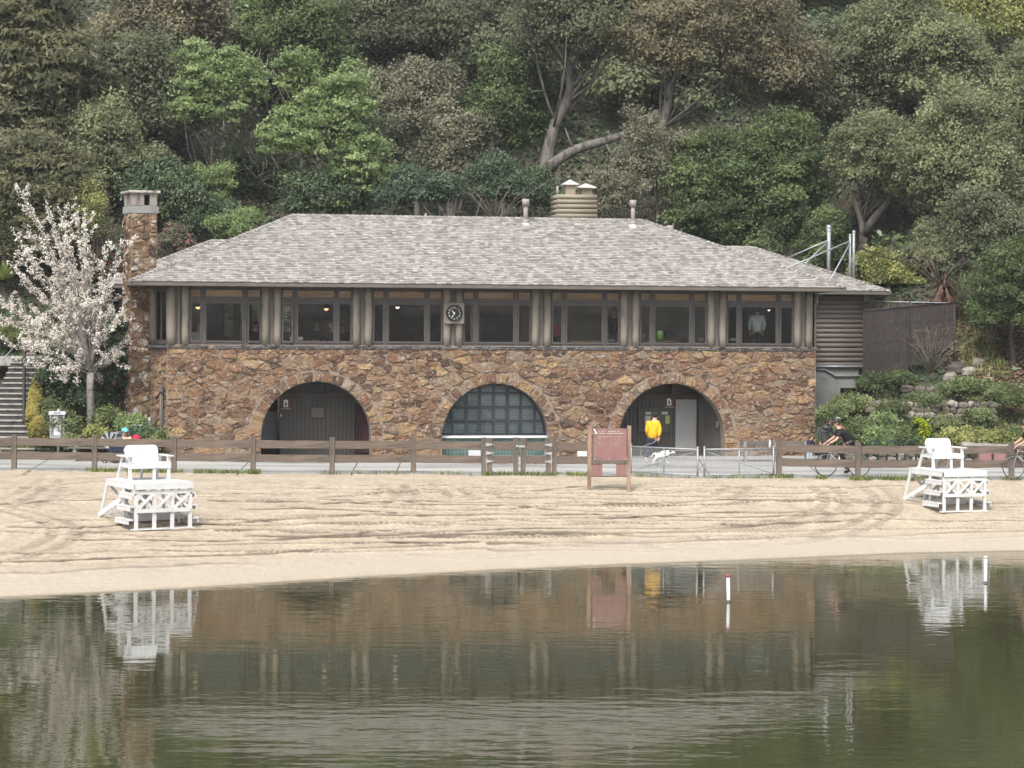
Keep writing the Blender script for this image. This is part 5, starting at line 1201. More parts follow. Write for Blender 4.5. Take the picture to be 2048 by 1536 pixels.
def person(label, J, k=1.0, top='black_cloth', legs='denim', shoes='rubber', hair='hair', sleeves='long', long_coat=False, hair_long=False, face=(0, -1, 0), skinm='skin', cat='person', legs_on=True, group=None, top_name='shirt', hk=1.0):
    """J: world joints: head (centre), neck, chest, belly, pelvis, sh/el/wr/hip/kn/an/toe with _l and _r. k scales the radii"""
    base = Vector((J['pelvis'].x, J['pelvis'].y, min(v.z for v in J.values()) - .03)); q = empty('person', base, 0, label, cat, group)
    L_ = {n: Vector(v) - base for n, v in J.items()}; f = Vector(face).normalized()
    hd = L_['head']; up = (hd - L_['neck']).normalized()
    L_['chin'] = hd - up * .075 * k + f * .025 * k; L_['crown'] = hd + up * .055 * k - f * .012 * k; L_['nose'] = hd + f * .105 * k - up * .015 * k
    E_ = [('pelvis', 'belly'), ('belly', 'chest'), ('chest', 'neck'), ('neck', 'chin'), ('chin', 'head'), ('head', 'crown'), ('head', 'nose')]
    Rr = {'pelvis': .125, 'belly': .12, 'chest': .135, 'neck': .056, 'chin': .062 * hk, 'head': .098 * hk, 'crown': .08 * hk, 'nose': .014 * hk}
    for s_ in 'lr':
        E_ += [('chest', 'sh_' + s_), ('sh_' + s_, 'el_' + s_), ('el_' + s_, 'wr_' + s_)]; Rr['sh_' + s_] = .062; Rr['el_' + s_] = .042; Rr['wr_' + s_] = .027
        if legs_on: E_ += [('pelvis', 'hip_' + s_), ('hip_' + s_, 'kn_' + s_), ('kn_' + s_, 'an_' + s_), ('an_' + s_, 'toe_' + s_)]; Rr['hip_' + s_] = .085; Rr['kn_' + s_] = .056; Rr['an_' + s_] = .038; Rr['toe_' + s_] = .032
    Rr = {n: (tuple(x * k for x in r) if isinstance(r, tuple) else r * k) for n, r in Rr.items()}
    names = set(a for e in E_ for a in e); skin_obj('body', {n: L_[n] for n in L_ if n in names}, E_, Rr, MT[skinm], q, 'pelvis')
    g = lambda r, a: tuple(x + a for x in r) if isinstance(r, tuple) else r + a
    # top
    te = [('pelvis', 'belly'), ('belly', 'chest'), ('chest', 'collar')]; T_ = {n: L_[n] for n in ('pelvis', 'belly', 'chest')}; T_['pelvis'] = L_['pelvis'] if long_coat else L_['pelvis'] + (L_['pelvis'] - L_['belly']) * .12; T_['collar'] = L_['chest'].lerp(L_['neck'], .62)
    tr = {'pelvis': .178 * k, 'belly': .17 * k, 'chest': .175 * k, 'collar': .085 * k}
    if long_coat:
        T_['hem'] = L_['pelvis'].lerp(L_['kn_l'].lerp(L_['kn_r'], .5), .85); te.append(('pelvis', 'hem')); tr['hem'] = .22 * k; tr['pelvis'] = .2 * k; tr['belly'] = .19 * k
    else:
        tr['pelvis'] = .172 * k
    for s_ in 'lr':
        T_['sh' + s_] = L_['sh_' + s_]; T_['el' + s_] = L_['el_' + s_] if sleeves == 'long' else L_['sh_' + s_].lerp(L_['el_' + s_], .8); te += [('chest', 'sh' + s_), ('sh' + s_, 'el' + s_)]; tr['sh' + s_] = .088 * k; tr['el' + s_] = .068 * k
        if sleeves == 'long': T_['wr' + s_] = L_['el_' + s_].lerp(L_['wr_' + s_], .93); te.append(('el' + s_, 'wr' + s_)); tr['wr' + s_] = .05 * k
    skin_obj(top_name, T_, te, tr, MT[top], q, 'pelvis')
    if legs_on:
        T_ = {'pelvis': L_['pelvis'], 'waist': L_['pelvis'].lerp(L_['belly'], .45)}; te = [('pelvis', 'waist')]; tr = {'pelvis': .155 * k, 'waist': .15 * k}
        for s_ in 'lr':
            for n in ('hip_', 'kn_'): T_[n + s_] = L_[n + s_]
            T_['an_' + s_] = L_['kn_' + s_].lerp(L_['an_' + s_], .96); te += [('pelvis', 'hip_' + s_), ('hip_' + s_, 'kn_' + s_), ('kn_' + s_, 'an_' + s_)]; tr['hip_' + s_] = .105 * k; tr['kn_' + s_] = .085 * k; tr['an_' + s_] = .066 * k
        skin_obj('trousers', T_, te, tr, MT[legs], q, 'pelvis')
        for s_ in 'lr':
            a, t_ = L_['an_' + s_], L_['toe_' + s_]; heel = a + (a - t_).normalized() * .05 * k - Vector((0, 0, .04 * k))
            skin_obj('shoe', {'a': a - Vector((0, 0, .01)), 'h': heel, 'm': a.lerp(t_, .6) - Vector((0, 0, .012 * k)), 't': t_}, [('a', 'm'), ('m', 't'), ('a', 'h')], {'a': .05 * k, 'h': .038 * k, 'm': .045 * k, 't': .034 * k}, MT[shoes], q, 'a', 1)
    for s_ in 'lr':
        d = L_['wr_' + s_] - L_['el_' + s_]; hand(q, L_['wr_' + s_], d, MT[skinm], k, 1 if s_ == 'r' else -1)
    # hair: shell over the crown and back
    m_ = MB(); Mh = Matrix.Translation(hd + up * .03 * k * hk - f * .036 * k * hk); m_.ell((0, 0, 0), tuple(v_ * k * hk for v_ in (.094, .094, .098)), 14, 10, Mh)
    if hair_long: m_.ell((0, 0, 0), (.10 * k, .06 * k, .15 * k), 12, 8, Matrix.Translation(hd - up * .06 * k - f * .06 * k)); 
    ho = m_.build('hair', MT[hair], q)
    side = up.cross(f).normalized(); m_ = MB()
    for sg in (-1, 1): m_.ell((0, 0, 0), .011 * k, 8, 6, Matrix.Translation(hd + f * .086 * k + side * sg * .032 * k + up * .012 * k))
    m_.build('eyes', MT['hair_dark'], q)
    m_ = MB()
    for sg in (-1, 1): m_.ell((0, 0, 0), (.012 * k, .02 * k, .03 * k), 8, 6, Matrix.Translation(hd + side * sg * .088 * k - up * .01 * k))
    m_.build('ears', MT[skinm], q)
    return q, L_, base
def sy(d, zs=0): return d
# --- man in the yellow sweater, seen from behind, head bowed, walking off
dm = 71.6
def PJ(px, py, dd=0): return P(px, py, dm + dd)
J = dict(head=PJ(1310, 833, .10), neck=PJ(1309, 842, .02), chest=PJ(1307, 852), belly=PJ(1306, 866), pelvis=PJ(1305, 878, 0),
         sh_l=PJ(1296, 846), el_l=PJ(1294, 862, -.02), wr_l=PJ(1297, 873, .22), sh_r=PJ(1317, 846), el_r=PJ(1320, 861, -.08), wr_r=PJ(1317, 874, -.12),
         hip_l=PJ(1301, 881), kn_l=PJ(1297, 900, .08), an_l=PJ(1292, 917, -.3), toe_l=PJ(1293, 922, -.12), hip_r=PJ(1310, 881), kn_r=PJ(1311, 902, .12), an_r=PJ(1312, 923, .15), toe_r=PJ(1313, 926, .35))
q, L_, bs = person('man in a bright yellow sweater and dark trousers walking a white dog', J, 1.0, 'yellow', 'denim', 'white_cloth', 'hair_dark', face=(.25, 1, -.5), top_name='sweater')
m_ = MB(); c = L_['head']; m_.ell((0, 0, 0), (.104, .112, .085), 14, 8, Matrix.Translation(c + Vector((0, -.01, .05)))); m_.ell((0, 0, 0), (.08, .09, .012), 12, 6, Matrix.Translation(c + Vector((.02, .12, .02)))); m_.build('cap', MT['black_cloth'], q)
hw = bs + L_['wr_r'] + Vector((0, 0, -.07))
# --- dog
dg_ = 71.0
def PD(px, py, dd=0): return P(px, py, dg_ + dd)
dog = empty('dog', G(1330, 928, ZP), 0, 'white dog with a dark harness trotting right beside the man in yellow', 'dog'); db_ = Vector(dog.location)
jj = dict(hips=PD(1314, 909), mid=PD(1322, 909.5), chest=PD(1332, 908), nk=PD(1337, 905), head=PD(1341, 903.5), muz=PD(1348.5, 905.5), nose=PD(1350.5, 906.5),
          fs=PD(1333, 913, -.06), fe=PD(1333, 919, -.06), fw=PD(1335, 925, -.06), fp=PD(1337, 928, -.06), gs=PD(1331, 913, .06), ge=PD(1329, 919, .06), gw=PD(1327, 925, .06), gp=PD(1329, 928, .06),
          hk=PD(1314, 915, -.07), hh=PD(1307.5, 921, -.07), hp=PD(1306, 926.5, -.07), ht=PD(1309, 928, -.07), ik=PD(1317, 915, .07), ih=PD(1313, 921, .07), ip=PD(1315, 926, .07), itt=PD(1318, 928, .07), t1=PD(1309, 907), t2=PD(1305, 909), t3=PD(1302.5, 914))
jl = {n: v - db_ for n, v in jj.items()}
ee = [('mid', 'hips'), ('mid', 'chest'), ('chest', 'nk'), ('nk', 'head'), ('head', 'muz'), ('muz', 'nose'), ('chest', 'fs'), ('fs', 'fe'), ('fe', 'fw'), ('fw', 'fp'), ('chest', 'gs'), ('gs', 'ge'), ('ge', 'gw'), ('gw', 'gp'), ('hips', 'hk'), ('hk', 'hh'), ('hh', 'hp'), ('hp', 'ht'), ('hips', 'ik'), ('ik', 'ih'), ('ih', 'ip'), ('ip', 'itt'), ('hips', 't1'), ('t1', 't2'), ('t2', 't3')]
rd = dict(hips=.085, mid=.08, chest=.10, nk=.06, head=.062, muz=.032, nose=.02, fs=.045, fe=.03, fw=.02, fp=.022, gs=.045, ge=.03, gw=.02, gp=.022, hk=.055, hh=.028, hp=.02, ht=.022, ik=.055, ih=.028, ip=.02, itt=.022, t1=.025, t2=.016, t3=.01)
skin_obj('body', jl, ee, {k: v * 1.3 for k, v in rd.items()}, MT['dogwhite'], dog, 'mid')
m_ = MB(); s_ = Vector((0, .05, 0)); m_.ell((0, 0, 0), (.02, .012, .045), 8, 6, Matrix.Translation(jl['head'] + Vector((-.02, -.055, -.005)))); m_.ell((0, 0, 0), (.02, .012, .045), 8, 6, Matrix.Translation(jl['head'] + Vector((-.02, .055, -.005)))); m_.build('ears', MT['dogpatch'], dog)
m_ = MB(); m_.ell((0, 0, 0), .014, 8, 6, Matrix.Translation(jl['nose'] + Vector((.014, 0, .004)))); m_.build('nose', MT['rubber'], dog)
m_ = MB(); m_.ell((0, 0, 0), (.085, .075, .04), 10, 8, Matrix.Translation(jl['hips'] + Vector((.04, -.035, .075)))); m_.ell((0, 0, 0), (.05, .04, .04), 10, 8, Matrix.Translation(jl['head'] + Vector((-.01, -.05, .02)))); m_.build('dark_coat_patch', MT['dogpatch'], dog)
m_ = MB(); 
for t in (0,): 
    c = jl['chest']; ring = [c + Vector((-.03, .108 * math.cos(a), .112 * math.sin(a))) for a in np.linspace(0, 2 * math.pi, 17)]; m_.tube(ring, .012, 6); c2 = jl['mid'] + Vector((.02, 0, 0)); ring = [c2 + Vector((0, .09 * math.cos(a), .092 * math.sin(a))) for a in np.linspace(0, 2 * math.pi, 17)]; m_.tube(ring, .01, 6); m_.tube([c + Vector((-.03, 0, .11)), c2 + Vector((0, 0, .092))], .01, 6)
m_.build('harness', MT['black_cloth'], dog)
m_ = MB(); a = hw; b_ = P(1296, 889, 71.3); c = P(1281, 905, 71.2); e = db_ + jl['mid'] + Vector((.0, 0, .10))
m_.tube([a, P(1313, 880, 71.4), P(1306, 886, 71.3), b_, P(1286, 893, 71.2), c, P(1284, 917, 71.1), P(1297, 920, 71.0), P(1311, 912, 71.0), e], .011, 5)
tag(m_.build('dog_leash', MT['ventmetal']), 'slack grey dog leash looping from the man in yellow to the white dog', 'leash')

# --- bicycle and rider
def make_bike(parent=None, frame_m='boxgrey'):
    """wheels on x axis, front wheel at x=0, rear at x=+1.0, heading -x, ground z=0"""
    q = empty('bicycle'); r = .335
    for x in (0, 1.0):
        w = empty('wheel'); w.parent = q; w.location = (x, 0, r)
        m_ = MB(); m_.tube([(r * math.cos(a) * .97, 0, r * math.sin(a) * .97) for a in np.linspace(0, 2 * math.pi, 41)], .013, 6, False); m_.build('tyre', MT['rubber'], w)
        m_ = MB(); m_.tube([(r * math.cos(a) * .92, 0, r * math.sin(a) * .92) for a in np.linspace(0, 2 * math.pi, 41)], .009, 6, False); m_.build('rim', MT['galv'], w)
        m_ = MB(); m_.tube([(0, -.05, 0), (0, .05, 0)], .018, 8)
        for k in range(20): a = k * math.pi / 10; m_.bar((0, .02 * (-1) ** k, 0), (r * .92 * math.cos(a), 0, r * .92 * math.sin(a)), .0022, .0022)
        m_.build('spokes', MT['galv'], w)
    bb = Vector((.58, 0, .27)); st_ = Vector((.72, 0, .80)); ht = Vector((.13, 0, .80)); hb_ = Vector((.10, 0, .68)); ra = Vector((1.0, 0, r)); fa_ = Vector((0, 0, r))
    m_ = MB(); 
    for a, b_, rr in ((hb_, bb, .019), (ht, st_ - Vector((.0, 0, .04)), .016), (bb, st_, .016), (ht + Vector((.01, 0, .05)), hb_, .02)): m_.tube([a, b_], rr, 8)
    for sg in (-.045, .045): m_.tube([bb, ra + Vector((0, sg, 0))], .01, 6); m_.tube([st_ - Vector((0.01, 0, .06)), ra + Vector((0, sg, 0))], .008, 6); m_.tube([hb_, Vector((.06, sg, .6)), fa_ + Vector((0, sg, 0))], .011, 6)
    m_.build('frame', MT[frame_m], q)
    m_ = MB(); m_.tube([st_, st_ + Vector((.03, 0, .13))], .013, 8); m_.ell((.73, 0, .94), (.13, .06, .025), 12, 6); m_.build('saddle', MT['black_metal'], q)
    m_ = MB(); m_.tube([ht + Vector((.01, 0, .04)), Vector((.11, 0, .90)), Vector((.05, 0, .93))], .013, 8); 
    for sg in (-1, 1): m_.tube([(.05, 0, .93), (.05, .19 * sg, .93), (-.02, .21 * sg, .93), (-.05, .21 * sg, .87), (-.01, .21 * sg, .82), (.06, .21 * sg, .82)], .012, 6)
    m_.build('handlebar', MT['black_metal'], q)
    m_ = MB(); m_.lathe([(.085, -.003), (.095, -.003), (.095, .003), (.085, .003)], bb + Vector((0, -.05, 0)), 20, Matrix.Rotation(R(90), 4, 'X')); m_.tube([bb + Vector((0, -.06, 0)), bb + Vector((.05, -.07, -.16))], .01, 6); m_.tube([bb + Vector((0, .06, 0)), bb + Vector((-.05, .07, .16))], .01, 6); m_.box(bb.x, bb.x + .1, -.16, -.07, bb.z - .17, bb.z - .15); m_.box(bb.x - .1, bb.x, .07, .16, bb.z + .15, bb.z + .17); m_.build('crankset', MT['galv'], q)
    m_ = MB(); m_.tube([(.36, -.035, .42), (.44, -.035, .60)], .036, 10); m_.build('water_bottle', MT['white_paint'], q)
    return q
def rider(bx, by, label, lean=1.0):
    b0 = Vector((bx, by, ZP)); v = lambda x, y, z: b0 + Vector((x, y, z))
    J = dict(pelvis=v(.73, 0, 1.00), belly=v(.66, 0, 1.13), chest=v(.48, 0, 1.30), neck=v(.36, 0, 1.43), head=v(.30, 0, 1.56),
             sh_l=v(.40, -.16, 1.33), el_l=v(.30, -.21, 1.10), wr_l=v(.07, -.21, .97), sh_r=v(.40, .16, 1.33), el_r=v(.26, .21, 1.13), wr_r=v(.03, .21, .98),
             hip_l=v(.70, -.09, .96), kn_l=v(.42, -.11, .70), an_l=v(.62, -.11, .20), toe_l=v(.50, -.11, .12), hip_r=v(.70, .09, .96), kn_r=v(.34, .11, .86), an_r=v(.55, .11, .50), toe_r=v(.42, .11, .45))
    q, L_, bs = person(label, J, 1.0, 'black_cloth', 'black_cloth', 'rubber', 'hair_auburn', sleeves='short', face=(-1, 0, .05), top_name='shirt')
    hd = L_['head']; m_ = MB(); prof = [(.135, 0), (.13, .05), (.1, .1), (.05, .13), (0, .138)]; m_.lathe(prof, (0, 0, 0), 16, Matrix.Translation(hd + Vector((.02, 0, .035))) @ Matrix.Rotation(R(8), 4, 'Y') @ Matrix.Diagonal((1.1, .85, 1, 1))); h = m_.build('helmet', MT['black_metal'], q)
    m_ = MB(); 
    for yy in (-.05, 0, .05): m_.tube([hd + Vector((-.05, yy, .135)), hd + Vector((.04, yy, .165)), hd + Vector((.12, yy, .125))], .010, 6)
    m_.build('helmet_vents', MT['signwhite'], h)
    m_ = MB(); m_.box(-.02, .06, -.08, .08, -.018, .018, Matrix.Translation(hd + Vector((-.09, 0, .015)))); m_.build('sunglasses', MT['black_metal'], q)
    m_ = MB(); m_.tube([hd + Vector((.07, 0, -.04)), hd + Vector((.17, -.03, -.12)), hd + Vector((.26, -.05, -.22)), hd + Vector((.32, -.05, -.34))], [.04, .045, .04, .015], 8); m_.build('ponytail', MT['hair_auburn'], q)
    return q
c1 = G(1651.5, 953, ZP); bk = make_bike(); bk.location = c1; tag(bk, 'silver road bicycle ridden by the helmeted cyclist behind the fence', 'bicycle')
bk.scale = (.97, 1, 1)
rider(c1.x, c1.y, 'cyclist in black with a dark helmet leaning over the handlebars')
c2 = G(2027, 957.5, ZP); bk2 = copy_tree(bk); bk2.location = c2; tag(bk2, 'second bicycle entering at the right edge of the picture', 'bicycle')
rider(c2.x, c2.y, 'second cyclist at the right edge, only the hands on the bars in view')

# --- adult in long black coat and toddler
dm = 73.2
J = dict(head=PJ(1656, 844, .05), neck=PJ(1653, 853), chest=PJ(1650, 862), belly=PJ(1650, 876), pelvis=PJ(1650, 888), sh_l=PJ(1642, 857), el_l=PJ(1640, 871, -.05), wr_l=PJ(1641, 884, -.1), sh_r=PJ(1659, 857, .0), el_r=PJ(1669, 867, .05), wr_r=PJ(1678, 872, .1),
         hip_l=PJ(1646, 890), kn_l=PJ(1647, 908), an_l=PJ(1648, 921), toe_l=PJ(1652, 924, .1), hip_r=PJ(1654, 890), kn_r=PJ(1655, 908), an_r=PJ(1655, 921), toe_r=PJ(1660, 924, .12))
q, L_, bs = person('adult in a long black quilted coat facing the planting behind the cyclist', J, .95, 'puffer', 'black_cloth', 'rubber', 'hair_dark', face=(.8, .6, 0), long_coat=True, top_name='quilted_coat')
m_ = MB(); m_.tube([L_['neck'] + Vector((.13 * math.cos(a), .11 * math.sin(a) - .02, -.02 + .02 * math.sin(a))) for a in np.linspace(0, 2 * math.pi, 17)], .06, 8); m_.build('hood', MT['puffer'], q)
m_ = MB()
for k in range(9): z = L_['chest'].z - .02 - k * .075; m_.tube([Vector((L_['belly'].x + .168 * math.cos(a), L_['belly'].y + .16 * math.sin(a), z)) for a in np.linspace(0, 2 * math.pi, 17)], .017, 6)
m_.build('quilting', MT['puffer'], q)
dm = 72.9
J = dict(head=PJ(1622.5, 875, .0), neck=PJ(1621, 881), chest=PJ(1619.5, 886), belly=PJ(1619, 893), pelvis=PJ(1619, 900), sh_l=PJ(1615, 883, -.03), el_l=PJ(1615, 891, -.06), wr_l=PJ(1620, 895, -.08), sh_r=PJ(1624, 883), el_r=PJ(1628, 889, .02), wr_r=PJ(1629, 882, -.02),
         hip_l=PJ(1616.5, 902), kn_l=PJ(1616.5, 911), an_l=PJ(1615.5, 920), toe_l=PJ(1618, 922, -.05), hip_r=PJ(1622, 902), kn_r=PJ(1622, 911), an_r=PJ(1622, 920), toe_r=PJ(1625, 922, -.05))
person('small child in a navy jacket and pale jeans standing by the bench', J, .55, 'navy', 'light_denim', 'white_cloth', 'hair', face=(1, -.3, 0), top_name='jacket', hk=1.45)

# --- benches
def bench(label, ax, bx, py, zt, d, legs=True, mat_='wood_dark'):
    a, b_ = P(ax, py, d), P(bx, py, d); q = empty('park_bench', (a.x, a.y, ZP), math.atan2(b_.y - a.y, b_.x - a.x), label, 'bench'); L = (Vector((b_.x, b_.y)) - Vector((a.x, a.y))).length; zb_ = a.z - ZP
    m_ = MB(); m_.box(0, L, .2, .26, zb_ - .16, zb_); m_.build('backrest', MT[mat_], q, bevel=.01)
    m_ = MB(); m_.box(0, L, -.2, -.02, .40, .45); m_.box(0, L, 0, .16, .40, .45); m_.build('seat', MT[mat_], q, bevel=.008)
    n = max(2, int(L / 1.1) + 1)
    for k in range(n):
        x = .12 + (L - .3) * k / (n - 1); m_ = MB(); m_.box(x, x + .1, -.16, .2, 0, .4); m_.box(x, x + .1, .16, .2, .4, zb_ - .02); m_.build('leg', MT['concrete'], q)
    return q
bench('long brown bench against the stone wall behind the right chain link gate', 1481, 1622, 882.5, .8, 74.2, mat_='fascia')
bench('long dark bench behind the fence where the woman in the teal cap sits', 140, 303, 877.5, .8, 71.9, mat_='fascia')
m_ = MB(); g_ = P(1539, 893, 74.0); m_.lathe([(0, 0), (.035, 0), (.037, .15), (.03, .19), (.014, .22), (.016, .26), (0, .27)], (g_.x, g_.y - .1, ZP + .45), 12); tag(m_.build('white_bottle', MT['signwhite']), 'white bottle standing on the bench behind the right chain link gate', 'bottle')
# --- woman with teal cap
dm = 71.7
J = dict(head=PJ(250, 864.5, -.02), neck=PJ(250, 873), chest=PJ(250, 881), belly=PJ(250, 890), pelvis=PJ(250, 898.5, .05), sh_l=PJ(240, 877), el_l=PJ(237, 888, -.08), wr_l=PJ(245, 893, -.28), sh_r=PJ(260, 877), el_r=PJ(263, 888, -.08), wr_r=PJ(255, 893, -.28),
         hip_l=PJ(245, 900), kn_l=PJ(243, 902, -.42), an_l=PJ(243, 925, -.45), toe_l=PJ(243, 929, -.58), hip_r=PJ(255, 900), kn_r=PJ(257, 902, -.42), an_r=PJ(257, 925, -.45), toe_r=PJ(257, 929, -.58))
q, L_, bs = person('seated woman in a teal cap and cream sweater behind the fence', J, .93, 'cream', 'navy', 'white_cloth', 'hair_auburn', face=(.05, -1, 0), hair_long=True, top_name='sweater')
hd = L_['head']; m_ = MB(); m_.lathe([(.115, 0), (.112, .04), (.09, .09), (.04, .118), (0, .122)], (0, 0, 0), 16, Matrix.Translation(hd + Vector((0, .0, .025)))); m_.ell((0, 0, 0), (.085, .09, .012), 14, 6, Matrix.Translation(hd + Vector((0, -.12, .03))) @ Matrix.Rotation(R(12), 4, 'X')); m_.build('cap', MT['teal'], q)
m_ = MB(); m_.box(-.07, .07, -.012, .0, -.016, .016, Matrix.Translation(hd + Vector((0, -.095, .005)))); m_.build('sunglasses', MT['hair_dark'], q)
m_ = MB()
for sg in (-1, 1): m_.tube([hd + Vector((.1 * sg, .0, .0)), hd + Vector((.115 * sg, -.0, -.09)), hd + Vector((.1 * sg, -.05, -.17))], [.022, .03, .012], 8)
m_.build('side_locks', MT['hair_auburn'], q)
m_ = MB(); c = P(272.5, 877, 71.6); m_.ell((0, 0, 0), (.15, .12, .13), 16, 12, Matrix.Translation(c)); m_.ell((0, 0, 0), (.1, .05, .07), 12, 8, Matrix.Translation(c + Vector((-.02, -.1, -.04)))); o_ = m_.build('backpack', MT['red']); tag(o_, 'crimson backpack beside the woman in the teal cap', 'bag')
m_ = MB(); a, b_ = P(262, 868, 71.95), P(281, 879, 71.8); m_.bar(a, b_, .05, .11); tag(m_.build('folded_umbrella', MT['green_metal']), 'dark green folded roll leaning behind the crimson backpack', 'umbrella')
# --- stroller
S_ = F0 / 71.2; g_ = G(226, 929, ZP); g_.y = 71.2; g_.x = (226 - 1024) / S_ + .02; stq = empty('baby_stroller', (g_.x, 71.2, ZP), R(-20), 'grey and white hooded baby stroller parked beside the seated woman', 'stroller')
for (x, y) in ((-.16, -.22), (.2, -.22), (-.16, .22), (.2, .22)):
    m_ = MB(); m_.tube([(x + .085 * math.cos(a), y, .085 + .085 * math.sin(a)) for a in np.linspace(0, 2 * math.pi, 17)], .017, 6, False); m_.tube([(x, y - .03, .085), (x, y + .03, .085)], .03, 8); m_.build('wheel', MT['rubber'], stq)
m_ = MB()
for y in (-.22, .22): m_.tube([(-.16, y, .1), (.06, y, .42), (.28, y, .98)], .013, 6); m_.tube([(.2, y, .1), (.0, y, .5), (-.2, y, .58)], .013, 6)
m_.tube([(.28, -.22, .98), (.28, .22, .98)], .016, 6); m_.build('frame', MT['galv'], stq)
m_ = MB(); n = 8
prof = [(.30 * math.cos(a), .30 * math.sin(a)) for a in np.linspace(R(8), R(165), n)]
for k in range(n - 1):
    (x0, z0), (x1, z1) = prof[k], prof[k + 1]; vs_ = [(x0 - .04, -.2, .66 + z0 * 1.05), (x0 - .04, .2, .66 + z0 * 1.05), (x1 - .04, .2, .66 + z1 * 1.05), (x1 - .04, -.2, .66 + z1 * 1.05)]
    mm = MB(); mm.add(vs_, [(0, 1, 2, 3)]); mm.add([(x0 - .04, -.2, .66 + z0 * 1.05), (x1 - .04, -.2, .66 + z1 * 1.05), (-.02, -.2, .66)], [(0, 1, 2)]); mm.add([(x0 - .04, .2, .66 + z0 * 1.05), (x1 - .04, .2, .66 + z1 * 1.05), (-.02, .2, .66)], [(0, 1, 2)])
    mm.build('hood_panel', MT['puffer' if k % 2 else 'boxgrey'], stq)
m_ = MB(); m_.prism([(-.2, .5), (.05, .42), (.2, .72), (.16, .74), (.02, .5), (-.2, .56)], -.17, .17); m_.build('seat', MT['white_cloth'], stq)
m_ = MB(); m_.box(-.12, .2, -.18, .18, .2, .34); m_.build('basket', MT['black_cloth'], stq, bevel=.03)
m_ = MB(); c = P(233, 896, 70.9); m_.box(-.22, .24, -.12, .12, -.12, .1, Matrix.Translation(c)); m_.tube([c + Vector((-.2, 0, .08)), c + Vector((-.05, 0, .2)), c + Vector((.1, 0, .2)), c + Vector((.22, 0, .08))], .015, 6); tag(m_.build('duffel_bag', MT['navy'], None, bevel=.05), 'dark navy bag hanging by the stroller seen through the fence', 'bag')

# ------------------------------------------------------------------ grey box on a post
S_ = F0 / 72.6; a = P(115.5, 851, 72.6); q = empty('leaflet_box', (a.x, a.y, ZP), 0, 'pale grey metal box on a post with a printed front by the steps', 'post box'); w = .235; z0, z1 = P(115, 880, 72.6).z - ZP, P(115, 829, 72.6).z - ZP; zt = P(115, 818, 72.6).z - ZP
m_ = MB(); m_.tube([(0, .12, 0), (0, .12, zt)], .045, 10); m_.build('post', MT['galv'], q)
m_ = MB(); m_.box(-w * .8, w * .8, -.06, .08, z0, z1); m_.box(-w, -w * .8, -.1, .08, z0, z1); m_.box(w * .8, w, -.1, .08, z0, z1); m_.box(-w * .8, w * .8, -.11, -.06, z0, z0 + .13); m_.build('cabinet', MT['boxgrey'], q)
m_ = MB(); m_.box(-w - .03, w + .03, -.13, .1, z1, z1 + .1); hd_ = m_.build('header', MT['white_plate'], q)
m_ = MB()
for k in range(7): m_.box(-.11 + k * .034, -.088 + k * .034, -.134, -.131, z1 + .035, z1 + .075)
m_.build('header_lettering', MT['boards'], hd_)
m_ = MB(); m_.box(-.12, .12, -.064, -.061, z0 + .16, z1 - .06); fp_ = m_.build('printed_panel', MT['white_plate'], q)
m_ = MB()
for (x, z, r) in ((-.03, .55, .03), (0, .52, .025), (.03, .48, .02), (-.04, .40, .015), (.04, .42, .018), (.05, .36, .015), (-.03, .3, .012), (.01, .28, .014), (.04, .66, .016), (-.04, .67, .016)): m_.ell((x, -.066, z0 + z * (z1 - z0) / .8), (r, .002, r * 1.1), 8, 6)
m_.build('printed_marks', MT['black_metal'], fp_)
m_ = MB(); m_.box(-.14, -.125, -.07, -.06, z0 + .14, z1 - .04); m_.box(.125, .14, -.07, -.06, z0 + .14, z1 - .04); m_.build('panel_channels', MT['frame'], q)

# wall lantern, bollard, flood light by the stone corner
q = empty('lantern_post', BW(Bu(320, -.1, 800), -.05, ZP), TH, 'dark pyramid hooded lantern on a slim post at the left stone corner', 'lamp'); zl = Bz(783, 320, -.05) - ZP; zt = Bz(766, 320, -.05) - ZP
m_ = MB(); m_.tube([(0.02, 0, 0), (.02, 0, zl + .02)], .035, 8); m_.tube([(.07, 0, 0), (.07, 0, zl)], .02, 6); m_.build('post', MT['fascia'], q)
m_ = MB(); m_.lathe([(.13, zl), (.12, zl + .02), (.02, zt)], (0, 0, 0), 4, Matrix.Rotation(R(45), 4, 'Z'), False); m_.build('hood', MT['frame'], q)
m_ = MB(); m_.bar((-.1, 0, zt + .02), (.08, 0, zt - .04), .05, .03); m_.build('bracket', MT['black_metal'], q)
a = P(299, 861, 73.4); q = empty('bollard', (a.x, a.y, ZP), 0, 'small grey cylindrical bollard by the foot of the stone wall', 'bollard'); m_ = MB(); z = P(299, 834, 73.4).z - ZP; m_.tube([(0, 0, 0), (0, 0, z - .05), (0, 0, z)], [.055, .055, .03], 12); m_.build('post', MT['boxgrey'], q)
m_ = MB(); m_.tube([(0, 0, z - .16), (0, 0, z - .12)], .058, 12); m_.build('band', MT['frame'], q)
a = P(277, 852, 73.2); q = empty('flood_light', a, 0, 'small white topped flood light lying at the base of the stone wall', 'lamp'); m_ = MB(); m_.box(-.14, .14, -.08, .08, 0, .05); m_.build('lens', MT['signwhite'], q); m_ = MB(); m_.box(-.15, .17, -.09, .09, -.1, -.003); m_.tube([(0, 0, -.1), (.02, .02, -.6)], .02, 6); m_.build('housing', MT['black_metal'], q)

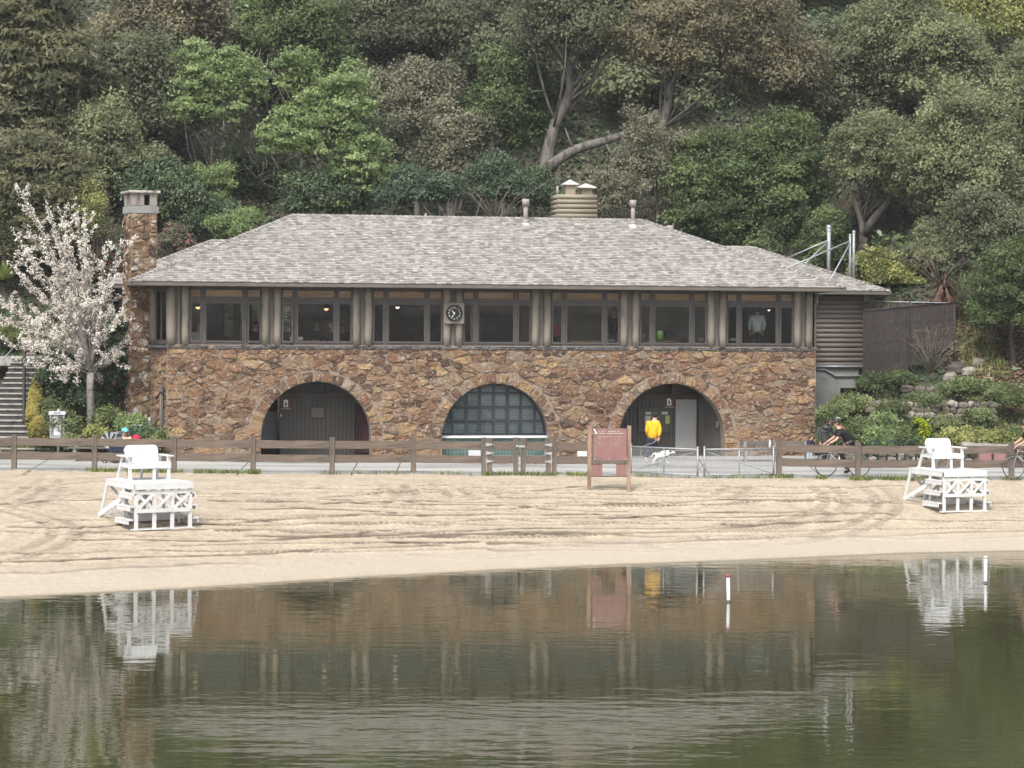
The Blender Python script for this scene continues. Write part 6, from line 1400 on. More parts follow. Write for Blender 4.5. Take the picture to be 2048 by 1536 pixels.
# ------------------------------------------------------------------ steps on the left
stp = empty('stone_steps', (0, 0, 0), 0, 'long flight of dark stone steps with pale worn edges climbing on the left', 'steps'); nstep = 19; sx0 = -17.2; y0 = 72.75; 
m_ = MB()
for k in range(nstep):
    z0 = ZP + .168 * k; y = y0 + .315 * k; xr = P(98 if k < 5 else 72 if k < 6 else 60 + (k - 6) * 3.2, 800, y).x
    b = MB(); b.box(sx0, xr, y, y + .5, z0 - .2, z0 + .118); o_ = b.build('riser', MT['riser'], stp); b = MB(); b.box(sx0, xr + .02, y - .035, y + .32, z0 + .12, z0 + .168); b.build('tread', MT['tread'], stp, bevel=.012)
ytop = y0 + .315 * nstep; ztop = ZP + .168 * nstep
b = MB(); b.box(sx0 - 4, P(110, 720, ytop).x, ytop, ytop + 1.4, ztop - .3, ztop + .01); tag(b.build('upper_landing', MT['tread']), kind='structure')
def rail_post(parent, px, ptop, pbot, d, r=.045):
    a, b_ = P(px, ptop, d), P(px, pbot, d); m_ = MB(); m_.tube([a, (a.x, d, b_.z)], r, 8); m_.build('rail_post', MT['black_metal'], parent)
hr = empty('handrail', (0, 0, 0), 0, 'black steel handrail posts and bars running up beside the steps', 'handrail')
def hb(pts, r, name='bar', m='black_metal'): m_ = MB(); m_.tube(pts, r, 8); m_.build(name, MT[m], hr)
hb([P(48, 845, 74.0), P(48.5, 718, 77.5), P(48.5, 700, 77.5)], .055, 'stair_post'); hb([P(49, 718, 77.5), P(92, 719, 77.6), P(150, 720, 77.6), P(232, 720, 77.2)], .03, 'top_bar')
hb([P(92, 700, 77.2), P(92, 812, 75.4)], .05, 'tall_post'); hb([P(232.5, 690, 77), P(232.5, 826, 75.2)], .055, 'tall_post'); hb([P(243, 690, 76.8), P(243, 820, 75.2)], .03, 'tall_post'); hb([P(232, 705, 77), P(250, 705, 76.6)], .02, 'short_bar')
hb([P(46, 845, 73.9), P(46, 800, 74.2), P(-30, 640, 79)], .025, 'slim_rail') if False else None
hb([P(-4, 745, 76.5), P(2, 722, 76.6), P(34, 688, 78)], .022, 'pale_handrail', 'galv')
b = MB(); 
for k in range(2): pass
# low stone terrace wall at the top of the steps, seen behind the blossom
# ------------------------------------------------------------------ green bicycle hoops, log edge, maroon blocks, right side
for k, px in enumerate((1746, 1784, 1821.5)):
    d = 73.6 - k * .05; c = P(px, 880, d); r = .17; z = c.z - ZP - r; q = empty('bike_hoop', (c.x, d, ZP), 0, ['leftmost of the three dark green hoops behind the fence', 'middle one of the three dark green hoops behind the fence', 'rightmost of the three dark green hoops, nearest the yellow flowering plant'][k], 'bike rack', 'dark green bicycle hoops')
    m_ = MB(); m_.tube([(-r, 0, 0), (-r, 0, z)] + [(-r * math.cos(a), 0, z + r * math.sin(a)) for a in np.linspace(.15, math.pi - .15, 12)] + [(r, 0, z), (r, 0, 0)], .032, 10); m_.build('hoop_tube', MT['green_metal'], q)
a, b_ = P(1922, 896, 74.4), P(2048 + 60, 899, 74.6); m_ = MB(); n = 14; m_.tube([Vector(a).lerp(b_, i / (n - 1)) + Vector((0, 0, random.uniform(-.02, .02))) for i in range(n)], [random.uniform(.17, .21) for _ in range(n)], 9); tag(m_.build('driftwood_log', MT['kerbwood']), 'long grey weathered log lying along the planting on the right', 'log')
for k, (px, lab) in enumerate(((1969, 'left one of two dull maroon blocks under the grey log'), (1998, 'right one of two dull maroon blocks under the grey log'))):
    a = P(px, 923, 73.6); m_ = MB(); m_.box(-.2, .2, -.15, .15, 0, .36, Matrix.Translation((a.x, a.y, ZP))); tag(m_.build('maroon_block', MT['boardred'], None, bevel=.01), lab, 'block', 'maroon blocks beneath the log')
# ------------------------------------------------------------------ foliage
MT['lf_oakdark'] = leafmat('oak_leaf_dark', (0.06, 0.072, 0.04), (0.13, 0.148, 0.082), (0.23, 0.25, 0.145))
MT['lf_oakgrey'] = leafmat('oak_leaf_grey_green', (0.09, 0.108, 0.055), (0.20, 0.225, 0.118), (0.34, 0.36, 0.19))
MT['lf_gold'] = leafmat('oak_leaf_golden', (0.085, 0.082, 0.055), (0.205, 0.185, 0.115), (0.34, 0.30, 0.17))
MT['lf_olive'] = leafmat('olive_frond', (0.055, 0.06, 0.03), (0.12, 0.125, 0.065), (0.22, 0.215, 0.115))
MT['lf_dark'] = leafmat('glossy_dark_leaf', (0.045, 0.065, 0.025), (0.10, 0.14, 0.055), (0.20, 0.25, 0.105))
MT['lf_bright'] = leafmat('feathery_bright_leaf', (0.105, 0.145, 0.06), (0.225, 0.305, 0.125), (0.39, 0.47, 0.21))
MT['lf_yellow'] = leafmat('yellow_green_leaf', (0.095, 0.111, 0.036), (0.284, 0.305, 0.102), (0.541, 0.520, 0.215), 0.35)
MT['lf_ivy'] = leafmat('ivy_leaf', (0.032, 0.049, 0.026), (0.068, 0.101, 0.050), (0.149, 0.195, 0.096), 0.15, 0.4)
MT['lf_blue'] = leafmat('bluish_green_leaf', (0.043, 0.068, 0.043), (0.092, 0.140, 0.081), (0.176, 0.247, 0.138))
MT['lf_grass'] = leafmat('grass_blade', (0.081, 0.104, 0.030), (0.176, 0.221, 0.066), (0.324, 0.364, 0.120), 0.35)
MT['lf_hedge'] = leafmat('yellowing_hedge_leaf', (0.095, 0.091, 0.024), (0.270, 0.234, 0.060), (0.433, 0.351, 0.108), 0.3)
MT['lf_bed'] = leafmat('garden_bed_leaf', (0.065, 0.085, 0.035), (0.165, 0.20, 0.085), (0.32, 0.37, 0.17))
MT['lf_brown'] = leafmat('dry_twiggy_leaf', (0.085, 0.085, 0.055), (0.165, 0.165, 0.105), (0.27, 0.26, 0.17), .3) #(0.095, 0.081, 0.054), (0.183, 0.159, 0.105), (0.297, 0.260, 0.173))
MT['lf_litter'] = leafmat('fallen_leaf', (0.068, 0.046, 0.030), (0.203, 0.143, 0.096), (0.406, 0.312, 0.215), 0.05)
MT['fl_white'] = leafmat('blossom_petal', (0.48, 0.41, 0.37), (0.76, 0.71, 0.64), (0.88, 0.85, 0.78), 0.35)
MT['fl_pink'] = leafmat('pink_flower', (0.35, 0.07, 0.09), (0.5, 0.13, 0.15), (0.62, 0.28, 0.32), 0.3)
MT['fl_yellow'] = leafmat('yellow_flower', (0.5, 0.36, 0.02), (0.72, 0.56, 0.03), (0.8, 0.7, 0.1), 0.3)
MT['fl_lime'] = leafmat('lime_bract', (0.18, 0.24, 0.01), (0.36, 0.42, 0.02), (0.5, 0.55, 0.06), 0.3)

def unit(n, g):
    v = g.normal(size=(n, 3)); return v / np.linalg.norm(v, axis=1)[:, None]
def leaf_quads(C, nrm, size, g, aspect=1.9, jitter=.35):
    """rhombic leaves at C facing nrm"""
    n = len(C); nrm = nrm + unit(n, g) * jitter; nrm /= np.linalg.norm(nrm, axis=1)[:, None] + 1e-9
    a = np.cross(nrm, unit(n, g)); a /= np.linalg.norm(a, axis=1)[:, None] + 1e-9; b_ = np.cross(nrm, a)
    s_ = (size * g.uniform(.6, 1.35, n))[:, None]; a = a * s_ * .5 * aspect; b_ = b_ * s_ * .5
    V = np.stack([C - a, C - b_ + a * .15, C + a, C + b_ + a * .15], 1).reshape(-1, 3); F = np.arange(4 * n).reshape(n, 4); return V, F
SEEDN = [100]
def newg(): SEEDN[0] += 1; return np.random.default_rng(SEEDN[0])
def puff_cloud(ctr, rad, npuff, pr, nleaf, g, flat=.75, zmin=-.55, inner=.25, frontbias=.55):
    """leaf positions in many puffs spread through and over an ellipsoid; returns C, outward normal, puff id tint, puff centres"""
    d = unit(npuff * 3, g); d = d[d[:, 2] > zmin][:npuff]; k = len(d)
    rr = np.where(g.random(k) < inner, g.uniform(.25, .7, k), g.uniform(.78, 1.04, k)); PC = ctr + d * rr[:, None] * rad
    R_ = pr * (.5 + 1.25 * g.random(k) ** 1.3); w = R_ ** 2; w = w * np.where(PC[:, 1] > ctr[1] + .25 * rad[1], 1 - frontbias, 1); w /= w.sum()
    idx = g.choice(k, nleaf, p=w); u = unit(nleaf, g); u[:, 2] = np.where(u[:, 2] < -.35, -u[:, 2] * .6, u[:, 2]); u /= np.linalg.norm(u, axis=1)[:, None]
    q = g.uniform(.12, 1.15, nleaf) ** .6
    C = PC[idx] + u * (R_[idx] * q)[:, None] * np.array([1, 1, flat]); pt = g.uniform(0, 1, k)
    ns_ = int(nleaf * .3); j = g.choice(nleaf, ns_, replace=False); dd = unit(ns_, g); dd[:, 2] = np.where(dd[:, 2] < -.4, -dd[:, 2], dd[:, 2]); C[j] = ctr + dd * rad * g.uniform(.55, 1.12, ns_)[:, None] + g.normal(0, .12, (ns_, 3))
    nr = u * .6 + d[idx] * .3 + np.array([0, -.1, .3]); nr /= np.linalg.norm(nr, axis=1)[:, None]
    return C, nr, pt[idx], PC
def limbs(parent, base, PCs, r0, g, matn='bark', n=10, main=None, name='trunk'):
    m_ = MB(); base = Vector(base)
    ctr = Vector(PCs.mean(0)); top = ctr + Vector((0, 0, 0)); 
    if main is None:
        main = [base + Vector((0, 0, -.3)), base.lerp(ctr, .3) + Vector((g.normal(0, .15), g.normal(0, .1), 0)), base.lerp(ctr, .65) + Vector((g.normal(0, .25), g.normal(0, .15), 0)), ctr + Vector((0, 0, .2))]
    K = [Vector(p_) for p_ in smooth_poly(np.array([tuple(p_) for p_ in main]), 18)]; L = len(K)
    m_.tube(K, [r0 * (1.25 if i == 0 else 1 - .65 * i / (L - 1)) for i in range(L)], 9)
    sel = g.choice(len(PCs), min(n, len(PCs)), replace=False)
    for s_ in sel:
        tip = Vector(PCs[s_]); i = int(g.integers(int(L * .35), L)); st_ = K[min(i, L - 1)]; Lm = (tip - st_).length; mid = st_.lerp(tip, .5) + Vector((g.normal(0, .12), g.normal(0, .1), g.normal(0, .1))) * Lm
        q = [Vector(p_) for p_ in smooth_poly(np.array([tuple(st_), tuple(mid), tuple(tip)]), 9)]; rr = r0 * g.uniform(.10, .26); m_.tube(q, [rr * (1 - .75 * j / (len(q) - 1)) for j in range(len(q))], 6)
        for _ in range(2):
            j = int(g.integers(3, len(q))); e = q[j - 1] + Vector((g.normal(0, .5), g.normal(0, .5), g.normal(.2, .4))); m_.tube([q[j - 1], q[j - 1].lerp(e, .5) + Vector((0, 0, .08)), e], [rr * .4, rr * .25, rr * .1], 5)
    return m_.build(name, MT[matn], parent)
LEAFTOT = [0]
def crown(parent, parts, matn, leaf, name='crown', aspect=1.9, jitter=.35):
    """parts: list of (C, nr, tint)"""
    g = newg(); V, F, T_ = [], [], []; off = 0
    for C, nr, t in parts:
        v, f = leaf_quads(C, nr, leaf, g, aspect, jitter); V.append(v); F.append(f + off); off += len(v); tt = np.clip(.62 * t + .38 * g.random(len(C)), 0, 1); T_.append(np.repeat(tt, 4)); LEAFTOT[0] += len(C)
    return link(name, np_mesh(name, np.concatenate(V), np.concatenate(F), np.concatenate(T_)), parent, MT[matn])
LEAFK, LEAFN = .58, 2.0
def tree(name, label, cat, px, py, wpx, hpx, d, matn, nleaf=9000, leaf=.15, puff=None, npuff=60, trunk=.22, bark='bark', depth=None, base=None, main=None, lobes=None, nlimb=12, flat=.92, group=None, aspect=1.9, zmin=-.6, extra=None, sub='trunk', topname='crown', jitter=.8, inner=.3):
    """crown centred on the pixel at distance d; trunk from the ground up"""
    g = newg(); c = P(px, py, d)
    while d > 90 and c.z - float(hill_h(c.x, d)) < .8 * hpx / 2 / (F0 / d) and main is None: d -= .5; c = P(px, py, d)
    if lobes is None and d > 85:
        lobes = [(0, 0, -.08, .74, .62)]
        for _ in range(4): a_ = g.uniform(-.6, 3.7); lobes.append((math.cos(a_) * g.uniform(.45, .75), g.uniform(-.3, .1), math.sin(a_) * g.uniform(.45, .8), g.uniform(.28, .5), .17))
    S_ = F0 / d; rx, rz = wpx / 2 / S_, hpx / 2 / S_; ry = depth or min(rx, rz * 1.3)
    bx = P(base, py, d).x if base is not None else c.x; hz = float(hill_h(bx, d)); bp = Vector((bx, d, hz))
    q = empty(name, bp, 0, label, cat, group); parts = []; PCs = []
    for (lx, ly, lz, lr, share) in (lobes or [(0, 0, 0, 1, 1)]):
        ctr = np.array([c.x + lx * rx - bp.x, ly * ry, c.z + lz * rz - bp.z]); rad = np.array([rx * lr, ry * lr, rz * lr])
        k_ = 1 if d < 80 else LEAFN
        C, nr, t, PC = puff_cloud(ctr, rad, int(npuff * share * (1 if d < 80 else 2.0)) + 4, (puff or rx * .28) * (1 if d < 80 else .78), int(nleaf * share * k_), g, flat, zmin, inner); ok = C[:, 2] > .02; parts.append((C[ok], nr[ok], t[ok])); PCs.append(PC)
    PCs = np.concatenate(PCs)
    if main is not None: main = [P(a, b_, d) - bp for a, b_ in main]
    if trunk: limbs(q, (0, 0, 0), PCs, trunk, g, bark, nlimb, main, sub)
    crown(q, parts, matn, leaf * (1 if d < 80 else LEAFK), topname, aspect, jitter)
    if extra: extra(q, PCs, g)
    return q
def flowers(matn, n, r=.05, name='flowers', k=5, spread=.05, top=False):
    def f(q, PCs, g):
        if top: 
            o_ = np.argsort(-PCs[:, 2])[:max(4, len(PCs) // 3)]; PCs = PCs[o_]
        i = g.choice(len(PCs), n); u = unit(n, g); u[:, 1] = -abs(u[:, 1]); C = PCs[i] + u * np.abs(g.normal(.55, .12, n))[:, None] * (np.ptp(PCs[:, 0]) * .28)
        C = np.repeat(C, k, 0) + g.normal(0, spread, (n * k, 3)); tag(crown(q, [(C, unit(n * k, g) * .5 + np.array([0, -.6, .5]), g.random(n * k))], matn, r, name, 1.1), kind='stuff')
    return f

MT['bark_pale2'] = mat('mid_grey_bark', (0.14, 0.13, 0.112), 0.9, 0.4, 5, 0.6, 14, stretch=(1, 1, .3), dist=0.06)  # mid-tone bark colour of the great curved trunk and its heavy limb
# --- the wooded hillside, tree by tree
T = tree
T('conifer', 'tall drooping olive brown conifer filling the upper left corner', 'tree', 70, 180, 360, 480, 93, 'lf_olive', 30000, .17, 1.1, 110, .3, 'bark_dark', flat=.45, aspect=3.2, depth=3.0)
T('conifer', 'lower olive brown conifer directly above the blossom tree at the left edge', 'tree', 60, 455, 270, 330, 86, 'lf_olive', 22000, .14, .8, 90, .2, 'bark_dark', flat=.45, aspect=3.0, depth=2.0)
T('oak_tree', 'dusky grey green oak between the upper left conifer and the yellow flowers', 'tree', 300, 210, 260, 260, 104, 'lf_oakdark', 14000, .15, .9, 70, .2)
T('broadleaf_tree', 'yellow green tree top at the upper edge left of the feathery trees', 'tree', 330, 50, 260, 190, 116, 'lf_gold', 14000, .17, .9, 60, .2, extra=None)
T('flowering_shrub', 'shrub with vivid yellow flowers high on the hill at the left', 'shrub', 290, 150, 130, 110, 101.5, 'lf_oakdark', 4000, .12, .45, 30, .08, extra=flowers('fl_yellow', 90, .16, 'yellow_flowers', 6, .12, True))
T('oak_tree', 'grey green spreading shrub oak above the chimney', 'tree', 215, 330, 230, 210, 96, 'lf_oakgrey', 14000, .14, .7, 70, .16)
T('feathery_tree', 'feathery light green tree leaning right above the roof left end', 'tree', 650, 265, 290, 330, 92.5, 'lf_bright', 13000, .14, .42, 110, .16, lobes=[(.0, 0, .0, .6, .45), (.5, 0, -.45, .45, .25), (-.35, 0, .7, .32, .12), (.35, 0, .45, .38, .14), (-.5, 0, -.1, .4, .16), (.1, 0, -.75, .3, .1)], inner=.35, flat=.6, nlimb=22)
T('feathery_tree', 'pale feathery green tree left of the tangled bare stems', 'tree', 420, 195, 220, 250, 94, 'lf_bright', 6500, .13, .38, 65, .12, inner=.3, flat=.6, nlimb=18)
T('broadleaf_tree', 'pale green tree top at the upper edge above the tangled bare stems', 'tree', 490, 50, 230, 180, 112, 'lf_bright', 12000, .16, .7, 60, .18)
T('broadleaf_tree', 'dark green tree between two feathery trees near the top edge', 'tree', 600, 95, 230, 200, 110, 'lf_dark', 13000, .16, .8, 60, .2)
T('oak_tree', 'dark wide oak with a forked trunk at the upper middle left', 'tree', 800, 60, 330, 260, 112, 'lf_oakdark', 18000, .17, 1.0, 75, .38, 'bark_dark', base=865, main=[(862, 240), (858, 160), (862, 110), (850, 60)], nlimb=20, zmin=-.3)
T('oak_tree', 'olive brown small leaved tree below the forked dark oak', 'tree', 830, 205, 230, 190, 104, 'lf_brown', 11000, .14, .7, 60, .18)
T('oak_tree', 'grey oak right of the forked dark oak at the top edge', 'tree', 985, 80, 260, 260, 111, 'lf_oakdark', 15000, .16, .9, 70, .25, 'bark_dark')
T('ivy_clad_tree', 'tan leaved ivy clad stump tree above the middle of the roof', 'tree', 905, 300, 140, 200, 97, 'lf_brown', 9000, .13, .55, 45, .3)
T('broadleaf_tree', 'dark leafy tree left of the great curved trunk', 'tree', 1010, 235, 220, 240, 101, 'lf_dark', 13000, .15, .7, 70, .2)
T('shrub', 'bluish green shrub just above the roof ridge left of the middle', 'shrub', 840, 385, 170, 90, 91.5, 'lf_blue', 7000, .11, .4, 45, .07, depth=1.2)
T('shrub', 'bright bluish green shrub behind the roof pipe', 'shrub', 1010, 370, 150, 110, 92.5, 'lf_blue', 7000, .11, .4, 40, .07, depth=1.2)
T('shrub', 'dark shrub mass behind the roof ridge at the left', 'shrub', 640, 400, 210, 110, 92.5, 'lf_ivy', 9000, .12, .5, 50, .07, depth=1.4)
T('oak_tree', 'dark oak canopy over the great curved trunk at the top edge', 'tree', 1150, 70, 330, 270, 100, 'lf_oakdark', 20000, .15, .9, 90, .33, 'bark_pale2', base=1092, main=[(1090, 350), (1097, 300), (1112, 245), (1133, 205), (1140, 160), (1128, 90)], nlimb=24, zmin=-.2)
# the same oak sends a second heavy limb to the right
lim = MB(); pts = [(1095, 335), (1150, 300), (1208, 282), (1250, 268), (1285, 240), (1335, 214)]; K = smooth_poly(np.array([tuple(P(a, b_, 99.6)) for a, b_ in pts]), 26); lim.tube([Vector(k) for k in K], [.25 - .15 * i / (len(K) - 1) for i in range(len(K))], 9)
for (a, b_) in (((1205, 275), (1235, 320)), ((1255, 255), (1290, 300)), ((1150, 300), (1130, 255))): lim.tube([P(*a, 99.6), P((a[0] + b_[0]) / 2, (a[1] + b_[1]) / 2 + 6, 99.5), P(*b_, 99.4)], [.09, .06, .02], 6)
okt = [o_ for o_ in COL.objects if o_.get('label', '').startswith('dark oak canopy')][0]; lo_ = lim.build('heavy_limb', MT['bark_pale2'], okt); lo_.matrix_parent_inverse = Matrix.Translation(-okt.location)
T('oak_tree', 'golden tan oak canopy at the top right of the middle', 'tree', 1430, 105, 430, 290, 99, 'lf_gold', 30000, .14, .85, 130, .3, 'bark', base=1290, main=[(1292, 390), (1300, 330), (1318, 280), (1335, 210), (1350, 150), (1400, 100)], lobes=[(0, 0, .25, .75, .6), (.55, 0, -.25, .45, .3), (-.55, 0, .2, .45, .25)], nlimb=20, zmin=-.8)
T('small_tree', 'grey brown twiggy tree in front of the golden oak trunk', 'tree', 1300, 330, 190, 200, 95.5, 'lf_brown', 6500, .11, .45, 50, .12, inner=.5, nlimb=30)
T('small_tree', 'sparse grey brown bush beside the log vent box', 'shrub', 1215, 390, 110, 130, 91.5, 'lf_brown', 4500, .10, .35, 40, .07, inner=.5, nlimb=24)
T('broadleaf_tree', 'big dark glossy green tree behind the right half of the roof', 'tree', 1500, 400, 340, 400, 95, 'lf_dark', 34000, .14, .62, 170, .25, 'bark_dark', flat=.7)
T('broadleaf_tree', 'shadowy dark tree in the gap left of the round grey oak', 'tree', 1680, 190, 250, 280, 110, 'lf_oakdark', 16000, .16, .85, 75, .2)
T('oak_tree', 'soft grey green oak mass at the upper right', 'tree', 1850, 130, 340, 300, 103, 'lf_oakgrey', 30000, .15, .8, 130, .3)
T('oak_tree', 'round topped grey green oak on a forked trunk above the masts', 'tree', 1760, 335, 220, 210, 93.5, 'lf_oakgrey', 19000, .12, .5, 100, .2, 'bark', base=1728, main=[(1728, 520), (1727, 470), (1722, 440), (1712, 410), (1705, 380)], nlimb=14, lobes=[(-.1, 0, .2, .8, .7), (.45, 0, -.25, .6, .4)])
frk = MB(); frk.tube([P(1727, 470, 93.5), P(1745, 440, 93.3), P(1775, 405, 93.2), P(1790, 370, 93)], [.2, .17, .12, .06], 8)
okt = [o_ for o_ in COL.objects if o_.get('label', '').startswith('round topped grey green oak')][0]; lo_ = frk.build('fork', MT['bark'], okt); lo_.matrix_parent_inverse = Matrix.Translation(-okt.location)
T('oak_tree', 'tall grey green oak at the right edge above the wooded bank', 'tree', 1930, 350, 260, 380, 94.5, 'lf_oakgrey', 26000, .13, .65, 130, .24)
T('broadleaf_tree', 'bright sunny green tree in the top right corner', 'tree', 1985, 40, 230, 220, 108, 'lf_yellow', 16000, .15, .8, 70, .2)
T('oak_tree', 'pale mottled oak hugging the right edge below the corner', 'tree', 2045, 240, 150, 330, 97, 'lf_oakgrey', 14000, .13, .6, 70, .2)
T('oak_tree', 'dark bush oak low at the right edge beside the leaning trunk', 'tree', 2030, 595, 170, 230, 83.5, 'lf_dark', 15000, .10, .42, 85, .12, 'bark_dark')
T('slender_tree', 'slender grey trunked tree beside the brown slatted fence', 'tree', 1960, 470, 190, 170, 85.5, 'lf_oakdark', 11000, .11, .5, 60, .16, 'bark', base=1978, main=[(1980, 725), (1977, 660), (1970, 600), (1968, 550), (1955, 480)], nlimb=16)
stm = MB(); stm.tube([P(1979, 700, 85.3), P(1990, 640, 85.3), P(1985, 590, 85.2), P(2005, 540, 85.1)], [.12, .1, .08, .04], 8)
okt = [o_ for o_ in COL.objects if o_.get('label', '').startswith('slender grey trunked')][0]; lo_ = stm.build('second_stem', MT['bark'], okt); lo_.matrix_parent_inverse = Matrix.Translation(-okt.location)
T('shrub', 'rounded yellow green bush behind the wing roof', 'shrub', 1772, 560, 150, 130, 89.5, 'lf_yellow', 9000, .10, .34, 70, .07, depth=1.2, lobes=[(-.2, 0, .1, .8, .7), (.4, 0, -.3, .6, .4)])
T('shrub', 'bright green domed bush to the right of the chimney top', 'shrub', 415, 385, 110, 110, 93, 'lf_bright', 8000, .09, .32, 55, .06)
T('shrub', 'light feathery shrub touching the left slope of the roof', 'shrub', 478, 455, 130, 80, 89.5, 'lf_bright', 4500, .09, .28, 40, .05, depth=.9)
T('ivy_clad_tree', 'dense dark ivy mass right behind the chimney pot', 'shrub', 335, 385, 150, 190, 94.5, 'lf_ivy', 13000, .12, .5, 70, .1)
T('shrub', 'deep green bush low behind the chimney and roof edge', 'shrub', 390, 440, 160, 110, 91, 'lf_ivy', 8000, .11, .4, 50, .06)
T('flowering_shrub', 'twiggy pink flowering bush left of the chimney', 'shrub', 215, 530, 90, 130, 86.5, 'lf_brown', 3500, .08, .3, 35, .05, extra=flowers('fl_pink', 110, .07, 'pink_flowers', 5, .06), inner=.4, nlimb=16)
T('flowering_shrub', 'twiggy pink flowering bush between the chimney and the roof', 'shrub', 345, 488, 80, 70, 88.5, 'lf_brown', 2500, .08, .28, 30, .05, extra=flowers('fl_pink', 70, .07, 'pink_flowers', 5, .06), inner=.4, nlimb=16)
T('willow_shrub', 'thin yellow green upright shoots left of the chimney', 'shrub', 178, 440, 80, 160, 85, 'lf_yellow', 2600, .07, .3, 45, .04, inner=.6, nlimb=34, bark='twig')
T('oak_tree', 'grey twiggy oak behind the feathery tree and the ridge', 'tree', 730, 330, 150, 170, 99, 'lf_oakdark', 9000, .13, .6, 50, .15)
T('shrub', 'dark undergrowth bush between the ivy and the tangled stems', 'shrub', 520, 360, 180, 140, 96.5, 'lf_ivy', 9000, .13, .55, 50, .08)
T('shrub', 'dark brambly bush under the great curved trunk', 'shrub', 1080, 390, 130, 90, 94, 'lf_ivy', 6000, .11, .4, 40, .07)
T('shrub', 'shadowed green bush between the masts and the dark glossy tree', 'shrub', 1640, 500, 120, 150, 92, 'lf_dark', 9000, .11, .4, 55, .08)
T('shrub', 'leafy green bush between the yellow green bush and the fence corner', 'shrub', 1860, 520, 130, 130, 91, 'lf_oakgrey', 8000, .11, .4, 50, .07)
# tangle of bare stems
q = empty('vine_tangle', P(500, 330, 95.5), 0, 'tangle of bare pale stems hanging between the feathery green trees', 'vine'); g = newg(); m_ = MB(); o0 = q.location
for k in range(46):
    x, y = g.normal(520, 26), g.uniform(95, 160); pts = [P(x, y, 95.8 + g.normal(0, .6))]; 
    for s_ in range(6): x += g.normal(-4, 16); y += g.uniform(18, 42); pts.append(P(x, min(y, 350), 95.8 + g.normal(0, .5)))
    K = smooth_poly(np.array([tuple(p_ - o0) for p_ in pts]), 16); r = g.uniform(.008, .022); m_.tube([Vector(k_) for k_ in K], [r * (1 - .5 * i / len(K)) for i in range(len(K))], 4)
for k in range(60):
    x, y = g.normal(570, 60), g.normal(300, 40); pts = [P(x, y, 94.6)]
    for s_ in range(3): x += g.normal(6, 16); y += g.normal(8, 14); pts.append(P(x, y, 94.6 + g.normal(0, .3)))
    m_.tube([p_ - o0 for p_ in pts], [.018, .014, .01, .006], 4)
tag(m_.build('stems', MT['twig'], q), kind='stuff')
# bare shrubs
def bare(label, px, py, h, w, d, n=26, matn='twig', name='bare_shrub', r0=.014, up=1.0):
    b0 = P(px, py, d); q = empty(name, b0, 0, label, 'shrub'); g = newg(); m_ = MB(); S_ = F0 / d
    for k in range(n):
        tip = Vector((g.normal(0, w / 2.4) / S_, g.normal(0, .3), g.uniform(.45, 1) * h / S_)); mid = tip * .5 + Vector((g.normal(0, .08), 0, .1)); m_.tube([Vector((0, 0, -.2)), mid, tip], [r0, r0 * .6, r0 * .2], 5)
        for j in range(4): t = g.uniform(.4, .95); s_ = mid.lerp(tip, t); e = s_ + Vector((g.normal(0, .22), g.normal(0, .15), g.normal(.08, .15))); m_.tube([s_, e], [r0 * .35, r0 * .12], 4)
    m_.build('stems', MT[matn], q); return q
bare('leafless pale shrub in front of the brown slatted fence', 1862, 735, 90, 110, 81.5, 22)
bare('leafless grey brush rising behind the roof pipe', 990, 432, 95, 170, 91, 12)
bare('thin dead branches above the yellow green bush', 1880, 560, 90, 150, 88.5, 18)
bare('bare twigs standing behind the log vent box', 1165, 420, 90, 90, 92.5, 12)
# dead yucca
q = empty('dead_yucca', P(1888, 600, 86.5), 0, 'reddish brown dead yucca with hanging blades above the brown fence', 'plant'); g = newg(); V = []; F = []
for k in range(170):
    a = g.uniform(0, 2 * math.pi); el = g.uniform(-1.3, .9); L = g.uniform(.6, 1.0); c = Vector((0, 0, g.uniform(.2, .75))); d = Vector((math.cos(a) * math.cos(el), math.sin(a) * math.cos(el), math.sin(el))); s_ = d.cross(Vector((0, 0, 1))).normalized() * .03; m1 = c + d * L * .5; e = c + d * L - Vector((0, 0, L * .35)); b = len(V); V += [c - s_, c + s_, m1 + s_, m1 - s_, e]; F += [(b, b + 1, b + 2, b + 3), (b + 3, b + 2, b + 4)]
m_ = MB(); m_.add(V, F); m_.build('blades', mat('dead_blade', (0.15, 0.085, 0.065), .85, .3, 5), q); m_ = MB(); m_.tube([(0, 0, -.6), (0, 0, .7)], .09, 8); m_.build('stem', MT['bark_dark'], q)
# spiky plants left
def spiky(label, px, py, d, r, matn, n=90):
    q = empty('spiky_plant', P(px, py, d), 0, label, 'plant'); g = newg(); V, F = [], []
    for k in range(n):
        a = g.uniform(0, 2 * math.pi); el = g.uniform(.1, 1.4); L = r * g.uniform(.7, 1); d_ = Vector((math.cos(a) * math.cos(el), math.sin(a) * math.cos(el), math.sin(el))); s_ = d_.cross(Vector((0, 0, 1))).normalized() * .022; c = Vector((0, 0, 0)); m1 = c + d_ * L * .55; e = c + d_ * L - Vector((0, 0, L * .12)); b = len(V); V += [c - s_, c + s_, m1 + s_, m1 - s_, e]; F += [(b, b + 1, b + 2, b + 3), (b + 3, b + 2, b + 4)]
    V2 = np.array([tuple(v) for v in V]); me = bpy.data.meshes.new('blades'); me.from_pydata(V, [], F); set_tint(me, g.random(len(V)).repeat(1) * .5 + .3); link('blades', me, q, MT[matn])
spiky('spiky grey green plant left of the chimney top', 203, 425, 87, .75, 'lf_oakgrey'); spiky('spiky green plant at the left edge behind the blossom', 8, 560, 80, .9, 'lf_grass')

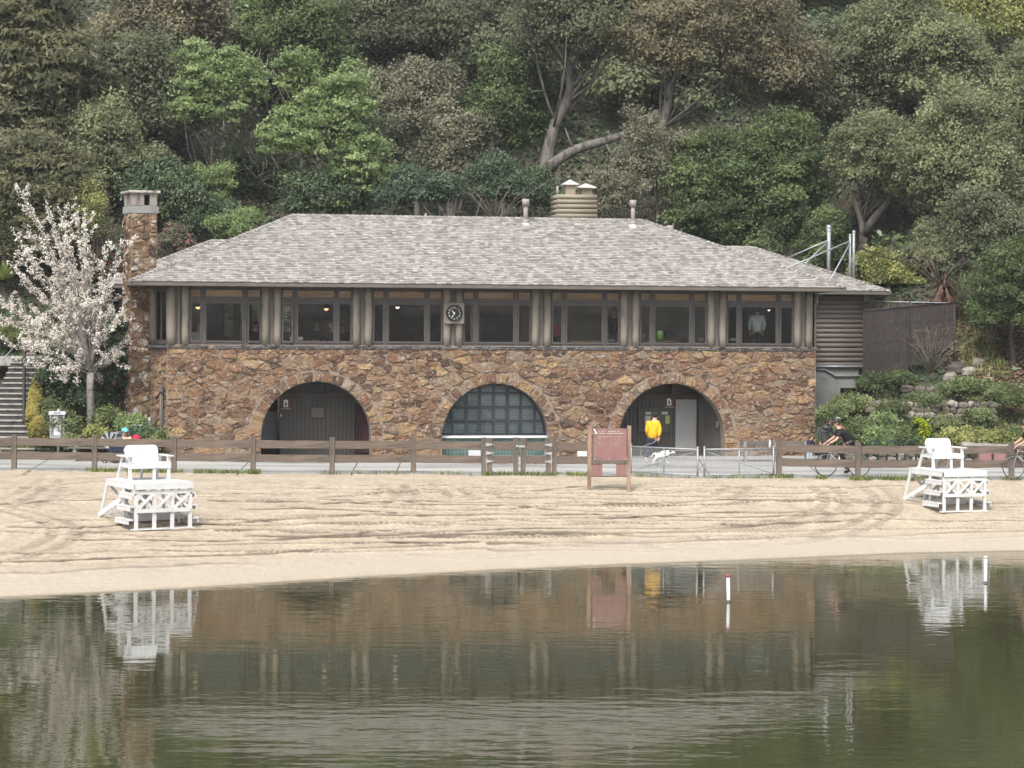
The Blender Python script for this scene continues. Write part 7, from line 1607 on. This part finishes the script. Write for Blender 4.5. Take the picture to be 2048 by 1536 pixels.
# --- leaf masses nobody could count: undergrowth over the slope and the woods further up
def undergrowth():
    g = newg(); n = 150000; x = g.uniform(-30, 30, n); y = g.uniform(73.5, 135, n); keep = np.ones(n, bool)
    yb = back_y(x); inb = (x > -12.6) & (x < 13.6) & (y < 90.5); keep &= ~inb; keep &= (y > yb + .3)
    steps = (x < P(96, 800, 75).x) & (y < 81); keep &= ~steps
    litter = (x > P(1900, 700, 82).x) & (y > 79) & (y < 88); keep &= ~(litter & (g.random(n) < .85))
    grassy = (x > 12) & (y < 80); keep &= ~(grassy & (g.random(n) < .45))
    x, y = x[keep], y[keep]; cl = np.clip(vnoise(x, y, 1.3, 31) + .5, 0, 1); hgt = cl ** 2 * np.where(y < 84, .35, .9); z = hill_h(x, y) + g.random(len(x)) * hgt
    C = np.stack([x, y, z], -1); nr = unit(len(x), g) * .6 + np.array([0, -.3, .8])
    o_ = crown(None, [(C, nr, np.clip(cl * .8 + vnoise(x, y, 4, 33) * .8, 0, 1))], 'lf_ivy', .15, 'undergrowth'); tag(o_, kind='stuff')
undergrowth()
def woodland():
    """crowns behind and above the trees in view; the wood further up the hill reads as one mass"""
    g = newg(); parts = []
    for k in range(75):
        if k < 34: d = g.uniform(114, 124); x = (k % 17 - 8) * 3.6 + g.normal(0, .8); lift = g.uniform(.5, 4)
        elif k < 56: d = g.uniform(126, 140); x = ((k - 34) % 22 - 10.5) * 4.2; lift = g.uniform(2, 5)
        else: d = g.uniform(145, 170); x = ((k - 56) - 9) * 6.5; lift = g.uniform(3, 7)
        z = float(hill_h(x, d)) + lift; rx = g.uniform(2.2, 3.6) * (1 if d < 140 else 1.5)
        C, nr, t, _ = puff_cloud(np.array([x, d, z]), np.array([rx, rx * .8, rx * .9]), 34, rx * .34, (7500 if k < 34 else 3000), g, .75, -.5, .2, .7); parts.append((C, nr, np.clip(t * .6 + g.uniform(0, .4), 0, 1)))
    tag(crown(None, parts, 'lf_oakgrey', .15, 'distant_woodland'), kind='stuff')
woodland()
# leaf litter on the bank, right
g = newg(); n = 16000; x = g.uniform(P(1890, 700, 82).x, 22, n); y = g.uniform(78.5, 88, n); C = np.stack([x, y, hill_h(x, y) + g.random(n) * .04], -1)
tag(crown(None, [(C, np.tile([0, 0, 1.0], (n, 1)), g.random(n))], 'lf_litter', .11, 'leaf_litter', 1.5, .5), kind='stuff')
# grass along the fence foot and on the banks
def grass(name, X, Y, Z, L, matn='lf_grass'):
    g = newg(); n = len(X); a = g.uniform(0, 2 * math.pi, n); l = L * g.uniform(.5, 1.2, n); dx, dy = np.cos(a), np.sin(a); w = .012; b0 = np.stack([X, Y, Z], -1); s_ = np.stack([-dy, dx, dx * 0], -1) * w; tip = b0 + np.stack([dx * l * .5, dy * l * .5, l], -1); mid = b0 + np.stack([dx * l * .15, dy * l * .15, l * .55], -1)
    V = np.stack([b0 - s_, b0 + s_, mid + s_ * .7, mid - s_ * .7], 1).reshape(-1, 3); V2 = np.stack([mid - s_ * .7, mid + s_ * .7, tip + s_ * .1, tip - s_ * .1], 1).reshape(-1, 3); F = np.arange(8 * n).reshape(-1, 4); tt = np.repeat(g.random(n), 4)
    tag(link(name, np_mesh(name, np.concatenate([V, V2]), F, np.concatenate([tt, tt])), None, MT[matn]), kind='stuff')
g = newg(); XX, YY = [], []
for (p0, p1, n) in ((170, 345, 1100), (345, 520, 700), (495, 520, 200), (940, 1180, 900), (640, 940, 250), (1540, 1860, 1600), (1270, 1540, 300), (1860, 2100, 300)):
    px = g.uniform(p0, p1, n); xw = np.array([fpt(p_).x for p_ in px]); XX.append(xw); YY.append(fence_y(xw) - np.abs(g.normal(.0, .16, n)) + .06)
XX = np.concatenate(XX); YY = np.concatenate(YY); k_ = vnoise(XX, YY, .5, 41) > -.15; grass('fence_grass', XX[k_], YY[k_], np.full(k_.sum(), ZP - .03), .13)
n = 9000; x = np.concatenate([g.uniform(-17, -12.2, n), g.uniform(13, 22, n)]); y = back_y(x) + g.uniform(.2, 6, 2 * n); grass('bank_grass', x, y, hill_h(x, y) - .02, .22)
x = g.uniform(14, 19, 3500); y = g.uniform(82, 90, 3500); k_ = (x > P(1905, 650, 85).x) & (x < P(1990, 650, 85).x); grass('bright_bank_grass', x[k_], y[k_], hill_h(x[k_], y[k_]), .3)
x = g.uniform(-17.6, -14, 3000); y = g.uniform(80.5, 84, 3000); grass('upper_left_grass', x, y, hill_h(x, y), .3)

# --- blossom tree
def blossom():
    d = 73.6; S_ = F0 / d; fork = P(181, 745, d); foot = P(181, 868, d); q = empty('blossom_tree', (foot.x, d, float(hill_h(foot.x, d))), 0, 'white and pale pink blossom tree left of the chimney', 'tree'); o0 = Vector(q.location); g = newg(); m_ = MB()
    m_.tube([Vector((0, 0, -.2)), P(182, 830, d) - o0, P(180, 780, d) - o0, fork - o0], [.15, .12, .115, .12], 10)
    tips = [(42, 382), (58, 410), (88, 392), (118, 415), (150, 398), (168, 420), (24, 458), (16, 525), (40, 560), (-10, 600), (-30, 640), (15, 690), (60, 720), (100, 760), (205, 765), (246, 690), (252, 618), (225, 570), (246, 478), (215, 500), (170, 470), (130, 480), (90, 500), (70, 620), (110, 690), (195, 600), (150, 560), (120, 600), (215, 640), (30, 505), (140, 740), (70, 660), (175, 520), (20, 620), (235, 720), (50, 450), (105, 455)]
    twigs = []
    for i, (tx, ty) in enumerate(tips):
        dd = g.normal(0, .9); tip = P(tx, ty, d + dd); L = (tip - fork).length; st_ = fork + Vector((g.normal(0, .04), g.normal(0, .04), g.uniform(-.1, .5)))
        mid = st_.lerp(tip, .45) + Vector(((fork.x - tip.x) * -.02, 0, .16 * L * (1 if ty < 600 else .9) * .6)) if ty > 560 else st_.lerp(tip, .5) + Vector(((fork.x - tip.x) * .14, 0, -.02 * L)); 
        K = [Vector(k) for k in smooth_poly(np.array([tuple(st_ - o0), tuple(mid - o0), tuple(tip - o0)]), 15)]; r = .022 + .007 * L; m_.tube(K, [r * (1 - .85 * j / (len(K) - 1)) for j in range(len(K))], 6); twigs.append(K)
        for b_ in range(7):
            j = int(g.integers(4, len(K) - 1)); s_ = K[j]; dr = (K[j + 1] - K[j]).normalized(); e = s_ + (dr * .5 + Vector((g.normal(0, .6), g.normal(0, .6), g.normal(.25, .4)))).normalized() * g.uniform(.35, 1.0)
            K2 = [s_, s_.lerp(e, .5) + Vector((0, 0, .04)), e]; m_.tube(K2, [.014, .01, .004], 4); twigs.append([s_.lerp(e, t) for t in np.linspace(.1, 1, 7)])
    m_.build('trunk', MT['bark_pale'], q); C = []
    for K in twigs:
        L = sum((K[j + 1] - K[j]).length for j in range(len(K) - 1)); n = int(L / .06) + 2
        for _ in range(n):
            t = g.uniform(.3, 1) * (len(K) - 1.001); j = int(t); p_ = K[j].lerp(K[j + 1], t - j)
            if g.random() < .85: C.append((p_.x + g.normal(0, .035), p_.y + g.normal(0, .035), p_.z + g.normal(0, .035)))
    C = np.array(C); kk = 6; t = np.repeat(g.random(len(C)), kk); C = np.repeat(C, kk, 0) + g.normal(0, .034, (len(C) * kk, 3)); print('petals', len(C))
    crown(q, [(C, unit(len(C), g) * .6 + np.array([0, -.3, .5]), np.clip(t * .8 + .25, 0, 1))], 'fl_white', .046, 'blossom', 1.2, .5)
    C2 = C[g.choice(len(C), 1500)] + g.normal(0, .04, (1500, 3)); crown(q, [(C2, unit(1500, g), g.random(1500))], 'lf_brown', .04, 'young_leaves', 1.8)
blossom()
# camellia behind it, hedge and bed plants
T('camellia_bush', 'dark camellia bush with scattered pink flowers behind the blossom trunk', 'shrub', 165, 765, 150, 160, 75.6, 'lf_ivy', 26000, .07, .35, 90, .06, extra=flowers('fl_pink', 26, .085, 'pink_flowers', 6, .03), depth=.9)
T('camellia_bush', 'dark camellia bush with a few pink flowers against the chimney base', 'shrub', 232, 735, 80, 170, 75.4, 'lf_ivy', 15000, .07, .3, 60, .05, extra=flowers('fl_pink', 14, .085, 'pink_flowers', 6, .03), depth=.6)
def hedge(label, pts, h, w, matn='lf_hedge', n=9000):
    q = empty('hedge', P(*pts[0]), 0, label, 'hedge'); g = newg(); o0 = Vector(q.location); A = [P(*p_) - o0 for p_ in pts]; C = []
    for i in range(n):
        t = g.uniform(0, len(A) - 1.001); j = int(t); c = A[j].lerp(A[j + 1], t - j); u = unit(1, g)[0]; C.append((c.x + u[0] * w, c.y + u[1] * w, c.z + h * .5 + u[2] * h * .5))
    C = np.array(C); crown(q, [(C, unit(n, g) * .5 + np.array([0, -.4, .6]), np.clip(.5 + vnoise(C[:, 0] * 3, C[:, 2] * 3, 1, 3), 0, 1))], matn, .07, 'foliage', 1.4); m_ = MB()
    for k in range(len(A)): m_.tube([A[k] - Vector((0, 0, .3)), A[k] + Vector((0, 0, h * .6))], .03, 5)
    m_.build('stems', MT['bark_dark'], q)
hedge('yellow green clipped hedge climbing beside the stone steps', [(64, 862, 73.1), (66, 830, 73.9), (72, 800, 75.0), (82, 770, 76.4)], .5, .2, n=9000)
hedge('low yellowing hedge block beside the bottom of the steps', [(72, 885, 72.7), (78, 870, 72.8), (84, 890, 72.8)], .6, .26, n=6000)
beds = [(120, 845, 80, 60, 73.0, 'lf_bed', 'leafy green bed plant behind the grey metal box'), (95, 815, 60, 40, 74.2, 'lf_bed', 'green leafy clump right of the clipped hedge'), (150, 880, 50, 40, 72.9, 'lf_bed', 'green clump between the grey box and the blossom trunk'),
        (215, 835, 60, 50, 73.8, 'lf_bed', 'green leafy clump to the right of the blossom trunk'), (265, 850, 60, 45, 73.6, 'lf_bright', 'bright leafy clump above the seated woman'), (195, 870, 40, 40, 72.9, 'lf_yellow', 'pale variegated clump at the foot of the blossom tree'), (310, 875, 50, 40, 73.0, 'lf_bed', 'low green clump at the stone wall corner'), (288, 868, 40, 34, 73.2, 'lf_blue', 'soft green clump behind the crimson backpack'),
        (1672, 870, 80, 70, 75.3, 'lf_bed', 'grey green shrub directly behind the cyclist'), (1720, 850, 70, 60, 76.4, 'lf_bed', 'grey green shrub behind the cyclist back wheel'), (1660, 825, 60, 70, 76.6, 'lf_bed', 'tall rosemary like shrub against the concrete base'), (1700, 800, 80, 60, 77.6, 'lf_bed', 'leggy grey green shrub under the wing overhang'), (1765, 870, 70, 50, 75.4, 'lf_bright', 'broad leaved light green clump behind the green hoops'), (1810, 866, 60, 46, 75.4, 'lf_bed', 'green clump behind the right green hoop'),
        (1920, 868, 90, 50, 75.2, 'lf_yellow', 'light green clump above the weathered log'), (1980, 874, 90, 40, 75.2, 'lf_yellow', 'light green ground plant above the middle of the log'), (2035, 870, 60, 60, 75.4, 'lf_bed', 'green clump at the right edge above the log'), (1745, 760, 60, 60, 79, 'lf_dark', 'dark leafy bush beside the wing wall corner'), (1800, 755, 70, 50, 79.6, 'lf_dark', 'dark leafy bush at the foot of the brown fence'),
        (1780, 815, 90, 36, 77.4, 'lf_bed', 'trailing green plant on the middle terrace'), (1930, 770, 110, 50, 78.8, 'lf_bed', 'mounded green shrub on the upper terrace'), (2010, 780, 90, 70, 78.4, 'lf_bed', 'dense green shrub on the terrace at the right edge'), (1850, 800, 80, 30, 77.6, 'lf_bed', 'low green plant between the two terrace walls'), (1890, 845, 60, 36, 76.0, 'lf_bed', 'small green plant below the lower terrace wall'), (1960, 830, 60, 36, 76.8, 'lf_bed', 'small green plant under the terrace boulders'), (1770, 838, 50, 36, 76.4, 'lf_bright', 'bright strappy clump under the lower terrace wall'),
        (20, 665, 90, 40, 81.5, 'lf_grass', 'bright green tuft above the top of the steps')]
for (px, py, w, h, d, mm, lab) in beds: T('garden_shrub', lab, 'shrub', px, py + h * (.12 if px < 900 else .2), w * (1 if px < 900 else .85), h * (.72 if px < 900 else .55), d, mm, int(2500 + w * h * 1.6), .05, max(.16, w / 62 * .16), 30, .025, 'bark_dark', depth=.45, nlimb=8, sub='stems', topname='foliage')
q = T('euphorbia', 'tall plant with lime yellow flower heads beside the green hoops', 'plant', 1838, 868, 30, 60, 75.0, 'lf_blue', 1500, .06, .14, 18, .03, depth=.25, nlimb=8, sub='stems', topname='foliage')
g = newg(); C = np.concatenate([np.array([P(a, b_, 74.8)]) + g.normal(0, 1, (160, 3)) * np.array([.09, .08, .07]) for a, b_ in ((1838, 842), (1848, 850), (1843, 862), (1853, 864), (1846, 876))]) - np.array(q.location); crown(q, [(C, unit(len(C), g) + np.array([0, -.4, .6]), g.random(len(C)))], 'fl_lime', .06, 'flower_heads', 1.1).__setitem__('kind', 'stuff')

# --- terrace walls of rough stones in the garden, right, and by the steps
def rock_mesh(g, r):
    m_ = MB(); m_.ell((0, 0, 0), 1.0, 8, 5); V = np.array(m_.v); V *= (1 + g.normal(0, .13, (len(V), 1))); V = np.sign(V) * np.abs(V) ** .8; V *= np.array(r); m_.v = [tuple(v) for v in V]; me = m_.mesh('stone'); me.polygons.foreach_set('use_smooth', [False] * len(me.polygons)); set_tint(me, float(g.random())); return me
def dry_wall(label, p0, p1, d0, d1, rows, sz, seed, name='dry_stone_wall'):
    g = np.random.default_rng(seed); a, b_ = P(p0[0], p0[1], d0), P(p1[0], p1[1], d1); q = empty(name, (a.x, a.y, 0), 0, label, 'wall'); L = (b_ - a).length; 
    for r in range(rows):
        x = -sz * g.random()
        while x < L:
            w = sz * g.uniform(.6, 1.35); t = (x + w / 2) / L; c = a.lerp(b_, max(0, min(1, t))); hz = sz * .72; zt = c.z - (r + .5) * hz * .88 + g.normal(0, .02); link('stone', rock_mesh(g, (w * .54, sz * .5, hz * .56)), q, MT['rock'], (c.x - a.x, c.y - a.y + r * -.05 + g.normal(0, .03), zt), (g.normal(0, .1), g.normal(0, .12), g.normal(0, .2))); x += w * .98
dry_wall('upper dry stone terrace wall on the garden slope, the shorter one', (1812, 772), (1920, 778), 79.0, 79.0, 3, .34, 1)
dry_wall('longer lower dry stone terrace wall across the garden slope', (1738, 802), (1985, 806), 77.2, 77.4, 3, .30, 2)
dry_wall('rough stone edging wall behind the green hoops and the log', (1660, 902), (2080, 906), 74.3, 74.6, 2, .30, 3)
dry_wall('low stone edging along the planting bed behind the left fence', (88, 917), (330, 917), 72.55, 72.6, 1, .28, 4)
dry_wall('short rough stone wall above the top of the steps', (55, 676), (120, 682), 80.6, 80.6, 4, .40, 5)
for (px, py, r, d, lab) in ((1995, 838, (.38, .25, .17), 76.4, 'large pale flat boulder on the terrace right of the lower wall'), (1965, 848, (.22, .2, .2), 76.2, 'mossy round boulder beneath the large flat one'), (1880, 858, (.2, .2, .17), 75.8, 'brownish boulder left of the clump above the log'), (1820, 848, (.2, .18, .15), 76.0, 'grey boulder up the bank from the lime flowered plant'), (1935, 838, (.2, .18, .16), 76.6, 'grey boulder between the two big terrace plants'), (1915, 680, (.4, .3, .25), 82.5, 'rock at the foot of the brown fence end'), (1935, 690, (.3, .3, .2), 82.3, 'rough rock right of the brown fence on the littered bank'), (1955, 672, (.25, .25, .2), 83.2, 'small rock near the slender trunk'), (1990, 745, (.5, .4, .22), 80.5, 'mossy boulder under the leaf littered bank'), (1900, 700, (.3, .25, .2), 81.8, 'squat rock under the brown fence corner')):
    g = newg(); c = P(px, py, d)
    for _ in range(12): c.z = float(hill_h(c.x, c.y)); d += (H0 + ray(px, py)[1] * d - c.z) * -2.0 if False else 0
    c.z += r[2] * .35; me = rock_mesh(g, r); o_ = link('boulder', me, None, MT['rock'], c, (0, 0, g.uniform(0, 6))); tag(o_, lab, 'rock')

# --- brown slatted fence, right
def slat_fence():
    q = empty('slatted_fence', (0, 0, 0), 0, 'tall brown slatted screen fence behind the right end of the building', 'fence'); 
    A = P(1729, 604, 84.5), P(1729, 765, 84.5); B_ = P(1909, 606, 82.0), P(1909, 705, 82.0); C_ = P(1820, 606, 86.5)
    for (pa, pb, top0, top1, b0, b1, dd0, dd1, n) in ((1727, 1910, 622, 606, 775, 690, 80.5, 82.6, 58), (1728, 1909, 603.5, 607, 640, 640, 83.5, 82.7, 40)):
        m0 = None
        for k in range(n):
            t = k / (n - 1); px = pa + (pb - pa) * t; d = dd0 + (dd1 - dd0) * t; T0 = P(px, top0 + (top1 - top0) * t, d); z1 = P(px, b0 + (b1 - b0) * t, d).z
            m_ = MB(); m_.box(-.022, .022, -.01, .01, z1 - T0.z, 0); m_.build('slat', MT['slat'], q, T0, (0, 0, random.uniform(-.15, .15)))
        m_ = MB(); m_.tube([P(pa, top0 - 1, dd0 - .03), P(pb, top1 - 1, dd1 - .03)], .022, 6); m_.build('top_rail', MT['galv'] if top0 < 610 else MT['slat'], q)
        m_ = MB(); m_.tube([P(pa, (top0 + b0) / 2, dd0 + .03), P(pb, (top1 + b1) / 2, dd1 + .03)], .02, 6); m_.build('mid_rail', MT['slat'], q)
    for px, d in ((1909, 82.6), (1820, 81.6)):
        m_ = MB(); a = P(px, 603, d); m_.tube([a, (a.x, a.y, a.z - 2.6)], .035, 8); m_.build('post', MT['slat'], q)
slat_fence()

# ------------------------------------------------------------------ inside the upper floor
def sit(px, py, off, label, top, hair, k=1.0, cat='person'):
    """guest at a table by the window, seen from the chest up; px,py = head centre"""
    u, z = B(px, py, off); b0 = BW(u, off, 0); v = lambda x, y, zz: Vector((b0.x + x, b0.y + y, zz)); z -= 0
    J = dict(head=v(0, 0, z), neck=v(0, .02, z - .15), chest=v(0, .04, z - .32), belly=v(0, .05, z - .55), pelvis=v(0, .05, z - .74), sh_l=v(-.19, .03, z - .26), el_l=v(-.23, -.05, z - .52), wr_l=v(-.08, -.22, z - .55), sh_r=v(.19, .03, z - .26), el_r=v(.23, -.05, z - .52), wr_r=v(.08, -.22, z - .55),
             hip_l=v(-.1, .03, z - .76), kn_l=v(-.12, -.38, z - .78), an_l=v(-.12, -.38, z - 1.16), toe_l=v(-.12, -.5, z - 1.2), hip_r=v(.1, .03, z - .76), kn_r=v(.12, -.38, z - .78), an_r=v(.12, -.38, z - 1.16), toe_r=v(.12, -.5, z - 1.2))
    return person(label, J, k, top, 'black_cloth', 'rubber', hair, face=(.3, -1, 0), top_name='shirt')
sit(633, 648, 2.2, 'dark haired diner in black seen through the second window from the left', 'black_cloth', 'hair_dark')
sit(664, 652, 1.8, 'grey haired diner in blue at the right of the second window', 'navy', 'hair_grey')
sit(685, 653, 2.6, 'shadowy diner at the right pane of the second window', 'black_cloth', 'hair')
sit(512, 650, 1.6, 'diner in black by the opened casement of the first window', 'black_cloth', 'hair_dark')
sit(397, 652, 2.4, 'diner in a pale top low in the first window from the left', 'white_cloth', 'hair')
sit(573, 652, 1.8, 'shadowy diner at the left pane of the second window', 'black_cloth', 'hair_dark')
u, z = B(1227, 612, 1.9); b0 = BW(u, 1.9, 0); v = lambda x, y, zz: Vector((b0.x + x, b0.y + y, zz))
def stand(u, off, zh, label, top, hair, face, k=1.0, cap_=False):
    b0 = BW(u, off, 0); v = lambda x, y, zz: Vector((b0.x + x, b0.y + y, zz)); z = zh
    J = dict(head=v(0, 0, z), neck=v(0, -.01, z - .15), chest=v(0, -.02, z - .32), belly=v(0, -.01, z - .56), pelvis=v(0, 0, z - .76), sh_l=v(-.2, -.01, z - .25), el_l=v(-.26, .02, z - .52), wr_l=v(-.22, .12, z - .74), sh_r=v(.2, -.01, z - .25), el_r=v(.26, .02, z - .52), wr_r=v(.22, .12, z - .74),
             hip_l=v(-.09, 0, z - .82), kn_l=v(-.1, 0, z - 1.2), an_l=v(-.1, .02, z - 1.58), toe_l=v(-.1, .15, z - 1.62), hip_r=v(.09, 0, z - .82), kn_r=v(.1, 0, z - 1.2), an_r=v(.1, .02, z - 1.58), toe_r=v(.1, .15, z - 1.62))
    return person(label, J, k, top, 'black_cloth', 'rubber', hair, face=face, top_name='shirt')
stand(Bu(1228, 1.9), 1.9, Bz(622, 1228, 1.9), 'person in black standing at the right pane of the window with the red box', 'black_cloth', 'hair_dark', (-1, .2, 0))
stand(Bu(1514, 1.2), 1.2, Bz(620, 1514, 1.2), 'man in a white shirt standing with his back to the rightmost window', 'white_cloth', 'hair_dark', (0, 1, 0), 1.12)
# tables under the windows and what stands on them
def tbl(px0, px1, off, label, matn='orangewood'):
    a, b_ = Bu(px0, off), Bu(px1, off); z = Bz(681.5, (px0 + px1) / 2, off); q = empty('table', BW(a, off, zfl), TH, label, 'table'); m_ = MB(); m_.box(0, b_ - a, 0, .7, z - zfl - .04, z - zfl); m_.build('table_top', MT[matn], q)
    for x in (.06, b_ - a - .06):
        for y in (.06, .64): m_ = MB(); m_.box(x - .03, x + .03, y - .03, y + .03, 0, z - zfl - .041); m_.build('leg', MT['black_metal'], q)
    return z
zt_ = tbl(1140, 1204, .8, 'honey wood table inside the window with the red box'); zt2 = tbl(1280, 1350, .8, 'honey wood table inside the window with the lime green tub')
def onwin(px, py, off, w, h, dp, matn, label, cat, name, round_=False):
    u, z = B(px, py, off); p0 = BW(u, off, z); m_ = MB()
    if round_: m_.lathe([(0, -h / 2), (w / 2 * .9, -h / 2), (w / 2, h * .2), (w / 2 * .85, h / 2), (0, h / 2)], (0, 0, 0), 14)
    else: m_.box(-w / 2, w / 2, 0, dp, -h / 2, h / 2)
    return tag(m_.build(name, MT[matn], None, p0, (0, 0, TH), bevel=0 if round_ else .01), label, cat)
onwin(1112, 661, .75, .26, .32, .2, 'red', 'red box on the sill at the left pane of the fifth window', 'box', 'red_box'); onwin(1113, 679, .75, .3, .16, .2, 'navy', 'dark bin under the red box in the fifth window', 'box', 'dark_bin')
onwin(1319, 671, .75, .24, .28, .2, 'lime', 'lime green tub on the table in the sixth window', 'tub', 'lime_tub', True); onwin(1319, 664, .74, .20, .10, .2, 'signwhite', 'crumpled white bag on top of the lime green tub', 'bag', 'white_bag', True)
onwin(1341, 668, .78, .38, .20, .15, 'navy', 'blue and clear packages beside the lime green tub', 'package', 'packages'); onwin(1287, 673, .75, .06, .18, .06, 'signwhite', 'small white bottle in the left pane of the sixth window', 'bottle', 'small_bottle', True)
onwin(1401, 679, .8, .22, .1, .2, 'white_cloth', 'white bundle in the right pane of the sixth window', 'bundle', 'white_bundle', True); onwin(1465, 679, .8, .3, .1, .2, 'white_cloth', 'white bundle in the left pane of the rightmost window', 'bundle', 'white_bundle', True); onwin(1222, 681, .8, .26, .05, .2, 'signwhite', 'white papers in the right pane of the fifth window', 'papers', 'papers'); onwin(1372, 681, .8, .3, .12, .2, 'puffer', 'dark bundle right of the packages in the sixth window', 'bundle', 'dark_bundle', True)
for (px, lab) in ((585, 'white chair back in the left pane of the second window'), (601, 'white chair back in the middle pane of the second window')): onwin(px, 677, 1.0, .16, .12, .03, 'signwhite', lab, 'chair', 'chair_back')
q = empty('louvred_screen', BW(Bu(1375, 2.6), 2.6, zfl), TH, 'white louvred screen inside the sixth window', 'screen')
for (px0, px1) in ((1371, 1382), (1388, 1395), (1401, 1407)):
    a, b_ = Bu(px0, 2.6) - Bu(1375, 2.6), Bu(px1, 2.6) - Bu(1375, 2.6); m_ = MB()
    for k in range(14): m_.box(a, b_, 0, .02, .3 + k * .115, .355 + k * .115)
    m_.build('slats', MT['boxgrey'], q)
print('leaves', LEAFTOT[0])

# ------------------------------------------------------------------ damp air between the lake and the hill
mb = MB(); mb.box(-75, 75, -6, 178, -4.5, 78)
m = bpy.data.materials.new('damp_air'); m.use_nodes = True; nt = m.node_tree
for n_ in list(nt.nodes): nt.nodes.remove(n_)
o = nt.nodes.new('ShaderNodeOutputMaterial'); v_ = nt.nodes.new('ShaderNodeVolumePrincipled'); v_.inputs['Color'].default_value = (0.92, 0.95, 0.98, 1); v_.inputs['Density'].default_value = 0.00032; v_.inputs['Anisotropy'].default_value = 0.2
nt.links.new(v_.outputs[0], o.inputs['Volume'])
tag(mb.build('haze', m), kind='stuff')
